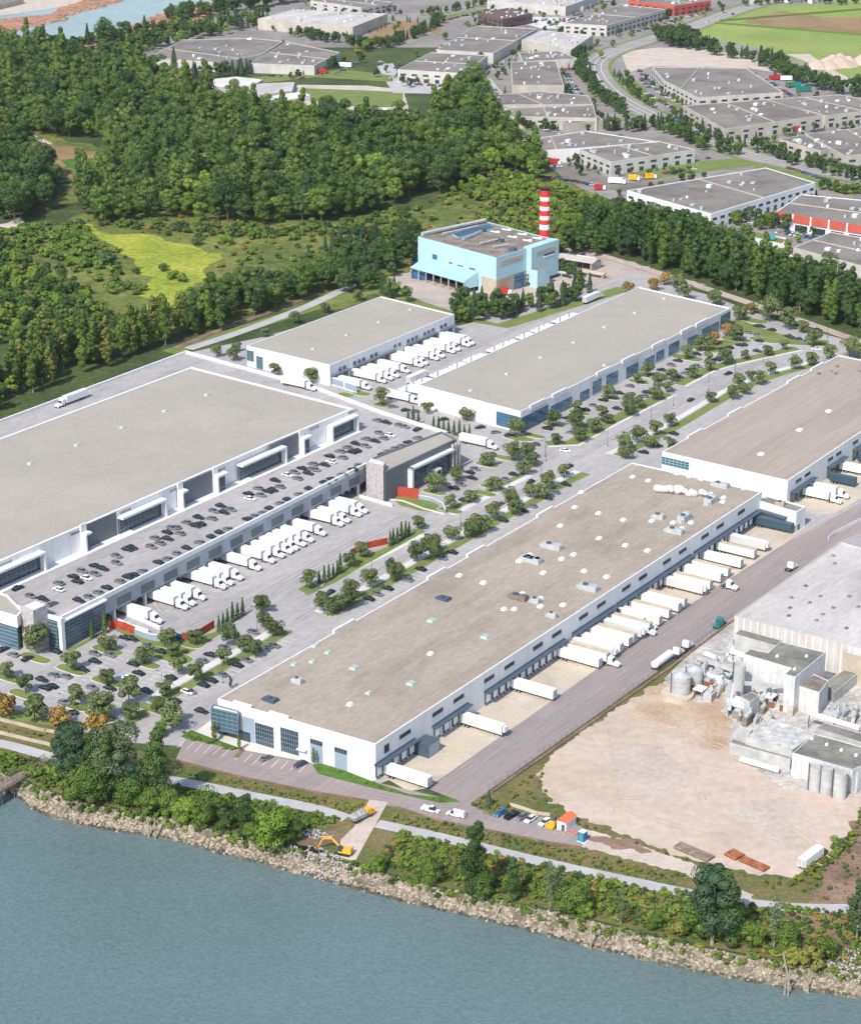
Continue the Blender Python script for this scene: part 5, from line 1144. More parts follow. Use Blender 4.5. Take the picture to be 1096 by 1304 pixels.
for x, y, c_, k in ((637, 1035, 'blue', 'car'), (652, 1038, 'black', 'pickup'), (664.5, 1040, 'silver', 'car'), (675.5, 1043, 'white', 'car'), (694, 1047, 'white', 'car')): put_car(x, y, c_, 0, RA-.1, rv, kind=k)
put_car(548, 1031, 'white', 0, -.45, rv, kind='pickup'); put_car(580.5, 1037, 'white', 0, -.45, rv, kind='van')
# vehicles of the industrial park
random.seed(9)
far_cars = []
def carline(s, n, rz, where, cols=('white', 'silver', 'black', 'red', 'blue', 'dark blue')):
    P = [at(x, y, 0) for x, y in pts(s)]; L = [(b-a).length for a, b in zip(P, P[1:])]; T = sum(L)
    for k in range(n):
        f = T*(k+.5+random.uniform(-.3, .3))/n; i = 0
        while f > L[i] and i < len(L)-1: f -= L[i]; i += 1
        c = P[i].lerp(P[i+1], f/L[i]); cc = random.choice(cols)
        far_cars.append((c.x+random.uniform(-1, 1), c.y+random.uniform(-1, 1), .1, 'car_'+cc, rz+random.uniform(-.1, .1)))
carline('690,225 735,232 770,238', 14, .5, 'behind the woods'); carline('812,88 838,118 868,132', 14, -.2, 'beside the dark roofed warehouse')
carline('665,28 720,24 700,32 745,20', 26, 1.2, 'near the brown office'); carline('560,28 600,18 640,8', 18, .8, 'by the top side road')
carline('618,96 640,80 655,72', 8, 1.3, 'by the white fronted warehouse'); carline('732,108 745,128 770,150', 9, 1.9, 'along the narrow side street')
carline('950,318 985,322 1005,330', 7, .3, 'in the lot behind the hedge'); carline('1000,213 1030,222 1045,228', 7, -.2, 'outside the office'); carline('480,78 505,88 520,98', 7, .4, 'left of the dark warehouse')
carline('905,262 960,250 1000,240', 9, .4, 'outside the bayed warehouse'); carline('985,152 1030,150 1060,150', 8, .1, 'by the dock doors'); carline('1060,150 1096,152', 4, .1, 'by the dock doors')
carline('300,86 340,92 420,90', 7, .2, 'below the grey roofed warehouses'); carline('762,100 800,134', 2, 2, 'on the curving main road'); carline('820,50 900,28 950,12', 4, .9, 'on the main road at the top')
random.seed(91)
for a, c, u, nn, L in EDGES:
    if random.random() < .35: continue
    s_ = random.uniform(2, 10); off = random.choice((9, 12, 16)); cols = ('white', 'silver', 'black', 'red', 'blue', 'dark blue', 'white', 'silver')
    while s_ < L-3:
        q = a+u*s_+nn*off; px, py = proj(q)
        if random.random() < .5 and 0 < px < 1096 and py > 4 and not any(inpoly_(q.x, q.y, F_) for F_ in FPX_):
            far_cars.append((q.x, q.y, .1, 'car_'+random.choice(cols), atan2(nn.y, nn.x)+random.uniform(-.05, .05)))
        s_ += 3.1
number(cars, '%s%s %s')
# trucks
def make_semi(color='white', tcol='white', L=15.2):
    t = empty('semi_truck', (0, 0, 0), None, 'truck'); b = MB(); b.box(L/2, 0, 1.15, L, 2.55, 2.9); tr = local('trailer', PAINT[tcol], b, t)
    b = MB()
    for s in (-1, 1): b.box(-.02, s*.64, 1.25, .06, 1.2, 2.65)
    local('rear_door', M['metal'], b, tr)
    b = MB(); b.box(L/2-.3, 0, .95, L-1, 1.0, .2); b.box(L-3.8, -.8, .1, .15, .15, 1.05); b.box(L-3.8, .8, .1, .15, .15, 1.05); b.box(L+2.2, 0, .6, 6.6, 1.0, .3); local('chassis', M['metal_dark'], b, t)
    b = MB(); b.hexa([(L+.9, -1.2, .8), (L+3.4, -1.2, .8), (L+3.4, 1.2, .8), (L+.9, 1.2, .8), (L+1.0, -1.1, 3.6), (L+2.7, -1.1, 2.9), (L+2.7, 1.1, 2.9), (L+1.0, 1.1, 3.6)])
    b.hexa([(L+3.4, -.95, .6), (L+5.4, -.85, .6), (L+5.4, .85, .6), (L+3.4, .95, .6), (L+3.4, -.85, 1.85), (L+5.2, -.65, 1.5), (L+5.2, .65, 1.5), (L+3.4, .85, 1.85)])
    for s in (-1, 1): b.box(L+4.6, s*1.05, .55, 1.3, .4, .55)
    cb = local('tractor_cab', PAINT[color], b, t)
    b = MB(); b.hexa([(L+2.85, -1.0, 1.9), (L+3.42, -1.0, 1.9), (L+3.42, 1.0, 1.9), (L+2.85, 1.0, 1.9), (L+2.7, -.95, 2.75), (L+2.78, -.95, 2.75), (L+2.78, .95, 2.75), (L+2.7, .95, 2.75)]); local('windscreen', M['glass'], b, cb)
    wheels(t, WT, (1.6, 2.9, L+.2, L+1.5, L+4.6), 1.0, .5); return t
def make_trailer(color='white', L=15.5, roofc=None):
    t = empty('semi_trailer', (0, 0, 0), None, 'trailer'); b = MB(); b.box(L/2, 0, 1.15, L, 2.55, 2.85, m=0); b.box(L/2, 0, 4.0, L-.1, 2.45, .06, m=1)
    for k in range(13): b.box(.6+k*(L-1.2)/12, 0, 1.2, .07, 2.6, 2.75, m=0)
    local('box', [PAINT.get(color) or M[color], roofc or PAINT['white']], b, t)
    b = MB(); b.box(L/2, 0, .95, L-1, 1.0, .2); b.box(L-3, -.8, .05, .15, .15, 1.1); b.box(L-3, .8, .05, .15, .15, 1.1); local('chassis', M['metal_dark'], b, t)
    b = MB(); b.box(L+.03, 0, 1.25, .06, 2.3, 2.6); local('front_panel', M['metal'] if color == 'white' else M['metal_dark'], b, t)
    if color == 'off white': b = MB(); b.box(L+.4, 0, 2.1, .8, 1.9, 1.7, taper=.9); local('refrigeration_unit', M['white_paint'], b, t)
    b = MB()
    for s in (-1, 1): b.box(.03, s*.6, 1.3, .08, 1.1, 2.5)
    local('rear_door', M['metal'], b, t)
    wheels(t, WT, (1.6, 2.9), 1.0, .5); return t
def make_tractor(color):
    t = empty('truck_tractor', (0, 0, 0), None, 'truck'); L = 0; b = MB(); b.box(2.2, 0, .6, 6.6, 1.0, .3); local('chassis', M['metal_dark'], b, t)
    b = MB(); b.hexa([(1.2, -1.2, .8), (3.4, -1.2, .8), (3.4, 1.2, .8), (1.2, 1.2, .8), (1.3, -1.1, 3.3), (2.8, -1.1, 2.9), (2.8, 1.1, 2.9), (1.3, 1.1, 3.3)])
    b.hexa([(3.4, -.95, .6), (5.4, -.85, .6), (5.4, .85, .6), (3.4, .95, .6), (3.4, -.85, 1.85), (5.2, -.65, 1.5), (5.2, .65, 1.5), (3.4, .85, 1.85)])
    for s in (-1, 1): b.box(4.6, s*1.05, .55, 1.3, .4, .55)
    cb = local('cab', PAINT[color], b, t); b = MB(); b.hexa([(2.95, -1.0, 1.9), (3.45, -1.0, 1.9), (3.45, 1.0, 1.9), (2.95, 1.0, 1.9), (2.8, -.95, 2.75), (2.88, -.95, 2.75), (2.88, .95, 2.75), (2.8, .95, 2.75)]); local('windscreen', M['glass'], b, cb)
    wheels(t, WT, (-.3, 1.0, 4.6), 1.0, .5); return t
TR = []
def back_in(P, Q, lst, zc, maker, key, d0, where, desc, gap=3.35, off=0, flip=1):
    w = (Q-P).normalized(); n = Vector((w.y, -w.x, 0))*flip; r = atan2(n.y, n.x); last = -99; ss = []
    for x, y in lst:
        c = at(x, y, zc); ss.append((c-P).dot(w))
    for s in sorted(ss):
        s = max(s, last+gap); last = s; p = P+w*s+n*d0
        o = spawn(key, maker, (p.x, p.y, 0.05), r+random.uniform(-.01, .01)); o['group'] = 'trucks '+where; TR.append((o, desc+' '+where))
wt = lambda: make_trailer('white')
tan_roof = mat('trailer_roof_dusty', (.52, .43, .32), .7, .12, .3, .05, 1)
wt3 = lambda: make_trailer('off white')
wt2 = lambda: make_trailer('white', roofc=tan_roof)
q = pts('516,980 613,915 676,870 731,829 753,818 768,813 785,807 791,793 810,777 832,759 869,739 894,724 917,706 949,684'); q2 = pts('746,824 772,803 800,786 820,768 838,754 886,735 902,717 935,694')
where = 'at the long front warehouse docks'
w = (c2-c1).normalized(); n = Vector((w.y, -w.x, 0)); allq = sorted([((at(x, y, 4)-c1).dot(w), 2 if i % 3 == 1 else 0) for i, (x, y) in enumerate(q)]+[((at(x, y, 4)-c1).dot(w), 1) for x, y in q2]); last = -99
for s, k in allq:
    s = max(s, last+3.3); last = s; p = c1+w*s+n*.9; L_ = 1
    o = spawn(('trl', k), (wt, wt2, wt3)[k], (p.x, p.y, .05), atan2(n.y, n.x)+random.uniform(-.012, .012)); o['group'] = 'trailers backed against the docks'; TR.append((o, ('white trailer', 'dusty roofed white trailer', 'greyish trailer')[k]+' '+where))
p = at(975, 661, 4); s = (p-c1).dot(w); p = c1+w*(s+1)+n*.9; o = spawn(('trl', 'b'), lambda: make_trailer('slate', 15.5, M['metal_dark']), (p.x, p.y, .05), atan2(n.y, n.x)); TR.append((o, 'dark blue green trailer under the canopy by the small annex'))
for x, y in ((771, 842), (817, 802), (811, 791), (922, 745), (818, 795)):
    p = at(x, y, 1); o = spawn(('trc', 'white'), lambda: make_tractor('white'), (p.x, p.y, .05), atan2(n.y, n.x)); TR.append((o, 'white tractor unit in front of the docked trailers'))
SH = lambda: make_semi('white', 'white', 13.2)
back_in(Pw, Qw, pts('184,777 219,760 228,755 244,749 269,735 277,730 292,724 312,711 331,702 342,695 358,691 365,687 373,682 381,676 401,669 423,657 429,652 451,646 460,642'), 3.5, SH, 'semi', -.0, 'in the truck court under the car deck', 'white semi truck', 3.6)
P2, Q2 = B2['P'][1], B2['P'][2]
back_in(P2, Q2, pts('453,484 471,475 478,471 487,468 498,462 517,455 522,452 535,446 544,443 555,437 562,434 577,429 582,427'), 3.5, lambda: make_semi('white', 'white', 13.5), 'semi2', .5, 'along the rear warehouse docks', 'white semi truck', 3.5)
P3, Q3 = B3['P'][0], B3['P'][3]
back_in(P3, Q3, pts('538,488 546,484 556,479 575,470 582,467 598,459 617,451 623,448 646,438 657,433 663,430 682,421 702,413 708,410 730,401 740,396'), 6, SH, 'semi', .6, 'behind the blue windowed warehouse', 'white semi truck', 3.6, flip=-1)
for x, y, r, lab in ((91, 507, AZ+pi, 'white semi truck alone on the back apron of the distribution centre'), (755, 378, AZ, 'white semi truck driving on the rear lane below the plant'), (609, 562, RB, 'white semi truck beside the grey lobby wing'), (380, 488, RB, 'white semi truck on the ramp behind the distribution centre'), (534, 479, AZ, 'white semi truck driving between the two rear warehouses'), (512, 505, RB, 'white semi truck beside the near corner of the blue windowed warehouse')):
    zz = ZD if x in (91, 380) else .05
    p = at(x, y, zz+2); d_ = Vector((cos(r), sin(r), 0)); p -= d_*9; o = dup(CAR['semi'], (p.x, p.y, zz+.03), r, deep=True); o['label'] = lab; o['group'] = 'single trucks'
P4, Q4 = B4['P'][1], B4['P'][2]
back_in(P4, Q4, pts('1034,622 1040,615 1082,590'), 4, lambda: make_semi('white', 'white', 11), 'semi3', .5, 'at the streaked roof warehouse docks', 'white semi truck', 3.6)
back_in(P4, Q4, pts('1062,603 1092,577'), 4, lambda: make_trailer('slate', 11, M['metal_dark']), 'trl4', 2.5, 'at the streaked roof warehouse docks', 'dark container trailer')
for x, y, c_, lab in ((1004, 723, 'white', 'white tractor unit parked alone on the yard road'), (920, 790, 'green', 'green tractor unit driving on the yard road'), (858, 833, 'white', 'white tractor unit directly ahead of the tanker'), (870, 824, 'white', 'white tractor unit farthest ahead of the tanker')):
    p = at(x, y, 1.5); key = ('trc', c_); o = spawn(key, lambda: make_tractor(c_), (p.x, p.y, .06), AZ+pi if c_ == 'green' else AZ); o['label'] = lab; o['group'] = 'tractor units on the yard road'
number(TR, '%s%s %s')
c = at(843, 842, 1.5); t = empty('tanker_trailer', (c.x, c.y, 0.05), 'white tanker trailer coupled behind the tractor units on the yard road', 'tanker', rz=AZ)
b = MB(); n_ = 12
for k in range(n_):
    a0, a1 = 2*pi*k/n_, 2*pi*(k+1)/n_
    for x0, r0, x1, r1 in ((-6, .8, -5.3, 1.35), (-5.3, 1.35, 5.3, 1.35), (5.3, 1.35, 6, .8)): b.face([(x0, r0*cos(a0), 2.2+r0*sin(a0)), (x0, r0*cos(a1), 2.2+r0*sin(a1)), (x1, r1*cos(a1), 2.2+r1*sin(a1)), (x1, r1*cos(a0), 2.2+r1*sin(a0))])
b.face([(6, .8*cos(2*pi*k/n_), 2.2+.8*sin(2*pi*k/n_)) for k in range(n_)]); b.face([(-6, .8*cos(-2*pi*k/n_), 2.2+.8*sin(-2*pi*k/n_)) for k in range(n_)]); b.box(0, 0, 3.5, 8, .6, .15)
local('tank', PAINT['white'], b, t); b = MB(); b.box(0, 0, .7, 10, 1, .3); local('chassis', M['metal_dark'], b, t); wheels(t, WT, (-4.5, -3.2), 1.0, .5)
# dark container at the front dock
c = at(537, 949, 2); b = MB(); b.box(0, 0, 0, 9, 6, 4.2); t = empty('storage_container', (c.x, c.y, .05), 'dark blue square storage shed standing at the nearest dock', 'container', rz=RB); local('shell', M['metal_dark'], b, t); b = MB(); b.box(4.53, 0, .2, .06, 5.4, 3.8); local('door', M['blue_panel'], b, t)
b = MB()
for k in range(18): b.box(-4.3+k*.5, 0, .1, .12, 6.1, 4.05)
local('ribs', M['metal_dark'], b, t)
# lone box trailer on the dirt field
o = dup(CAR[('trl', 0)], tuple(at(1020, 1109, 0)), AZ-.1, (.62, 1.0, .9)); o['label'] = 'white box trailer standing alone on the dirt field'; o['group'] = 'single trailers'
# trucks and containers in the industrial park
for x, y, m, lab, L_, cat in ((988, 100, 'red', 'red tarped truck trailer beside the containers', 12, 'trailer'), (1002, 101, 'white', 'white truck trailer beside the red one', 11, 'trailer'), (1011, 109, 'green', 'green shipping container, farther one of two', 14, 'container'), (1024, 115, 'green', 'green shipping container, nearer one of two', 14, 'container'),
    (703, 207, 'red', 'pink red box truck behind the woods', 13, 'truck'), (807, 228, 'yellow', 'orange truck by the white loading building, left of two', 7, 'truck'), (828, 226, 'yellow', 'orange truck by the white loading building, right of two', 7, 'truck'), (785, 232, 'white', 'white box truck left of the orange trucks', 11, 'truck'), (763, 240, 'red', 'small red truck at the edge of the woods', 7, 'truck'),
    (954, 309, 'teal', 'teal tarped load in the lot behind the hedge', 9, 'trailer'), (981, 304, 'teal', 'round teal tarped load right of the other one', 8, 'trailer'), (950, 301, 'blue', 'blue boat shaped load in the lot behind the hedge', 8, 'trailer'), (640, 373, 'red', 'red garbage truck in front of the blue canopy', 9, 'truck'), (536, 353, 'blue', 'deep blue container cluster left of the blue canopy', 12, 'container'), (533, 340, 'dark blue', 'dark blue tank block at the left end of the plant', 8, 'container'),
    (967, 170, 'white', 'white truck trailer near the wide dark roofed warehouse', 11, 'truck'), (1008, 165, 'red', 'dark red truck trailer near the dock doors', 14, 'truck'), (1005, 160, 'white', 'white trailer standing behind the dark red one', 12, 'trailer'), (412, 92, 'red', 'red container behind the sports field', 9, 'container'), (440, 84, 'white', 'white trailer behind the sports field', 14, 'trailer'), (530, 330, 'blue', 'blue silo block at the plant corner', 5, 'container')):
    c = at(x, y, 1); t = empty({'trailer': 'box_trailer', 'container': 'shipping_container', 'truck': 'box_truck'}[cat], (c.x, c.y, .05), lab, cat, rz=random.choice([0, .3, -.3, RB])); b = MB(); b.box(-.8, 0, .9, L_-1.6, 2.6, 3.0); b.box(-.8, 0, 3.9, L_-2, 2.3, .2); local('box', PAINT[m], b, t)
    if cat == 'truck': b = MB(); b.box(L_/2-.5, 0, .7, 1.9, 2.3, 2.2, taper=.9); local('cab', PAINT['white'], b, t)
    if cat != 'container': wheels(t, WT, (-L_*.35, L_*.38), 1.0, .5)
    else: b = MB(); b.box(-.8, 0, .1, L_-1.8, 2.4, .8); local('base', M['metal_dark'], b, t)
# ------------------------------------------------------------------ trees and plants
def leaf(b, p, n, s, m=0):
    n = n.normalized(); a = n.orthogonal().normalized(); t_ = random.uniform(0, 2*pi); c = n.cross(a); u = (a*cos(t_)+c*sin(t_))*s*.5; v = n.cross(u).normalized()*s*random.uniform(.3, .5)
    i = len(b.v); b.v += [tuple(p-u-v*.6), tuple(p+u-v), tuple(p+u*.7+v), tuple(p-u*.8+v*.8)]; b.f.append((i, i+1, i+2, i+3)); b.m.append(m)
def rv(): 
    while True:
        v = Vector((random.uniform(-1, 1), random.uniform(-1, 1), random.uniform(-1, 1)))
        if .05 < v.length < 1: return v
def crown_round(h, r, zb, nl, n, s, seed):
    random.seed(seed); b = MB(); L = []
    for k in range(nl):
        d = rv(); d.z = d.z*.9; q = Vector((d.x*r*.72, d.y*r*.72, zb+(h-zb)*(.5+d.z*.42))); L.append((q, random.choice((.2, .26, .34, .42, .5))*r))
    for k in range(n):
        q, lr = L[k % nl]; d = rv().normalized()
        if d.z < -.3 and random.random() < .6: d.z = -d.z
        p = q+Vector((d.x, d.y, d.z*.8))*lr*random.uniform(.75, 1.08); leaf(b, p, d+rv()*.42, s*random.uniform(.7, 1.3))
    return b
def crown_cone(h, r, zb, n, s, seed, droop=.25):
    random.seed(seed); b = MB(); tiers = 9
    for k in range(n):
        f = random.random()**.65; tier = math.floor(f*tiers)/tiers; rr = r*(1.05-f)*(.65+.35*((1-(f*tiers) % 1))); a = random.uniform(0, 2*pi); w = 1+.25*sin(a*5+tier*9)
        q = random.uniform(.55, 1)**.5; p = Vector((cos(a)*rr*w*q, sin(a)*rr*w*q, zb+(h-zb)*f-rr*droop*q)); leaf(b, p, Vector((cos(a), sin(a), .9))+rv()*.5, s*random.uniform(.7, 1.2))
    return b
def crown_column(h, r, zb, n, s, seed, gap=0):
    random.seed(seed); b = MB(); L = []
    for k in range(14):
        f = k/13; q = Vector((random.uniform(-.4, .4)*r, random.uniform(-.4, .4)*r, zb+(h-zb)*f)); L.append((q, r*(.45+.5*sin(pi*min(1, f*.9+.12)))*random.uniform(.6, 1)))
    for k in range(n):
        q, lr = L[k % 14]; d = rv().normalized(); p = q+Vector((d.x*lr, d.y*lr, d.z*(h-zb)/11))*random.uniform(.7, 1.05); leaf(b, p, d+rv()*.6, s*random.uniform(.7, 1.3))
    return b
def trunk_mb(h, r0, crown_r, zb, nb, seed, m=0):
    random.seed(seed); b = MB(); p = Vector((0, 0, -.3)); k = 4
    for i in range(k):
        q = Vector((random.uniform(-.15, .15), random.uniform(-.15, .15), h*.8*(i+1)/k)); b.tube(p, q, r0*(1-i/k*.7), r0*(1-(i+1)/k*.7), 6, m); p = q
    for i in range(nb):
        z = zb*.8+(h*.7-zb*.8)*i/max(1, nb-1); a = i*2.4; e = Vector((cos(a)*crown_r*.6, sin(a)*crown_r*.6, z+h*.16)); b.tube((0, 0, z), e, r0*.35, r0*.12, 4, m)
    return b
SP = {}
def species(key, cb, tb, lm, bark='bark'):
    me = cb.mesh('crown_'+key, LEAF[lm]); tr = tb.mesh('trunk_'+key, M[bark]); SP[key] = (me, tr)
def sp_combined(key):
    return SP[key]
for i, (lm, hh, rr) in enumerate((('olive', 6.6, 3.2), ('olive', 5.9, 2.9), ('olive', 7.0, 3.5), ('olive', 6.2, 3.4))):
    species('young%d' % i, crown_round(hh, rr, .8, 12+2*i, (2800, 1700, 2600, 2100)[i], .38, 40+i), trunk_mb(hh, .16, rr, 1.8, 5, 60+i), lm)
species('orange0', crown_round(6, 3.3, .6, 14, 1300, .5, 50), trunk_mb(6, .16, 3, 1, 4, 51), 'orange')
for i, (lm, hh, rr) in enumerate((('dark', 17, 5.6), ('dark', 15, 5.0), ('mid', 16, 5.6), ('mid', 14, 5.2), ('bright', 13, 4.8), ('yellow', 13, 4.4), ('mid', 19, 5.2), ('dark', 19, 6.2))):
    species('wood%d' % i, crown_round(hh, rr, hh*.1, 16+5*(i % 4), 4200, .56, 70+i), trunk_mb(hh, .3, rr, hh*.2, 5, 90+i), lm)
species('poplar0', crown_column(24, 3.6, 5, 2600, .65, 101), trunk_mb(23, .35, 3, 5, 6, 102), 'mid', 'pale_bark')
species('poplar1', crown_column(22, 3.2, 4, 2400, .65, 103), trunk_mb(21, .35, 3, 5, 6, 104), 'dark', 'pale_bark')
species('poplar2', crown_column(21, 3.6, 4, 1300, .85, 105), trunk_mb(20, .35, 3, 5, 6, 106), 'yellow', 'pale_bark')
species('conifer0', crown_cone(16, 3.4, 1.0, 1500, .8, 107), trunk_mb(15, .25, .5, 3, 2, 108), 'pine')
species('conifer1', crown_cone(11, 2.6, .6, 1000, .65, 109), trunk_mb(10, .2, .4, 3, 2, 110), 'pine')
species('cypress0', crown_cone(5.6, 1.0, .2, 700, .34, 111, .1), trunk_mb(5, .1, .2, .5, 2, 112), 'dark')
species('bush0', crown_round(3.4, 2.6, 0, 10, 900, .45, 113), trunk_mb(2, .12, 1, .3, 3, 114), 'bright')
species('bush1', crown_round(2.8, 2.2, 0, 9, 800, .42, 115), trunk_mb(2, .12, 1, .3, 3, 116), 'mid')
species('bush2', crown_round(3.6, 2.8, 0, 10, 900, .45, 117), trunk_mb(2, .12, 1, .3, 3, 118), 'yellow')
species('bush3', crown_round(2.2, 2.0, 0, 8, 650, .38, 119), trunk_mb(2, .12, 1, .3, 3, 120), 'dark')
species('bush4', crown_round(2.2, 2.2, 0, 8, 650, .38, 121), trunk_mb(2, .12, 1, .3, 3, 122), 'orange')
species('big0', crown_round(27, 7.2, 1, 34, 9500, .56, 123), trunk_mb(26, .55, 7, 6, 9, 124), 'pine', 'pale_bark')
species('big1', crown_round(28, 8.2, 1.5, 30, 9000, .56, 125), trunk_mb(27, .55, 7, 6, 9, 126), 'greyish', 'pale_bark')
species('big2', crown_column(26, 4.6, 3, 6000, .55, 127), trunk_mb(25, .5, 4, 5, 8, 128), 'dark')
species('bushy_tree', crown_round(13, 6.2, 0, 26, 6000, .48, 129), trunk_mb(11, .3, 5, 2, 6, 130), 'mid')
species('bushy_bright', crown_round(11, 5.6, 0, 24, 5200, .46, 131), trunk_mb(10, .3, 5, 2, 6, 132), 'bright')
species('sparse0', crown_column(17, 3.0, 5, 420, .6, 133), trunk_mb(17, .22, 4, 4, 9, 134), 'greyish', 'pale_bark')
def plant(name, key, x, y, z=0, sc=1.0, label=None, cat='tree', group=None, sz=None):
    o = empty(name, (x, y, z), label, cat, group, random.uniform(0, 6.28)); s = sc*random.uniform(.93, 1.07); o.scale = (s, s, (sz or 1)*s*random.uniform(.93, 1.07))
    link('crown', SP[key][0], o); link('trunk', SP[key][1], o); return o
random.seed(31)
LT = []
def lot(x0, y0, k, s, where, sc=1, keys=('young0', 'young1', 'young2', 'young3'), dsc='leafy tree', zc=3.4, name='young_tree', cat='tree', z=.1):
    for x, y in zp(x0, y0, k, s):
        p = at(x, y, zc*sc); LT.append((plant(name, random.choice(keys), p.x, p.y, z, sc*random.uniform(1.0, 1.26), cat=cat, group=dsc+'s '+where), dsc+' '+where))
w1 = 'in the riverside lot'
lot(0, 760, K3, '25,280 95,335 272,245 410,175 548,222 410,298 285,380 640,155 660,195 745,148', w1)
lot(0, 760, K3, '135,165 130,430 385,425 490,360', w1, 1.35, dsc='big leafy tree'); lot(0, 760, K3, '500,425', w1, 1.2, dsc='big leafy tree')
w2 = 'along the boulevard strip'
lot(0, 760, K3, '680,262 745,290 628,345 870,160 935,180 975,200 850,230 1005,80 1000,30 1040,120 600,415', w2, .95); lot(0, 760, K3, '655,452', w2, 1.35, dsc='big leafy tree')
lot(380, 640, K5, '440,330 355,400 835,135 80,545', 'on the verge of the truck court', .9)
lot(380, 640, K5, '495,535 655,440 680,500 175,705 240,715 300,700 365,620 370,680 830,360 930,290 940,345 1070,210', w2, .95)
lot(540, 540, K5, '865,400 975,330 740,465 815,470 600,530 640,585 480,610 360,680 400,710 320,750', w2, .95)
lot(540, 540, K5, '445,240 225,350 75,430 180,540 325,500 485,420 695,300 610,205 720,200 750,240', 'in the visitor lot', 1.0)
lot(540, 540, K5, '640,45', 'by the blue windows', 1.0)
w3 = 'by the blue windows'
lot(660, 440, K5, '245,525 405,430 265,645 625,335 835,225 905,175 400,550 435,625 525,565 580,465 630,500 770,360 835,395 765,450 980,250 1045,285 955,340 1070,205', w3, .92)
lot(660, 440, K5, '735,695 750,745 835,635 920,670 960,580 1055,520 1075,690', w2, .92)
lot(800, 370, K5, '405,435 555,455 570,520 675,475 455,570 810,440 970,415 1085,370', w3, .92)
lot(800, 370, K5, '855,585 925,615 775,635 810,680 730,720 580,735 990,540', w2, .92)
lot(896, 350, K5, '635,620', w2, .9)
lot(800, 370, K5, '520,365 760,300 780,155 400,10', 'around the upper end lot', 1.25, dsc='big leafy tree'); lot(800, 370, K5, '985,150 600,35', 'around the upper end lot', 1.55, dsc='big leafy tree')
lot(896, 350, K5, '600,315', 'around the upper end lot', 1.4, dsc='big leafy tree'); lot(896, 350, K5, '690,358 770,455 885,545 755,585', 'around the upper end lot', 1.05)
lot(896, 350, K5, '1020,515 1090,525', 'around the upper end lot', 1.3, dsc='big leafy tree'); lot(863, 362, 1, '0,0', 'around the upper end lot', 1.4, dsc='big leafy tree')
lot(400, 400, K5, '475,585 790,645', 'between the rear warehouses', 1.0); lot(594, 528, 1, '0,0', 'between the rear warehouses', .9)
lot(0, 260, K3, '900,540 825,560 890,575 1010,485 1045,630', 'beside the rear left warehouse', .85); lot(366, 260, K3, '145,395 30,435 90,660 265,350', 'beside the rear left warehouse', .85)
lot(800, 370, K5, '860,120 690,270 600,330', 'in the upper end lot', 1.05, ('orange0',), 'orange leaved tree'); lot(730, 260, K3, '350,285 305,305 210,318', 'behind the blue windowed warehouse', 1, ('orange0',), 'orange leaved tree')
lot(0, 760, K3, '15,430 220,470 370,500', 'at the river edge of the lot', 1.15, ('orange0',), 'orange leaved shrub', 2.5, 'shrub', 'shrub')
lot(0, 740, 160/1096, '800,420 910,380', 'against the glazed corner wall', 1.1, ('cypress0',), 'slim young tree', 3)
lot(380, 640, K5, '145,530 180,515 212,500 243,480 272,460 292,450 640,262 662,250 690,240 718,218 748,205 772,192', 'in the hedge row on the court verge', 1, ('cypress0',), 'small dark cypress', 2.5, 'cypress')
lot(120, 700, K5, '870,525 900,505 930,480 965,455 1000,440 1035,415', 'in the hedge row below the truck court', 1, ('cypress0',), 'small dark cypress', 2.5, 'cypress')
lot(540, 540, K5, '65,0 100,8 135,15 170,28 208,38 245,50 280,62 315,75', 'in the row behind the lobby wing', 1, ('cypress0',), 'small dark cypress', 2.5, 'cypress')
lot(380, 480, K5, '765,272 800,280 835,292', 'in the row behind the lobby wing', 1, ('cypress0',), 'small dark cypress', 2.5, 'cypress')
for x, y, s in ((273, 945, .28), (305, 956, .22), (399.5, 975, .22), (294, 877, .2), (654, 720, .2)):
    p = at(x, y, 0); LT.append((plant('slim_tree', 'poplar0', p.x, p.y, .1, s, cat='tree', sz=.95), 'slim bright green tree beside the front warehouse'))
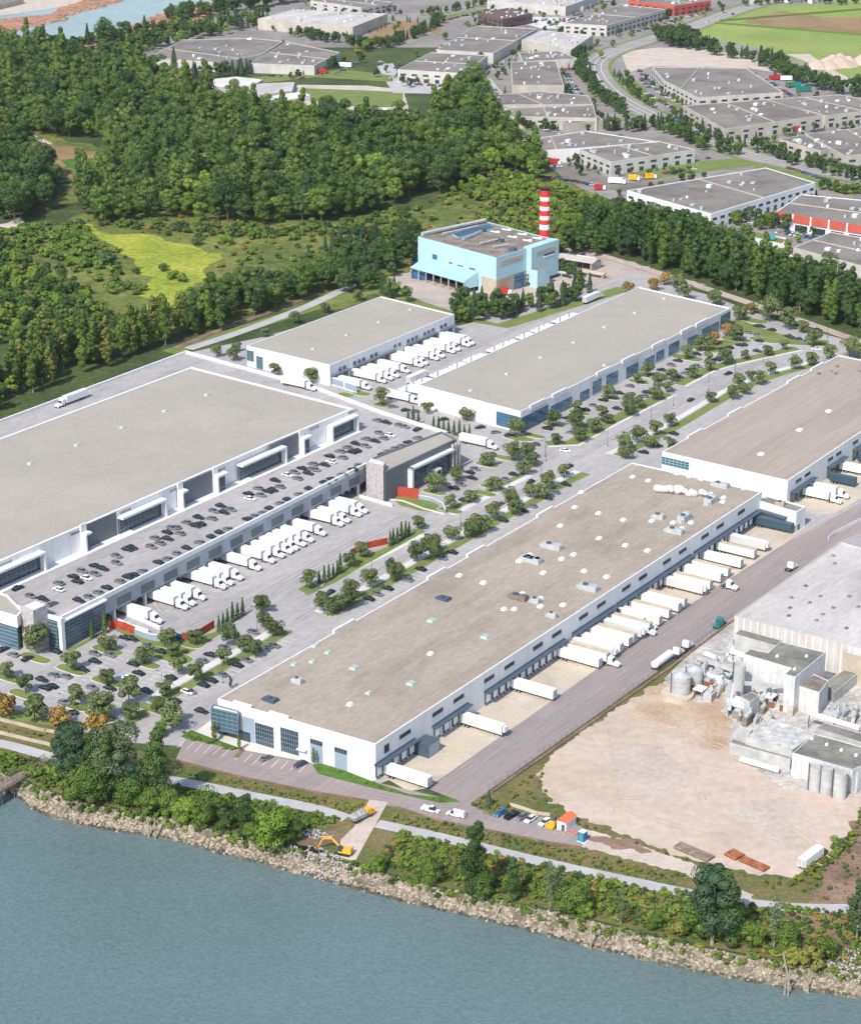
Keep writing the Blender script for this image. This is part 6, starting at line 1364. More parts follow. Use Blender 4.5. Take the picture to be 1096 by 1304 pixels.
# riverside trees
def tree(px, py, key, sc, lab, grp='trees on the river bank', z=0, cat='tree', sz=None):
    p = at(px, py, z); return plant({'bush': 'bush', 'coni': 'conifer_tree'}.get(key[:4], 'riverside_tree'), key, p.x, p.y, z, sc, lab, cat, grp, sz)
RT = []
for px, py, key, sc, lab in ((93, 1008, 'big0', .86, 'big dark tree, leftmost of the tall riverside trees beside the footbridge'), (152, 1016, 'big1', .95, 'tallest greyish green tree in the riverside clump by the footbridge'), (120, 1014, 'big2', .75, 'dark narrow tree between the two big riverside trees'), (203, 1030, 'big2', .93, 'tall dark narrow tree at the right end of the riverside clump'),
    (104, 1020, 'bushy_tree', .95, 'dense leafy tree under the big leftmost riverside tree'), (136, 1022, 'big2', .8, 'tall leafy narrow tree in the middle of the riverside clump'), (178, 1026, 'big0', .62, 'broad dark tree right of the tallest one in the riverside clump'), (215, 1040, 'bushy_tree', .75, 'dense leafy tree under the tall narrow tree at the right of the clump'), (118, 1024, 'bushy_tree', .85, 'bushy green tree at the water side of the riverside clump, left one'), (168, 1030, 'bushy_tree', .8, 'bushy green tree at the water side of the riverside clump, middle one'), (192, 1038, 'bushy_tree', .7, 'bushy green tree at the water side of the riverside clump, right one'), (80, 990, 'bush0', 1.5, 'bright bush left of the riverside clump'),
    (236, 1048, 'bushy_bright', .8, 'bright round tree right of the riverside clump'), (262, 1050, 'bushy_tree', .85, 'green tree between the bright round tree and the dark narrow tree'), (284, 1062, 'big2', .42, 'dark narrow tree among the bushes left of the construction ramp'), (314, 1068, 'big2', .58, 'taller dark narrow tree left of the round bright tree'), (346, 1080, 'bushy_bright', 1.1, 'large round bright green tree left of the construction ramp'), (372, 1072, 'bushy_tree', .6, 'small bushy tree at the edge of the construction ramp'), (326, 1078, 'bushy_tree', .6, 'small bushy tree at the foot of the taller dark narrow tree'),
    (604, 1140, 'big2', .72, 'dark ragged tree on the bank below the riverfront cars'), (614, 1142, 'bushy_tree', .7, 'dark bushy tree right beside the dark ragged tree'), (652, 1146, 'big2', .5, 'dark narrow tree below the trail right of the ragged tree'), (546, 1124, 'bushy_tree', .6, 'bushy green tree on the bank beside the rocks, centre'), (482, 1110, 'bushy_bright', .5, 'small bright tree right of the excavator'), (700, 1158, 'sparse0', .85, 'bare pale tree on the bank in the middle'), (712, 1156, 'sparse0', .7, 'smaller bare pale tree beside the first'),
    (728, 1166, 'bushy_tree', .8, 'green bushy tree on the bank below the dirt track'), (746, 1168, 'bushy_bright', .5, 'bright bush tree beside the green bushy one'), (790, 1180, 'sparse0', .6, 'thin brown tree left of the largest tree'), (906, 1203, 'big0', 1.05, 'largest dark cottonwood on the river bank at lower right'), (925, 1206, 'big2', .85, 'dark narrow tree grown into the largest cottonwood'), (890, 1198, 'bushy_tree', .9, 'dark bushy tree at the left foot of the largest cottonwood'), (955, 1206, 'bushy_tree', .7, 'green bushy tree right of the largest cottonwood'),
    (985, 1208, 'sparse0', 1.0, 'thin half bare tree right of the largest cottonwood'), (1000, 1212, 'bushy_tree', .75, 'green bushy tree below the thin half bare one'), (1008, 1226, 'bush2', 1.3, 'yellow green bush near the water, left one'), (1030, 1232, 'bush2', 1.8, 'yellow green bush near the water, right one'), (1050, 1222, 'bushy_tree', .6, 'bushy tree beside the pale stones, lower right'), (1090, 1200, 'sparse0', 1.0, 'half bare tree at the right edge'), (1094, 1190, 'big2', .6, 'dark tree at the right edge of the bank'), (866, 1192, 'bush2', 1.2, 'yellow bush at the left of the largest cottonwood'), (832, 1184, 'bushy_tree', .45, 'small tree on the bank above the rocks'), (622, 1030, 'conifer1', .55, 'little dark conifer on the island at the road junction'), (205, 938, 'bushy_bright', .45, 'round bright bush at the corner of the marked bays'),
    (16, 972, 'bush0', 1.0, 'bright bush at the left edge beside the footbridge'), (70, 985, 'bush0', 1.1, 'bright bush at the end of the footbridge')):
    RT.append(tree(px, py, key, sc, lab))
# shrubs on the bank and the embankments: ground cover nobody could count
PROTO = {}; PROTOMESH = {}
def inpoly(x, y, Q):
    r = False
    for i in range(len(Q)):
        x1, y1 = Q[i]; x2, y2 = Q[i-1]
        if (y1 > y) != (y2 > y) and x < (x2-x1)*(y-y1)/(y2-y1)+x1: r = not r
    return r
def scatter(polypx, sp, jitter=.45, excl=()):
    P = [(at(x, y).x, at(x, y).y) for x, y in pts(polypx)]; xs = [p[0] for p in P]; ys = [p[1] for p in P]; out = []
    E = [[(at(x, y).x, at(x, y).y) for x, y in (pts(e) if isinstance(e, str) else e)] for e in excl]
    nx = int((max(xs)-min(xs))/sp)+1; ny = int((max(ys)-min(ys))/sp)+1
    for i in range(nx):
        for j in range(ny):
            x = min(xs)+(i+.5*(j % 2))*sp+random.uniform(-jitter, jitter)*sp; y = min(ys)+j*sp+random.uniform(-jitter, jitter)*sp
            if inpoly(x, y, P) and not any(inpoly(x, y, e) for e in E): out.append((x, y))
    return out
def stuff_instances(name, items, label, cat, rots=None):
    """ONE object: instances of the crown meshes on points (x, y, z, key, scale)"""
    keys = sorted(set(k for *_, k, s in items)); me = bpy.data.meshes.new(name); me.from_pydata([(x, y, z) for x, y, z, k, s in items], [], [])
    a = me.attributes.new('kind', 'INT', 'POINT'); a.data.foreach_set('value', [keys.index(k) for *_, k, s in items])
    a = me.attributes.new('siz', 'FLOAT', 'POINT'); a.data.foreach_set('value', [s for *_, k, s in items])
    a = me.attributes.new('rot', 'FLOAT', 'POINT'); a.data.foreach_set('value', rots or [random.uniform(0, 6.28) for _ in items])
    o = link(name, me); ng = bpy.data.node_groups.new(name+'_nodes', 'GeometryNodeTree'); N = ng.nodes; L = ng.links
    ng.interface.new_socket('Geometry', in_out='INPUT', socket_type='NodeSocketGeometry'); ng.interface.new_socket('Geometry', in_out='OUTPUT', socket_type='NodeSocketGeometry')
    gi = N.new('NodeGroupInput'); go = N.new('NodeGroupOutput'); jn = N.new('GeometryNodeJoinGeometry'); L.new(jn.outputs[0], go.inputs[0])
    def attr(n, t):
        x = N.new('GeometryNodeInputNamedAttribute'); x.data_type = t; x.inputs['Name'].default_value = n; return x.outputs[0]
    kd, sz, ro = attr('kind', 'INT'), attr('siz', 'FLOAT'), attr('rot', 'FLOAT')
    cx = N.new('ShaderNodeCombineXYZ'); L.new(ro, cx.inputs[2])
    for i, k in enumerate(keys):
        if k not in PROTO:
            p = bpy.data.objects.new('proto_'+k, SP[k][0] if k in SP else PROTOMESH[k]); PROTO[k] = p
        oi = N.new('GeometryNodeObjectInfo'); oi.inputs['Object'].default_value = PROTO[k]; oi.inputs['As Instance'].default_value = True
        cmp_ = N.new('FunctionNodeCompare'); cmp_.data_type = 'INT'; cmp_.operation = 'EQUAL'; L.new(kd, cmp_.inputs[2]); cmp_.inputs[3].default_value = i
        ip_ = N.new('GeometryNodeInstanceOnPoints'); L.new(gi.outputs[0], ip_.inputs['Points']); L.new(cmp_.outputs[0], ip_.inputs['Selection']); L.new(oi.outputs['Geometry'], ip_.inputs['Instance']); L.new(sz, ip_.inputs['Scale']); L.new(cx.outputs[0], ip_.inputs['Rotation'])
        L.new(ip_.outputs[0], jn.inputs[0])
    md = o.modifiers.new('scatter', 'NODES'); md.node_group = ng
    return tag(o, label, cat, kind='stuff')
random.seed(77)
trail_px = ['-120,922 0,943 72,963 180,984 330,1012 441,1039 441,1046 330,1019 180,991 72,969 0,950 -120,930', '480,1045 640,1082 800,1118 940,1145 1096,1154 1250,1146 1250,1156 1096,1162 940,1153 800,1126 640,1091 480,1053', '470,1016 496,1020 500,1070 470,1100 420,1100 375,1078 372,1058 436,1060 452,1045']
sh = []
for poly, sp, keys, s0, s1 in (('-100,955 0,962 60,972 120,985 250,1008 330,1022 436,1045 400,1056 372,1058 300,1055 215,1040 150,1028 60,1002 0,978 -100,960', 1.7, ('bush0', 'bush1', 'bush3', 'bush1'), .25, .62),
    ('225,985 300,994 391,1012 462,1024 450,1042 400,1024 330,1011 250,992', 1.8, ('bush4', 'bush1', 'bush0', 'bush3', 'bush1'), .16, .36),
    ('476,1052 640,1090 800,1125 940,1152 1100,1162 1100,1232 1000,1222 860,1192 700,1152 600,1134 520,1114 470,1102', 1.7, ('bush0', 'bush1', 'bush3', 'bush1', 'bush0', 'bush3', 'bush4'), .2, .6),
    ('480,1030 560,1048 700,1077 870,1116 860,1130 640,1080 490,1046', 1.8, ('bush4', 'bush1', 'bush0', 'bush3', 'bush1'), .16, .36),
    ('640,1020 700,960 690,995 705,1022 760,1052 870,1094 960,1118 1040,1120 1096,1060 1250,1040 1250,1140 1040,1150 950,1125 860,1095 740,1055 700,1038', 3.0, ('bush4', 'bush3', 'bush2', 'bush1'), .15, .38),
    ('1050,1085 1096,1040 1200,1000 1200,1020 1096,1065 1040,1120 1000,1130', 2.6, ('bush0', 'bush2', 'bush1'), .3, .65),
    ('-100,915 0,920 70,932 75,945 0,934 -100,925', 3, ('bush1', 'bush4'), .15, .35),
    ('600,1028 616,1014 648,1030 640,1038', 2.2, ('bush1', 'bush2', 'bush3'), .3, .5),
    ('410,974 470,996 520,1014 580,1020 560,1022 470,1002', 1.8, ('bush0', 'bush1'), .14, .3),
    ('232,932 262,944 300,954 300,958 262,948 230,940', 1.8, ('bush1', 'bush0'), .25, .4)):
    for x, y in scatter(poly, sp, .5, trail_px): sh.append((x, y, 0, random.choice(keys), random.uniform(s0, s1)))
for i in range(len(tt)-1):
    for k in range(int((tt[i+1]-tt[i]).length/.9)):
        g_ = random.random()**1.6*.5; p = tt[i].lerp(tt[i+1], random.random()).lerp(bb[i], g_)
        if not (395 < proj(p)[0] < 445): sh.append((p.x, p.y, (WZ-.9)*g_*.75, random.choice(('bush3', 'bush1', 'bush0', 'bush1')), random.uniform(.2, .6)))
stuff_instances('bank_scrub', sh, 'mixed green and brown scrub covering the river bank and road embankments', 'undergrowth')
# woodland: the nearest 300 trees are things, the rest of the wood is one mass
WD = []
DK = ('wood0', 'wood1', 'wood7', 'wood2', 'wood6', 'wood3'); MX = ('wood0', 'wood1', 'wood2', 'wood3', 'wood4', 'wood6', 'wood7', 'wood2', 'wood6', 'wood3', 'poplar0'); BR = ('wood4', 'wood4', 'wood4', 'wood3', 'wood2', 'wood5', 'wood4')
clr = '-20,168 20,171 43,173 67,181 100,190 133,196 140,203 120,210 100,226 90,232 60,212 40,188 0,180'
for poly, sp, keys, s0, s1, reg in (
    ('-80,66 0,62 40,70 80,80 110,92 160,100 230,118 260,138 330,156 400,163 480,172 548,170 562,130 600,116 625,150 650,190 700,222 690,235 640,222 560,248 520,262 430,282 330,288 210,280 110,286 95,262 120,232 150,214 130,180 -80,165', 10.6, MX, .85, 1.6, 'in the broadleaf wood'),
    ('-80,185 0,186 38,190 66,212 72,245 60,275 20,285 -80,280', 10.2, DK, .95, 1.4, 'in the wood at the left edge'),
    ('-80,300 10,318 45,345 85,362 118,388 145,406 175,418 170,432 130,445 60,430 -80,450', 7.6, BR+('wood1', 'wood0'), .55, .82, 'in the bright thicket at the left'),
    ('240,402 262,388 300,376 350,366 400,352 435,352 428,370 350,396 270,420 235,425', 8.4, DK+('wood3',), .8, 1.15, 'in the dark copse behind the rear warehouse'),
    ('385,345 430,318 520,300 530,318 520,345 478,372 440,378 425,362 400,356', 8.5, ('wood0', 'wood1', 'wood7', 'conifer0', 'wood3'), .65, .95, 'beside the light blue plant'),
    ('470,362 500,368 520,385 500,385', 6.5, ('wood3', 'conifer0'), .55, .7, 'beside the light blue plant'),
    ('572,392 650,392 735,376 740,384 640,408 580,414', 5.2, ('conifer0', 'conifer1', 'wood1', 'wood3', 'wood0'), .55, .8, 'in front of the light blue plant'),
    ('742,300 800,308 870,328 940,350 1010,374 1100,406 1320,478 1320,500 1096,430 1000,396 930,372 850,346 790,328 745,313', 6.4, ('poplar0', 'poplar1', 'poplar1', 'wood0', 'wood7', 'poplar1'), .8, 1.1, 'in the tall tree belt along the railway'),
    ('745,290 800,300 900,320 960,345 1100,395 1320,465 1320,440 1100,378 1010,350 960,330 905,300 800,280 745,275', 8.5, ('wood3', 'wood1', 'wood0', 'wood6', 'wood2'), .7, 1.05, 'in the tall tree belt along the railway'),
    ('715,300 745,306 775,322 750,330 722,320', 6.5, DK, .6, .9, 'right of the striped chimney'),
    ('560,246 640,224 700,238 790,268 800,292 740,300 690,265 620,262', 7.5, BR+('wood2',), .4, .68, 'in the bright scrub behind the plant')):
    for x, y in scatter(poly, sp, .42, (clr,)): WD.append((x, y, random.choice(keys), random.uniform(s0, s1), reg))
# tall pale stemmed trees along the warehouse's back edge
edge = [at(x, y) for x, y in pts('-60,552 0,528 60,500 130,474 200,451 250,434 300,420')]
for a, c in zip(edge, edge[1:]):
    L = (c-a).length; dp = 40 if a.x < at(110, 480).x else 20
    for k in range(int(L/(1.7 if dp > 30 else 2.6))):
        p = a.lerp(c, k*(1.7 if dp > 30 else 2.6)/L); WD.append((p.x-random.uniform(0, 14), p.y+random.uniform(4, dp), random.choice(('poplar0', 'poplar0', 'poplar0', 'poplar2', 'wood3', 'poplar1', 'wood4')), random.uniform(.78, 1.0), 'in the tall row behind the distribution centre'))
# belts of trees beyond
for x, y in scatter('60,78 110,72 170,56 225,42 300,26 345,18 350,30 260,50 215,60 180,72 150,88 110,100 80,92', 10, .45): WD.append((x, y, random.choice(('wood0', 'wood2', 'wood1', 'wood4', 'conifer0')), random.uniform(.5, 1.0), 'between the far river and the warehouses'))
rows_ = (('872,48 880,60 900,66 930,72 965,78 990,88 1010,102 1040,112 1096,124 1250,150', 6.5, 9, ('wood0', 'conifer0', 'wood1', 'wood7'), .6, .9, 'in the dark belt beside the farm fields'),
 ('845,50 862,60 880,62', 6, 8, ('wood0', 'wood7'), .8, 1, 'in the dark belt beside the farm fields'),
 ('733,60 742,95 760,120 790,145', 6.5, 5, ('wood0', 'wood1', 'conifer0'), .5, .75, 'along the curving main road'), ('783,95 800,115 828,137', 6.5, 3, ('conifer1', 'wood1', 'wood3'), .45, .6, 'along the curving main road'),
 ('745,160 790,168 840,162 870,178 900,190 940,200', 7, 6, ('wood0', 'wood1', 'conifer0', 'wood3'), .55, .8, 'along the main road in the industrial park'), ('855,150 890,168 930,185 960,190', 7, 3, ('wood1', 'conifer0'), .45, .65, 'along the main road in the industrial park'),
 ('960,190 1000,206 1040,216 1100,232 1250,270', 7, 5, ('wood0', 'wood1', 'conifer1', 'wood3'), .5, .75, 'along the main road in the industrial park'), ('1045,240 1096,250 1200,262', 7, 4, ('wood1', 'wood3', 'wood5'), .5, .6, 'behind the red bayed building'),
 ('900,280 935,284 985,290 1010,296', 6.5, 5, ('wood0', 'conifer1', 'wood3'), .55, .75, 'behind the hedge lot'),
 ('612,105 600,90 625,75 648,62 668,52', 6, 3, ('wood4', 'wood2', 'conifer0'), .5, .75, 'along the long dark warehouse wall'),
 ('560,100 600,105 615,120', 6, 8, ('wood2', 'wood4', 'wood0'), .6, .9, 'at the top of the wood'),
 ('215,28 250,22 300,14 370,2 420,-4 500,-8', 6.5, 9, ('wood0', 'wood7', 'wood2'), .7, 1.0, 'on the river bank at the top'), ('50,66 100,58 150,48 200,38 240,30', 6.5, 6, ('wood2', 'wood0', 'wood4'), .5, .75, 'on the river bank at the top'),
 ('245,100 290,98 330,92 360,92 395,90 430,86', 6.5, 4, ('conifer0', 'conifer0', 'wood0', 'wood1'), .65, .95, 'in front of the grey roofed warehouses'), ('380,45 400,50 440,56 470,62', 6.5, 6, ('wood0', 'wood1', 'conifer0'), .55, .75, 'between the cream and grey warehouses'),
 ('490,62 520,50 545,38 560,28', 7, 5, ('conifer0', 'wood1'), .5, .75, 'beside the dry lot'), ('450,72 475,60 500,56', 7, 3, ('wood3', 'wood5'), .6, .8, 'beside the dry lot'),
 ('540,20 600,10 650,0 700,-6', 7, 5, ('wood1', 'conifer1', 'wood3'), .45, .65, 'at the top of the industrial park'), ('420,18 500,26 540,30', 8, 3, ('conifer1', 'wood1'), .5, .6, 'beside the long cream warehouse'),
 ('655,165 690,165 720,160 750,155', 7, 3, ('wood1', 'conifer1'), .5, .7, 'between the beige and white warehouses'), ('770,28 800,32 850,20 900,10', 7, 3, ('wood1', 'wood3'), .4, .6, 'along the main road at the top'), ('950,8 990,2 1096,6 1200,8', 8, 8, ('wood1', 'wood3'), .4, .6, 'at the far field edge'),
 ('640,310 700,318 715,330', 7, 4, ('wood3', 'wood0'), .5, .7, 'right of the striped chimney'), ('712,350 735,362 752,374', 6, 3, ('conifer0', 'wood1'), .5, .7, 'in front of the light blue plant'))
for s, sp, wd, keys, s0, s1, reg in rows_:
    P = [at(x, y) for x, y in pts(s)]
    for a, c in zip(P, P[1:]):
        L = (c-a).length; n_ = max(1, int(L/sp)); nn = Vector((-(c-a).y, (c-a).x, 0)).normalized()
        for k in range(n_):
            for q_ in range(1 if wd < 4 else 2):
                p = a.lerp(c, (k+random.random())/n_)+nn*random.uniform(-wd, wd); WD.append((p.x, p.y, random.choice(keys), random.uniform(s0, s1), reg))
random.seed(92)
for a, c, u, nn, L in EDGES:
    toward = nn.y < 0; s_ = random.uniform(0, 8)
    while s_ < L:
        if random.random() < (.6 if toward else .45):
            q = a+u*s_+nn*random.uniform(4, 7); WD.append((q.x, q.y, random.choice(('wood1', 'wood3', 'conifer1', 'wood0', 'conifer1')), random.uniform(.28, .5), 'by the far warehouses'))
            if random.random() < .4: q = a+u*s_+nn*random.uniform(19, 24); WD.append((q.x, q.y, random.choice(('wood1', 'wood3', 'wood0', 'wood4')), random.uniform(.35, .6), 'by the far warehouses'))
        s_ += random.uniform(5, 12)
FPm = [[(p.x, p.y) for p in B['P']] for B in [B1_ for B1_ in (B5, B4, B3, B2, B7, PB)]+FB]+[[(p.x, p.y) for p in out_]]
WD = [w_ for w_ in WD if not any(inpoly(w_[0], w_[1], F_) for F_ in FPm)]
spn = {'wood0': 'dark green broadleaf tree', 'wood1': 'dark green broadleaf tree', 'wood7': 'large dark green broadleaf tree', 'wood2': 'mid green broadleaf tree', 'wood3': 'mid green broadleaf tree', 'wood6': 'tall mid green broadleaf tree', 'wood4': 'bright green broadleaf tree', 'wood5': 'yellow green broadleaf tree', 'poplar0': 'tall slim green poplar', 'poplar1': 'tall slim dark poplar', 'poplar2': 'tall slim yellowing poplar', 'conifer0': 'dark pointed conifer', 'conifer1': 'small dark conifer'}
vis = []; rest = []
for w_ in WD:
    x, y = proj((w_[0], w_[1], 8)); (vis if -10 < x < 1106 and -20 < y else rest).append(w_)
vis.sort(key=lambda w_: hypot(w_[0], w_[1])/w_[3]); rest += vis[300:]
for x, y, k, s, reg in vis[:300]:
    nm = {'pop': 'poplar_tree', 'con': 'conifer_tree'}.get(k[:3], 'woodland_tree'); LT2 = plant(nm, k, x, y, 0, s, spn[k]+' '+reg, 'tree', spn[k]+'s '+reg)
stuff_instances('far_woodland', [(x, y, 0, k, s) for x, y, k, s, reg in rest], 'mass of green broadleaf woodland and tree belts stretching to the river and fields', 'woodland')
# big trees and single bushes in the distance
random.seed(13)
for x, y, k, s, lab in ((52, 76, 'wood7', 1.5, 'broad dark tree at the top left, left one of the river pair'), (68, 72, 'wood0', 1.4, 'broad dark tree at the top left, right one of the river pair'), (135, 63, 'wood7', 1.6, 'largest dark tree in front of the far river'), (158, 58, 'wood0', 1.5, 'large dark tree joined to the largest one before the river'), (112, 58, 'conifer0', 1.2, 'thin conifer standing in front of the far river'), (185, 50, 'conifer0', 1.5, 'tall thin conifer right of the large dark trees'), (234, 38, 'wood7', 1.3, 'large dark round tree beside the red log booms'), (280, 24, 'wood7', 1.3, 'large dark tree at the top before the river bend'), (222, 92, 'conifer0', 1.3, 'dark conifer in front of the grey roofed warehouse wall'), (193, 92, 'wood1', 1.0, 'dark round tree left of the grey roofed warehouse'), (172, 90, 'wood1', .9, 'dark round tree at the left of the warehouse lot'), (10, 78, 'wood2', 1.2, 'mid green tree at the left edge before the river')):
    p = at(x, y); plant('riverside_tree' if k[0] == 'w' else 'conifer_tree', k, p.x, p.y, 0, s, lab, 'tree', 'single trees before the far river')
mb_ = []
for x, y in zp(0, 260, K3, '305,90 408,228 250,140 290,195 520,265 625,255 655,285 695,295 500,325 430,340 720,110 760,130 860,150 750,155 640,120 480,85 940,110 890,120 970,130 230,260 200,330 330,340 170,200 100,240'):
    p = at(x, y); mb_.append((plant('bush', random.choice(('bush0', 'bush1', 'bush3')), p.x, p.y, 0, random.uniform(1.3, 2.2), cat='bush', group='bushes in the wet meadow'), 'round green bush in the wet meadow'))
p = at(136, 338); plant('bush', 'bush3', p.x, p.y, 0, 3.2, 'large round dark bush in the middle of the meadow', 'bush')
number(mb_, '%s%s %s')
number(LT, '%s%s %s')
random.seed(19)
ms = []
for poly, sp, keys, s0, s1 in (('-60,300 60,285 200,268 330,275 420,282 520,262 640,230 700,235 790,270 810,300 700,325 560,345 500,345 420,330 330,345 250,350 160,345 60,325', 11, ('bush0', 'bush1', 'bush0', 'bush3', 'bush1', 'bush4'), .4, 1.3), ('-60,300 60,288 110,290 140,320 130,345 40,325', 6, ('bush0', 'bush1'), .7, 1.6), ('560,340 640,235 700,240 790,272 805,300 700,325', 5.5, ('bush0', 'bush1', 'bush3', 'bush2'), .6, 1.5), ('110,286 210,284 330,292 430,286 520,266 520,280 430,300 330,306 210,296', 6, ('bush1', 'bush3'), .7, 1.6), ('60,325 160,340 150,360 250,345 200,385 100,350', 8, ('bush0', 'bush1'), .8, 1.6)):
    for x, y in scatter(poly, sp, .5, [zp(0, 260, K3, '340,85 600,120 880,190 790,235 730,310 700,370 580,400 530,280 470,180 345,115')]): ms.append((x, y, 0, random.choice(keys), random.uniform(s0, s1)))
stuff_instances('marsh_scrub', ms, 'low patchy green and brown scrub growing over the wet meadow', 'undergrowth')
# rocks along the water
def rockmesh(key, m, seed):
    random.seed(seed); b = MB(); n = 7
    r0 = [[(cos(2*pi*k/n)*r*random.uniform(.75, 1.2), sin(2*pi*k/n)*r*random.uniform(.75, 1.2), z+random.uniform(-.08, .08)) for k in range(n)] for r, z in ((.4, -.4), (.62, 0), (.42, .38))]
    for a, c in ((0, 1), (1, 2)):
        for k in range(n): b.face([r0[a][k], r0[a][(k+1) % n], r0[c][(k+1) % n], r0[c][k]])
    b.face(r0[2]); PROTOMESH[key] = b.mesh(key, M[m])
for i in range(3): rockmesh('rock%d' % i, 'rock', i); rockmesh('pale%d' % i, 'rock_pale', 10+i); rockmesh('wet%d' % i, 'rock_wet', 20+i)
random.seed(23); rk = []; pk = []
for i in range(len(tt)-1):
    L = (tt[i+1]-tt[i]).length
    for k in range(int(L*17)):
        f = random.random(); g_ = random.random(); p = tt[i].lerp(tt[i+1], f).lerp(bb[i].lerp(bb[i+1], f), g_); z = (WZ-.9)*min(1, g_/1.25*1.02)**.85
        rk.append((p.x, p.y, z, ('wet%d' if g_ > .84 and random.random() < .85 else 'rock%d') % random.randrange(3), random.uniform(.3, .95)+.5*(random.random() < .06)))
stuff_instances('riprap_rocks', rk, 'tan boulders of the riprap slope along the whole river edge', 'rocks')
for poly, n_ in (('365,1078 405,1080 432,1092 452,1112 425,1112 385,1098', .8), ('1040,1215 1100,1205 1200,1215 1200,1260 1096,1250 1050,1240', .9), ('378,1060 400,1056 425,1066 400,1072', .9)):
    for x, y in scatter(poly, n_, .5):
        d_ = min(range(len(tt)), key=lambda i: (tt[i].x-x)**2); w_ = tt[d_].y-y; z = -max(0, min(1, w_/max(.1, tt[d_].y-bb[d_].y)))*4.6+.2; (w_ > -.5 and z < -4.3) or pk.append((x, y, z+.1, 'pale%d' % random.randrange(3), random.uniform(.28, .75)))
stuff_instances('pale_stones', pk, 'pale grey quarry stones heaped by the excavator and at the lower right', 'rocks')

# the cars of the industrial park, hundreds of specks: one object
for cc in ('white', 'silver', 'black', 'red', 'blue', 'dark blue'):
    b = MB(); L = 4.6; b.hexa([(-L/2, -.88, .25), (L/2, -.84, .25), (L/2, .84, .25), (-L/2, .88, .25), (-L/2, -.9, .85), (L/2, -.8, .75), (L/2, .8, .75), (-L/2, .9, .85)]); b.hexa([(-1.9, -.78, .85), (1.15, -.74, .8), (1.15, .74, .8), (-1.9, .78, .85), (-1.35, -.62, 1.4), (.35, -.62, 1.4), (.35, .62, 1.4), (-1.35, .62, 1.4)], 1); b.box(-.5, 0, 1.4, 1.6, 1.2, .06)
    for x in (-1.4, 1.4): b.box(x, 0, 0, .6, 1.84, .6, m=2)
    PROTOMESH['car_'+cc] = b.mesh('car_'+cc, [PAINT[cc], M['glass'], M['rubber']])
fc = [f for f in far_cars if -20 < proj(f[:3])[0] < 1116]
stuff_instances('far_parked_cars', [(x, y, z, k, 1.0) for x, y, z, k, r in fc], 'hundreds of tiny cars parked round the warehouses of the industrial park', 'parked cars', [r for *_, r in fc])
# ------------------------------------------------------------------ smaller things
def wallrun(name, s, h, m, label, cat, th=.35, z0=0, kseg=None, cap=None):
    P = [at(x, y, 0) for x, y in (pts(s) if isinstance(s, str) else s)]; t = empty(name, P[0], label, cat); b = MB(); b2 = MB()
    for a, c in zip(P, P[1:]):
        b.wbox(a, c, 0, (c-a).length, z0, h, -th/2, th/2)
        if cap: b2.wbox(a, c, 0, (c-a).length, h, h+.12, -th*.7, th*.7)
    b.build('panel', M[m], t)
    if cap: b2.build('coping', M[cap], t)
    if kseg:
        b = MB()
        for a, c in zip(P, P[1:]):
            for k in range(int((c-a).length/kseg)+1): b.wbox(a, c, k*kseg-.12, k*kseg+.12, z0, h+.15, -th*.8, th*.8)
        b.build('posts', M['rust'], t)
    return t
def z4c(s): return zp(120, 700, K5, s)
wallrun('red_fence', z4c('105,552 160,548 220,565 285,592'), 2.8, 'red_fence', 'red slatted fence by the glazed corner at the truck court ramp', 'fence', kseg=3)
wallrun('retaining_wall', z4c('285,592 340,615 400,632 470,640 540,640 570,634'), 2.2, 'blue_panel', 'curved blue grey retaining wall at the end of the truck court', 'retaining wall', cap='white_wall')
wallrun('red_fence', z4c('618,634 680,628 740,605 835,545'), 2.8, 'red_fence', 'red slatted fence at the court corner between the hedge and the curved wall', 'fence', kseg=3)
wallrun('retaining_wall', z4c('570,634 618,634'), 2.4, 'deep_blue', 'short dark teal wall between the curved wall and the red fence', 'retaining wall')
wallrun('low_wall', z4c('135,492 260,545 380,582'), 1.3, 'white_wall', 'white ramp wall nearer the red fence', 'low wall', .6)
wallrun('low_wall', z4c('215,455 330,500 460,560'), 1.3, 'white_wall', 'white ramp wall nearer the docked trucks', 'low wall', .6)
wallrun('red_fence', zp(380, 640, K5, '365,375 415,350 485,320 620,290'), 2.6, 'red_fence', 'red slatted fence on the verge between the two cypress hedges', 'fence', kseg=3)
wallrun('red_fence', zp(366, 520, K3, '412,335 455,340 500,345'), 4.2, 'red_fence', 'tall red fence at the left corner of the visitor lot', 'fence', kseg=3)
wallrun('retaining_wall', zp(366, 520, K3, '500,345 550,355 590,375 602,400'), 1.6, 'blue_panel', 'curved blue grey wall at the visitor lot corner', 'retaining wall', cap='white_wall')
wallrun('low_wall', zp(366, 520, K3, '275,340 400,375'), 1.2, 'white_wall', 'white ramp wall at the right end of the truck court', 'low wall', .6)
wallrun('low_wall', zp(366, 520, K3, '350,345 440,355 520,385 600,405'), .5, 'concrete_lt', 'low white kerb wall round the green corner of the visitor lot', 'low wall', .6)
wallrun('retaining_wall', zp(0, 880, K4, '-100,150 0,172 120,200 240,232 345,248'), .8, 'beige', 'upper tan terrace wall beside the riverside lot', 'retaining wall', .8)
wallrun('retaining_wall', zp(0, 880, K4, '-100,225 0,248 150,285 280,315 300,325'), .8, 'beige', 'lower tan terrace wall above the trail', 'retaining wall', .8)
wallrun('retaining_wall', '224,969 300,989 391,1008 464,1020', .4, 'soil_brown', 'low brown kerb along the river side of the front road, left of the ramp', 'retaining wall', .5)
wallrun('retaining_wall', '497,1026 555,1045 640,1062 700,1074 740,1080', .4, 'soil_brown', 'low brown kerb along the river side of the front road, right of the ramp', 'retaining wall', .5)
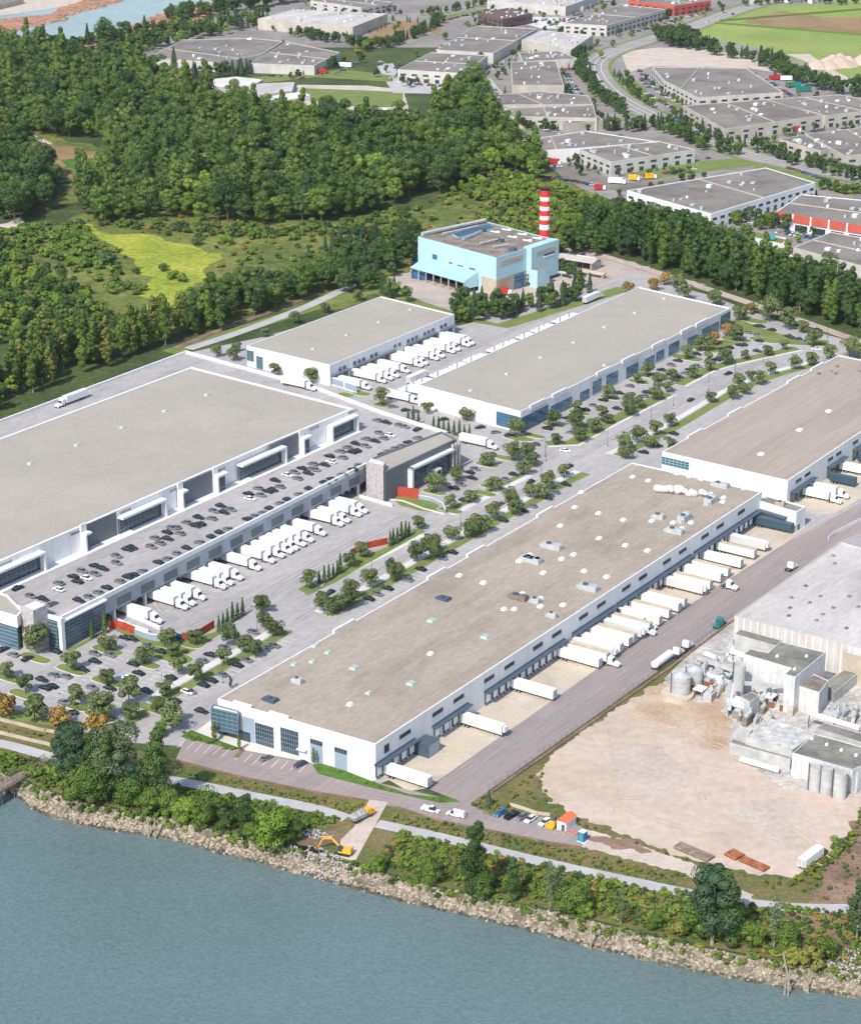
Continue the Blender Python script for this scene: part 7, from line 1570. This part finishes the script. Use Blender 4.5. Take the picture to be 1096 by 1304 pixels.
# fence of the yard road
P = [at(x, y, 0) for x, y in pts('622,1008 700,954 800,884 850,849 935,785')]; t = empty('chain_fence', P[0], 'long wire fence between the yard road and the dirt field', 'fence')
b = MB()
for a, c in zip(P, P[1:]):
    n_ = int((c-a).length/3)
    for k in range(n_): p = a.lerp(c, k/n_); b.tube((p.x, p.y, 0), (p.x, p.y, 2), .06, n=4)
b.build('posts', M['metal_dark'], t); b = MB()
for a, c in zip(P, P[1:]):
    for z in (.5, 1.2, 2): b.tube((a.x, a.y, z), (c.x, c.y, z), .035, n=3)
b.build('rails', M['metal_dark'], t)
b = MB()
for a, c in zip(P, P[1:]): b.wbox(a, c, 0, (c-a).length, 0, .45, .8, 1.6)
o = b.build('kerb_mound', M['soil_brown'], kind='structure')
wallrun('low_wall', zp(580, 1000, K5, '380,142 470,170 570,205 660,215'), .8, 'concrete', 'concrete barrier behind the riverfront parked cars', 'barrier', .6)
wallrun('low_wall', zp(1054, 664, 1, '0,24 10,16 42,0'), 1.6, 'white_wall', 'white fence at the corner of the pale roofed warehouse', 'fence', .2)
# footbridge
a, c = at(-14, 1014, 0), at(64, 968, 0); t = empty('footbridge', (a+c)/2, 'brown wooden footbridge over the shore at the left edge', 'bridge'); L = (c-a).length
b = MB(); b.wbox(a, c, -12, L, .2, .55, -2, 2); part(t, 'deck', 'wood', b)
for s in (-1, 1):
    b = MB(); b.wbox(a, c, -12, L, 1.45, 1.6, s*1.95-.08, s*1.95+.08); b.wbox(a, c, -12, L, .9, 1.0, s*1.95-.05, s*1.95+.05)
    for k in range(int(L/2)+6): b.wbox(a, c, -12+k*2-.06, -12+k*2+.06, .5, 1.5, s*1.95-.06, s*1.95+.06)
    part(t, 'railing', 'wood', b)
d = (c-a).normalized(); n = Vector((d.y, -d.x, 0))
for k in range(5):
    for s in (-1, 1): p = a+d*(k*L/5-2)+n*s*1.7; b = MB(); b.tube((p.x, p.y, -5.5), (p.x, p.y, .3), .22, n=7); part(t, 'pile', 'wood', b)
# excavator, dump truck
def exc():
    p = at(438, 1088, 0); t = empty('excavator', (p.x, p.y, 0), 'orange excavator reaching its arm over the pale stones', 'excavator', rz=pi-.35); Y = PAINT['yellow']
    for s in (-1, 1):
        b = MB(); b.hexa([(-2.2, s*1.3-.3, 0), (2.2, s*1.3-.3, 0), (2.2, s*1.3+.3, 0), (-2.2, s*1.3+.3, 0), (-2.6, s*1.3-.3, .9), (2.6, s*1.3-.3, .9), (2.6, s*1.3+.3, .9), (-2.6, s*1.3+.3, .9)]); local('track', M['rubber'], b, t)
    b = MB(); b.box(-.6, 0, 1.0, 4.4, 2.7, 1.3, taper=.94); b.box(-2.2, 0, 1.0, 1.2, 2.6, 1.7, taper=.9); local('body', Y, b, t)
    b = MB(); b.box(.9, .8, 1.5, 1.6, 1.1, 1.7, taper=.85); local('cab', M['glass'], b, t)
    b = MB(); b.tube((1.2, -.3, 2), (4.2, -.3, 4.9), .42, .34, 4); b.tube((4.2, -.3, 4.9), (7.4, -.3, 4.2), .34, .28, 4); local('boom', Y, b, t)
    b = MB(); b.tube((7.4, -.3, 4.3), (9.2, -.3, .6), .3, .22, 4); b.tube((5.5, -.3, 5.2), (7.8, -.3, 4.8), .14, n=5); local('arm', Y, b, t)
    b = MB(); b.hexa([(8.5, -.9, -.3), (9.8, -.9, -.2), (9.8, .3, -.2), (8.5, .3, -.3), (8.9, -.9, .8), (9.7, -.9, .9), (9.7, .3, .9), (8.9, .3, .8)]); local('bucket', M['rust'], b, t)
    t.scale = (.85,)*3
exc()
p = at(460, 1044, 0); t = empty('dump_truck', (p.x, p.y, 0), 'yellow dump truck loaded with grey stones on the construction ramp', 'truck', rz=AZ-.15)
b = MB(); b.hexa([(-4, -1.3, 1.3), (1.5, -1.3, 1.3), (1.5, 1.3, 1.3), (-4, 1.3, 1.3), (-4.6, -1.6, 2.7), (1.8, -1.6, 2.9), (1.8, 1.6, 2.9), (-4.6, 1.6, 2.7)]); local('dump_bed', M['metal'], b, t)
b = MB(); random.seed(4)
for k in range(40): b.box(random.uniform(-4, 1.3), random.uniform(-1.2, 1.2), 2.6, random.uniform(.5, .9), random.uniform(.5, .9), random.uniform(.3, .9), random.random()*3, taper=.7)
local('stone_load', M['rock_pale'], b, t)
b = MB(); b.box(3.2, 0, 1.2, 2.2, 2.5, 2.0, taper=.88); b.box(4.8, 0, 1.0, 1.4, 2.3, 1.1, taper=.9); local('cab', PAINT['yellow'], b, t); b = MB(); b.box(3.4, 0, 2.2, 1.9, 2.35, .7, taper=.93); local('windows', M['glass'], b, t); b = MB(); b.box(0, 0, .8, 8, 1, .5); local('chassis', M['metal_dark'], b, t)
wheels(t, WT, (-3, -1.4, 3.8), 1.15, .5); t.scale = (.85,)*3
# site things by the riverfront road
c = at(721, 1053, 0); t = empty('site_shed', c, 'small white site shed with bright orange roof beside the gravel track', 'shed'); r = AZ
def rb(cx, cy, a, w): return (c.x+cos(r)*a-sin(r)*w, c.y+sin(r)*a+cos(r)*w)
b = MB(); b.box(c.x, c.y, 0, 5.5, 3.0, 2.8, r); part(t, 'wall', 'white_wall', b); b = MB()
b.face([(*rb(0, 0, -3, -1.7), 2.75), (*rb(0, 0, 3, -1.7), 2.75), (*rb(0, 0, 3, 0), 3.7), (*rb(0, 0, -3, 0), 3.7)]); b.face([(*rb(0, 0, -3, 0), 3.7), (*rb(0, 0, 3, 0), 3.7), (*rb(0, 0, 3, 1.7), 2.75), (*rb(0, 0, -3, 1.7), 2.75)])
b.face([(*rb(0, 0, -2.76, -1.5), 2.78), (*rb(0, 0, -2.76, 1.5), 2.78), (*rb(0, 0, -2.76, 0), 3.6)]); b.build('roof', plain('roof_orange', (.75, .17, .07), .6), t)
b = MB(); b.box(*rb(0, 0, -2.8, -.5), .05, .1, 1, 2, r); part(t, 'door', 'metal_dark', b)
c = at(705, 1052, 0); t = empty('skid_loader', c, 'small yellow loader parked beside the orange roofed shed', 'loader', rz=AZ); b = MB(); b.box(0, 0, .6, 2.6, 2, 1.4, taper=.85); local('body', PAINT['yellow'], b, t); b = MB(); b.box(-.2, 0, 2.0, 1.3, 1.4, 1.0, taper=.9); local('cab', M['metal_dark'], b, t); b = MB(); b.box(-2.2, 0, .3, 1, 2.4, .9, taper=1.1); local('bucket', PAINT['yellow'], b, t); wheels(t, WT, (-.9, 1.0), 1.05, .5)
c = at(741.5, 1071, 0); t = empty('portable_toilet', c, 'blue portable toilet standing beside the gravel track', 'toilet', rz=AZ); b = MB(); b.box(0, 0, .05, 1.6, 1.6, 2.5); local('cabin', PAINT['blue'], b, t); b = MB(); b.box(0, 0, 2.55, 1.6, 1.6, .35, taper=.5); local('roof', PAINT['white'], b, t); b = MB(); b.box(-.83, 0, .2, .06, 1.0, 2.1); local('door', PAINT['teal'], b, t); b = MB(); b.box(0, 0, 0, 2.0, 2.0, .1); local('base', M['white_paint'], b, t); t.scale = (1.2,)*3
for x, y in ((727, 1062),):
    c = at(x, y, 0); t = empty('cone_pile', c, 'orange traffic cones in front of the site shed', 'traffic cones'); b = MB()
    for k in range(5): b.cyl(c.x+(k-2)*.8, c.y+(k % 2)*.8, 0, .9, .35, .08, 8)
    b.build('cones', bpy.data.materials['roof_orange'], t)
# rust piles and pipes beside the dirt field
for s, w_, m, lab in (('928,1087 942,1094', 2.2, 'rust', 'orange rusty pile of steel at the edge of the dirt field'), ('944,1095 976,1109', 1.6, 'rust', 'long dark red bundle of steel beside the dirt field'), ('862,1078 905,1096', 2.0, 'wood', 'long brown bundle of pipes above the largest cottonwood'), ('1064,1082 1074,1074', 1.4, 'metal_dark', 'dark culvert pipe at the corner of the dirt field'), ('800,1150 828,1158', .9, 'wood', 'brown fallen boom log in the bank scrub'), ('400,1100 408,1088', .6, 'wood', 'short log beside the pale stones'), ('480,1100 500,1094', .5, 'black', 'dark hose lying on the slope right of the excavator')):
    p, q = [at(x, y, 0) for x, y in pts(s)]; t = empty('log' if 'log' in lab else ('hose' if 'hose' in lab else 'pipe_bundle'), p, lab, 'log' if 'log' in lab else ('hose' if 'hose' in lab else 'pipes')); n = Vector((p.y-q.y, q.x-p.x, 0)).normalized()
    for k in range(1 if w_ < 1 else 4): b = MB(); o_ = n*(k-1.5)*w_*.45 if w_ >= 1 else n*0; b.tube(p+o_+Vector((0, 0, .4)), q+o_+Vector((0, 0, .4)), w_*.28); part(t, 'pipe', m, b)
# sheet pile wall by the excavator
P = [at(x, y, 0) for x, y in pts('372,1077 395,1085 415,1088')]; t = empty('pile_wall', P[0], 'dark sheet pile wall between the scrub and the pale stones', 'retaining wall'); b = MB()
for a, c in zip(P, P[1:]):
    for k in range(int((c-a).length/1.4)): b.wbox(a, c, k*1.4, k*1.4+1.1, -3.5, 1.0+.5*(k % 3 == 0), -.2+.2*(k % 2), .25+.2*(k % 2))
part(t, 'piles', 'black', b)
# posts and drift logs in the water
for i, (x0, y0, x1, y1, z1, lab) in enumerate(((1008, 1264, 997, 1214, 3, 'long pale log leaning on the shore at lower right'), (999, 1266, 999, 1257, -1, 'short pale stump standing in the water, left of two'), (1003, 1268, 1002, 1259, -1, 'short pale stump standing in the water, right of two'), (1028, 1264, 1027, 1238, 1.5, 'thin pale post standing in the stones at lower right'), (190, 1066, 192, 1042, 2.5, 'thin grey post on the shore, left of two by the clump'), (198, 1068, 199, 1048, 2.0, 'thin grey post on the shore, right of two by the clump'), (627, 1174, 636, 1156, -.5, 'pale driftwood log lying across the rocks, centre'), (752, 1208, 747, 1178, 1, 'thin post standing at the water in the middle'), (700, 1156, 706, 1126, 4, 'bare pale snag standing on the bank'))):
    p, q = at(x0, y0, WZ+.2), at(x1, y1, z1)
    if i in (1, 2, 3, 4, 5, 7, 8): q = Vector((p.x, p.y, p.z+6.5))
    t = empty('driftwood', p, lab, 'log'); b = MB(); b.tube(p+Vector((0, 0, -1)), q, .34, .2, 7); part(t, 'stem', 'pale_bark', b); b = MB(); m_ = p.lerp(q, .8); b.tube(m_, m_+Vector((.7, .3, .6)), .1, .05, 5); part(t, 'branch_stub', 'pale_bark', b)
# street lamps
lp = []
for x0, y0, k, s in ((380, 640, K5, '512,500 812,330 205,790'), (540, 540, K5, '850,260 815,410 255,700 590,520'), (660, 440, K5, '925,530 620,700 185,775 1080,420'), (800, 370, K5, '558,700 740,600 940,500'), (0, 760, K3, '620,380 850,330 250,470 980,130'), (896, 350, K5, '860,440 220,690')):
    for x, y in zp(x0, y0, k, s):
        p = at(x, y, 0); t = empty('street_lamp', p, None, 'street lamp', 'street lamps along the boulevard and lots'); b = MB(); b.cyl(p.x, p.y, 0, .6, .22, n=8); b.tube((p.x, p.y, .5), (p.x, p.y, 8.5), .09, .07, 6); part(t, 'pole', 'metal_dark', b); b = MB(); b.tube((p.x, p.y, 8.4), (p.x-1.4, p.y+1, 8.7), .05, n=4); b.box(p.x-1.6, p.y+1.1, 8.6, .9, .35, .15, 2.5); part(t, 'lamp_head', 'metal_dark', b); lp.append((t, 'thin grey street lamp beside the boulevard and parking lots'))
number(lp, '%s%s %s')
# log booms in the far river and on its bank
random.seed(41)
for nm, poly, n_, lab in (('log_boom', zp(0, 0, K3, '-60,90 60,70 130,65 210,55 225,75 120,95 20,120 -60,130'), 420, 'wide reddish log boom floating on the far river, left one'), ('log_boom', zp(0, 0, K3, '230,45 300,15 380,-5 450,0 360,25 270,50 235,60'), 260, 'narrow reddish log boom floating on the far river, right one'), ('log_pile', zp(0, 0, K3, '240,170 330,155 345,185 290,205 245,200'), 120, 'reddish log heap on the near shore of the far river, left one'), ('log_pile', zp(0, 0, K3, '520,100 640,55 700,45 800,10 800,50 700,85 600,95 530,125'), 420, 'long reddish log heap on the near shore of the far river, right one')):
    W_ = [(at(x, y).x, at(x, y).y) for x, y in poly]; xs = [p[0] for p in W_]; ys = [p[1] for p in W_]; b = MB(); m_ = 0
    while m_ < n_:
        x, y = random.uniform(min(xs), max(xs)), random.uniform(min(ys), max(ys))
        if inpoly(x, y, W_): m_ += 1; a = random.gauss(.5, .35); l = random.uniform(6, 12); z = random.uniform(.1, .7); b.tube((x-cos(a)*l, y-sin(a)*l, z), (x+cos(a)*l, y+sin(a)*l, z), random.uniform(.7, 1.3), n=5)
    c = centre(W_); tag(b.build(nm, M['logs'], loc=tuple(c)), lab, 'logs')
c_ = [at(x, y, 0) for x, y in zp(0, 0, K3, '960,248 1010,246 1096,246')]
# gravel heap and farm yard
c = at(1072, 82, 0); b = MB(); random.seed(2)
for k in range(9): b.cyl(c.x+random.uniform(-26, 26), c.y+random.uniform(-14, 14), 0, random.uniform(4, 9), random.uniform(10, 17), 1.5, 11)
tag(b.build('gravel_heap', M['dirt'], loc=tuple(c)), 'tan heap of gravel beside the farm fields', 'gravel heap')
random.seed(8); gh = []
for x, y, m in [(640, 4, 'white_wall'), (735, 2, 'red_wall'), (748, 8, 'teal'), (700, 3, 'cream_wall'), (770, -2, 'white_wall'), (738, 12, 'metal'), (1000, 2, 'white_wall'), (1030, 3, 'white_wall'), (960, 3, 'metal')]:
    gh.append((anyobj('yard_stack', None, 'stack', m, x, y, random.uniform(10, 22), 8, 3.5, random.random(), group='stacks in the yards at the top edge'), {'white_wall': 'white', 'red_wall': 'red', 'teal': 'teal', 'cream_wall': 'cream', 'metal': 'grey'}[m]+' yard stack at the top edge'))
number(gh, '%s%s %s')
# green courtyard islands in the park: hedges along lots are trees above; sports lights
# steam above the front warehouse roof
c = at(872, 628, 12.5); t = None; random.seed(6)
sm, tn, pb = _m('steam'); pb.inputs['Base Color'].default_value = (.9, .9, .92, 1); pb.inputs['Roughness'].default_value = 1; pb.inputs['Alpha'].default_value = .38; pb.inputs['Specular IOR Level'].default_value = 0
b = MB()
for k in range(26):
    f = k/25; x = c.x-10+20*f+random.uniform(-1, 1); y = c.y+3-5*f+random.uniform(-1.6, 1.6); z = 12.4+random.uniform(0, 2.0)*(1-f*.5); r = random.uniform(.7, 1.9)*(1.1-.4*f)
    for i in range(5):
        a0, a1 = -pi/2+pi*i/5, -pi/2+pi*(i+1)/5; 
        for j in range(9):
            h0, h1 = 2*pi*j/9, 2*pi*(j+1)/9; P_ = [(x+r*cos(a)*cos(h), y+r*cos(a)*sin(h), z+r*.8*sin(a)) for a, h in ((a0, h0), (a0, h1), (a1, h1), (a1, h0))]; b.face(P_)
b.sm = True
o = b.build('steam_plume', sm, loc=tuple(c)); tag(o, 'white puff of steam drifting over the front warehouse roof', 'steam')
# ------------------------------------------------------------------ the air
b = MB(); b.box(0, 3600, WZ-2, 9000, 8600, 330)
hz = b.build('haze', []); hm = bpy.data.materials.new('haze'); hm.use_nodes = True; N = hm.node_tree.nodes; N.remove(N['Principled BSDF'])
v = N.new('ShaderNodeVolumePrincipled'); v.inputs['Color'].default_value = (.86, .91, 1, 1); v.inputs['Density'].default_value = .000025; v.inputs['Anisotropy'].default_value = .3
hm.node_tree.links.new(v.outputs[0], N['Material Output'].inputs['Volume']); hz.data.materials.append(hm); hz['kind'] = 'stuff'; hz['label'] = 'thin pale summer haze hanging over the whole view'
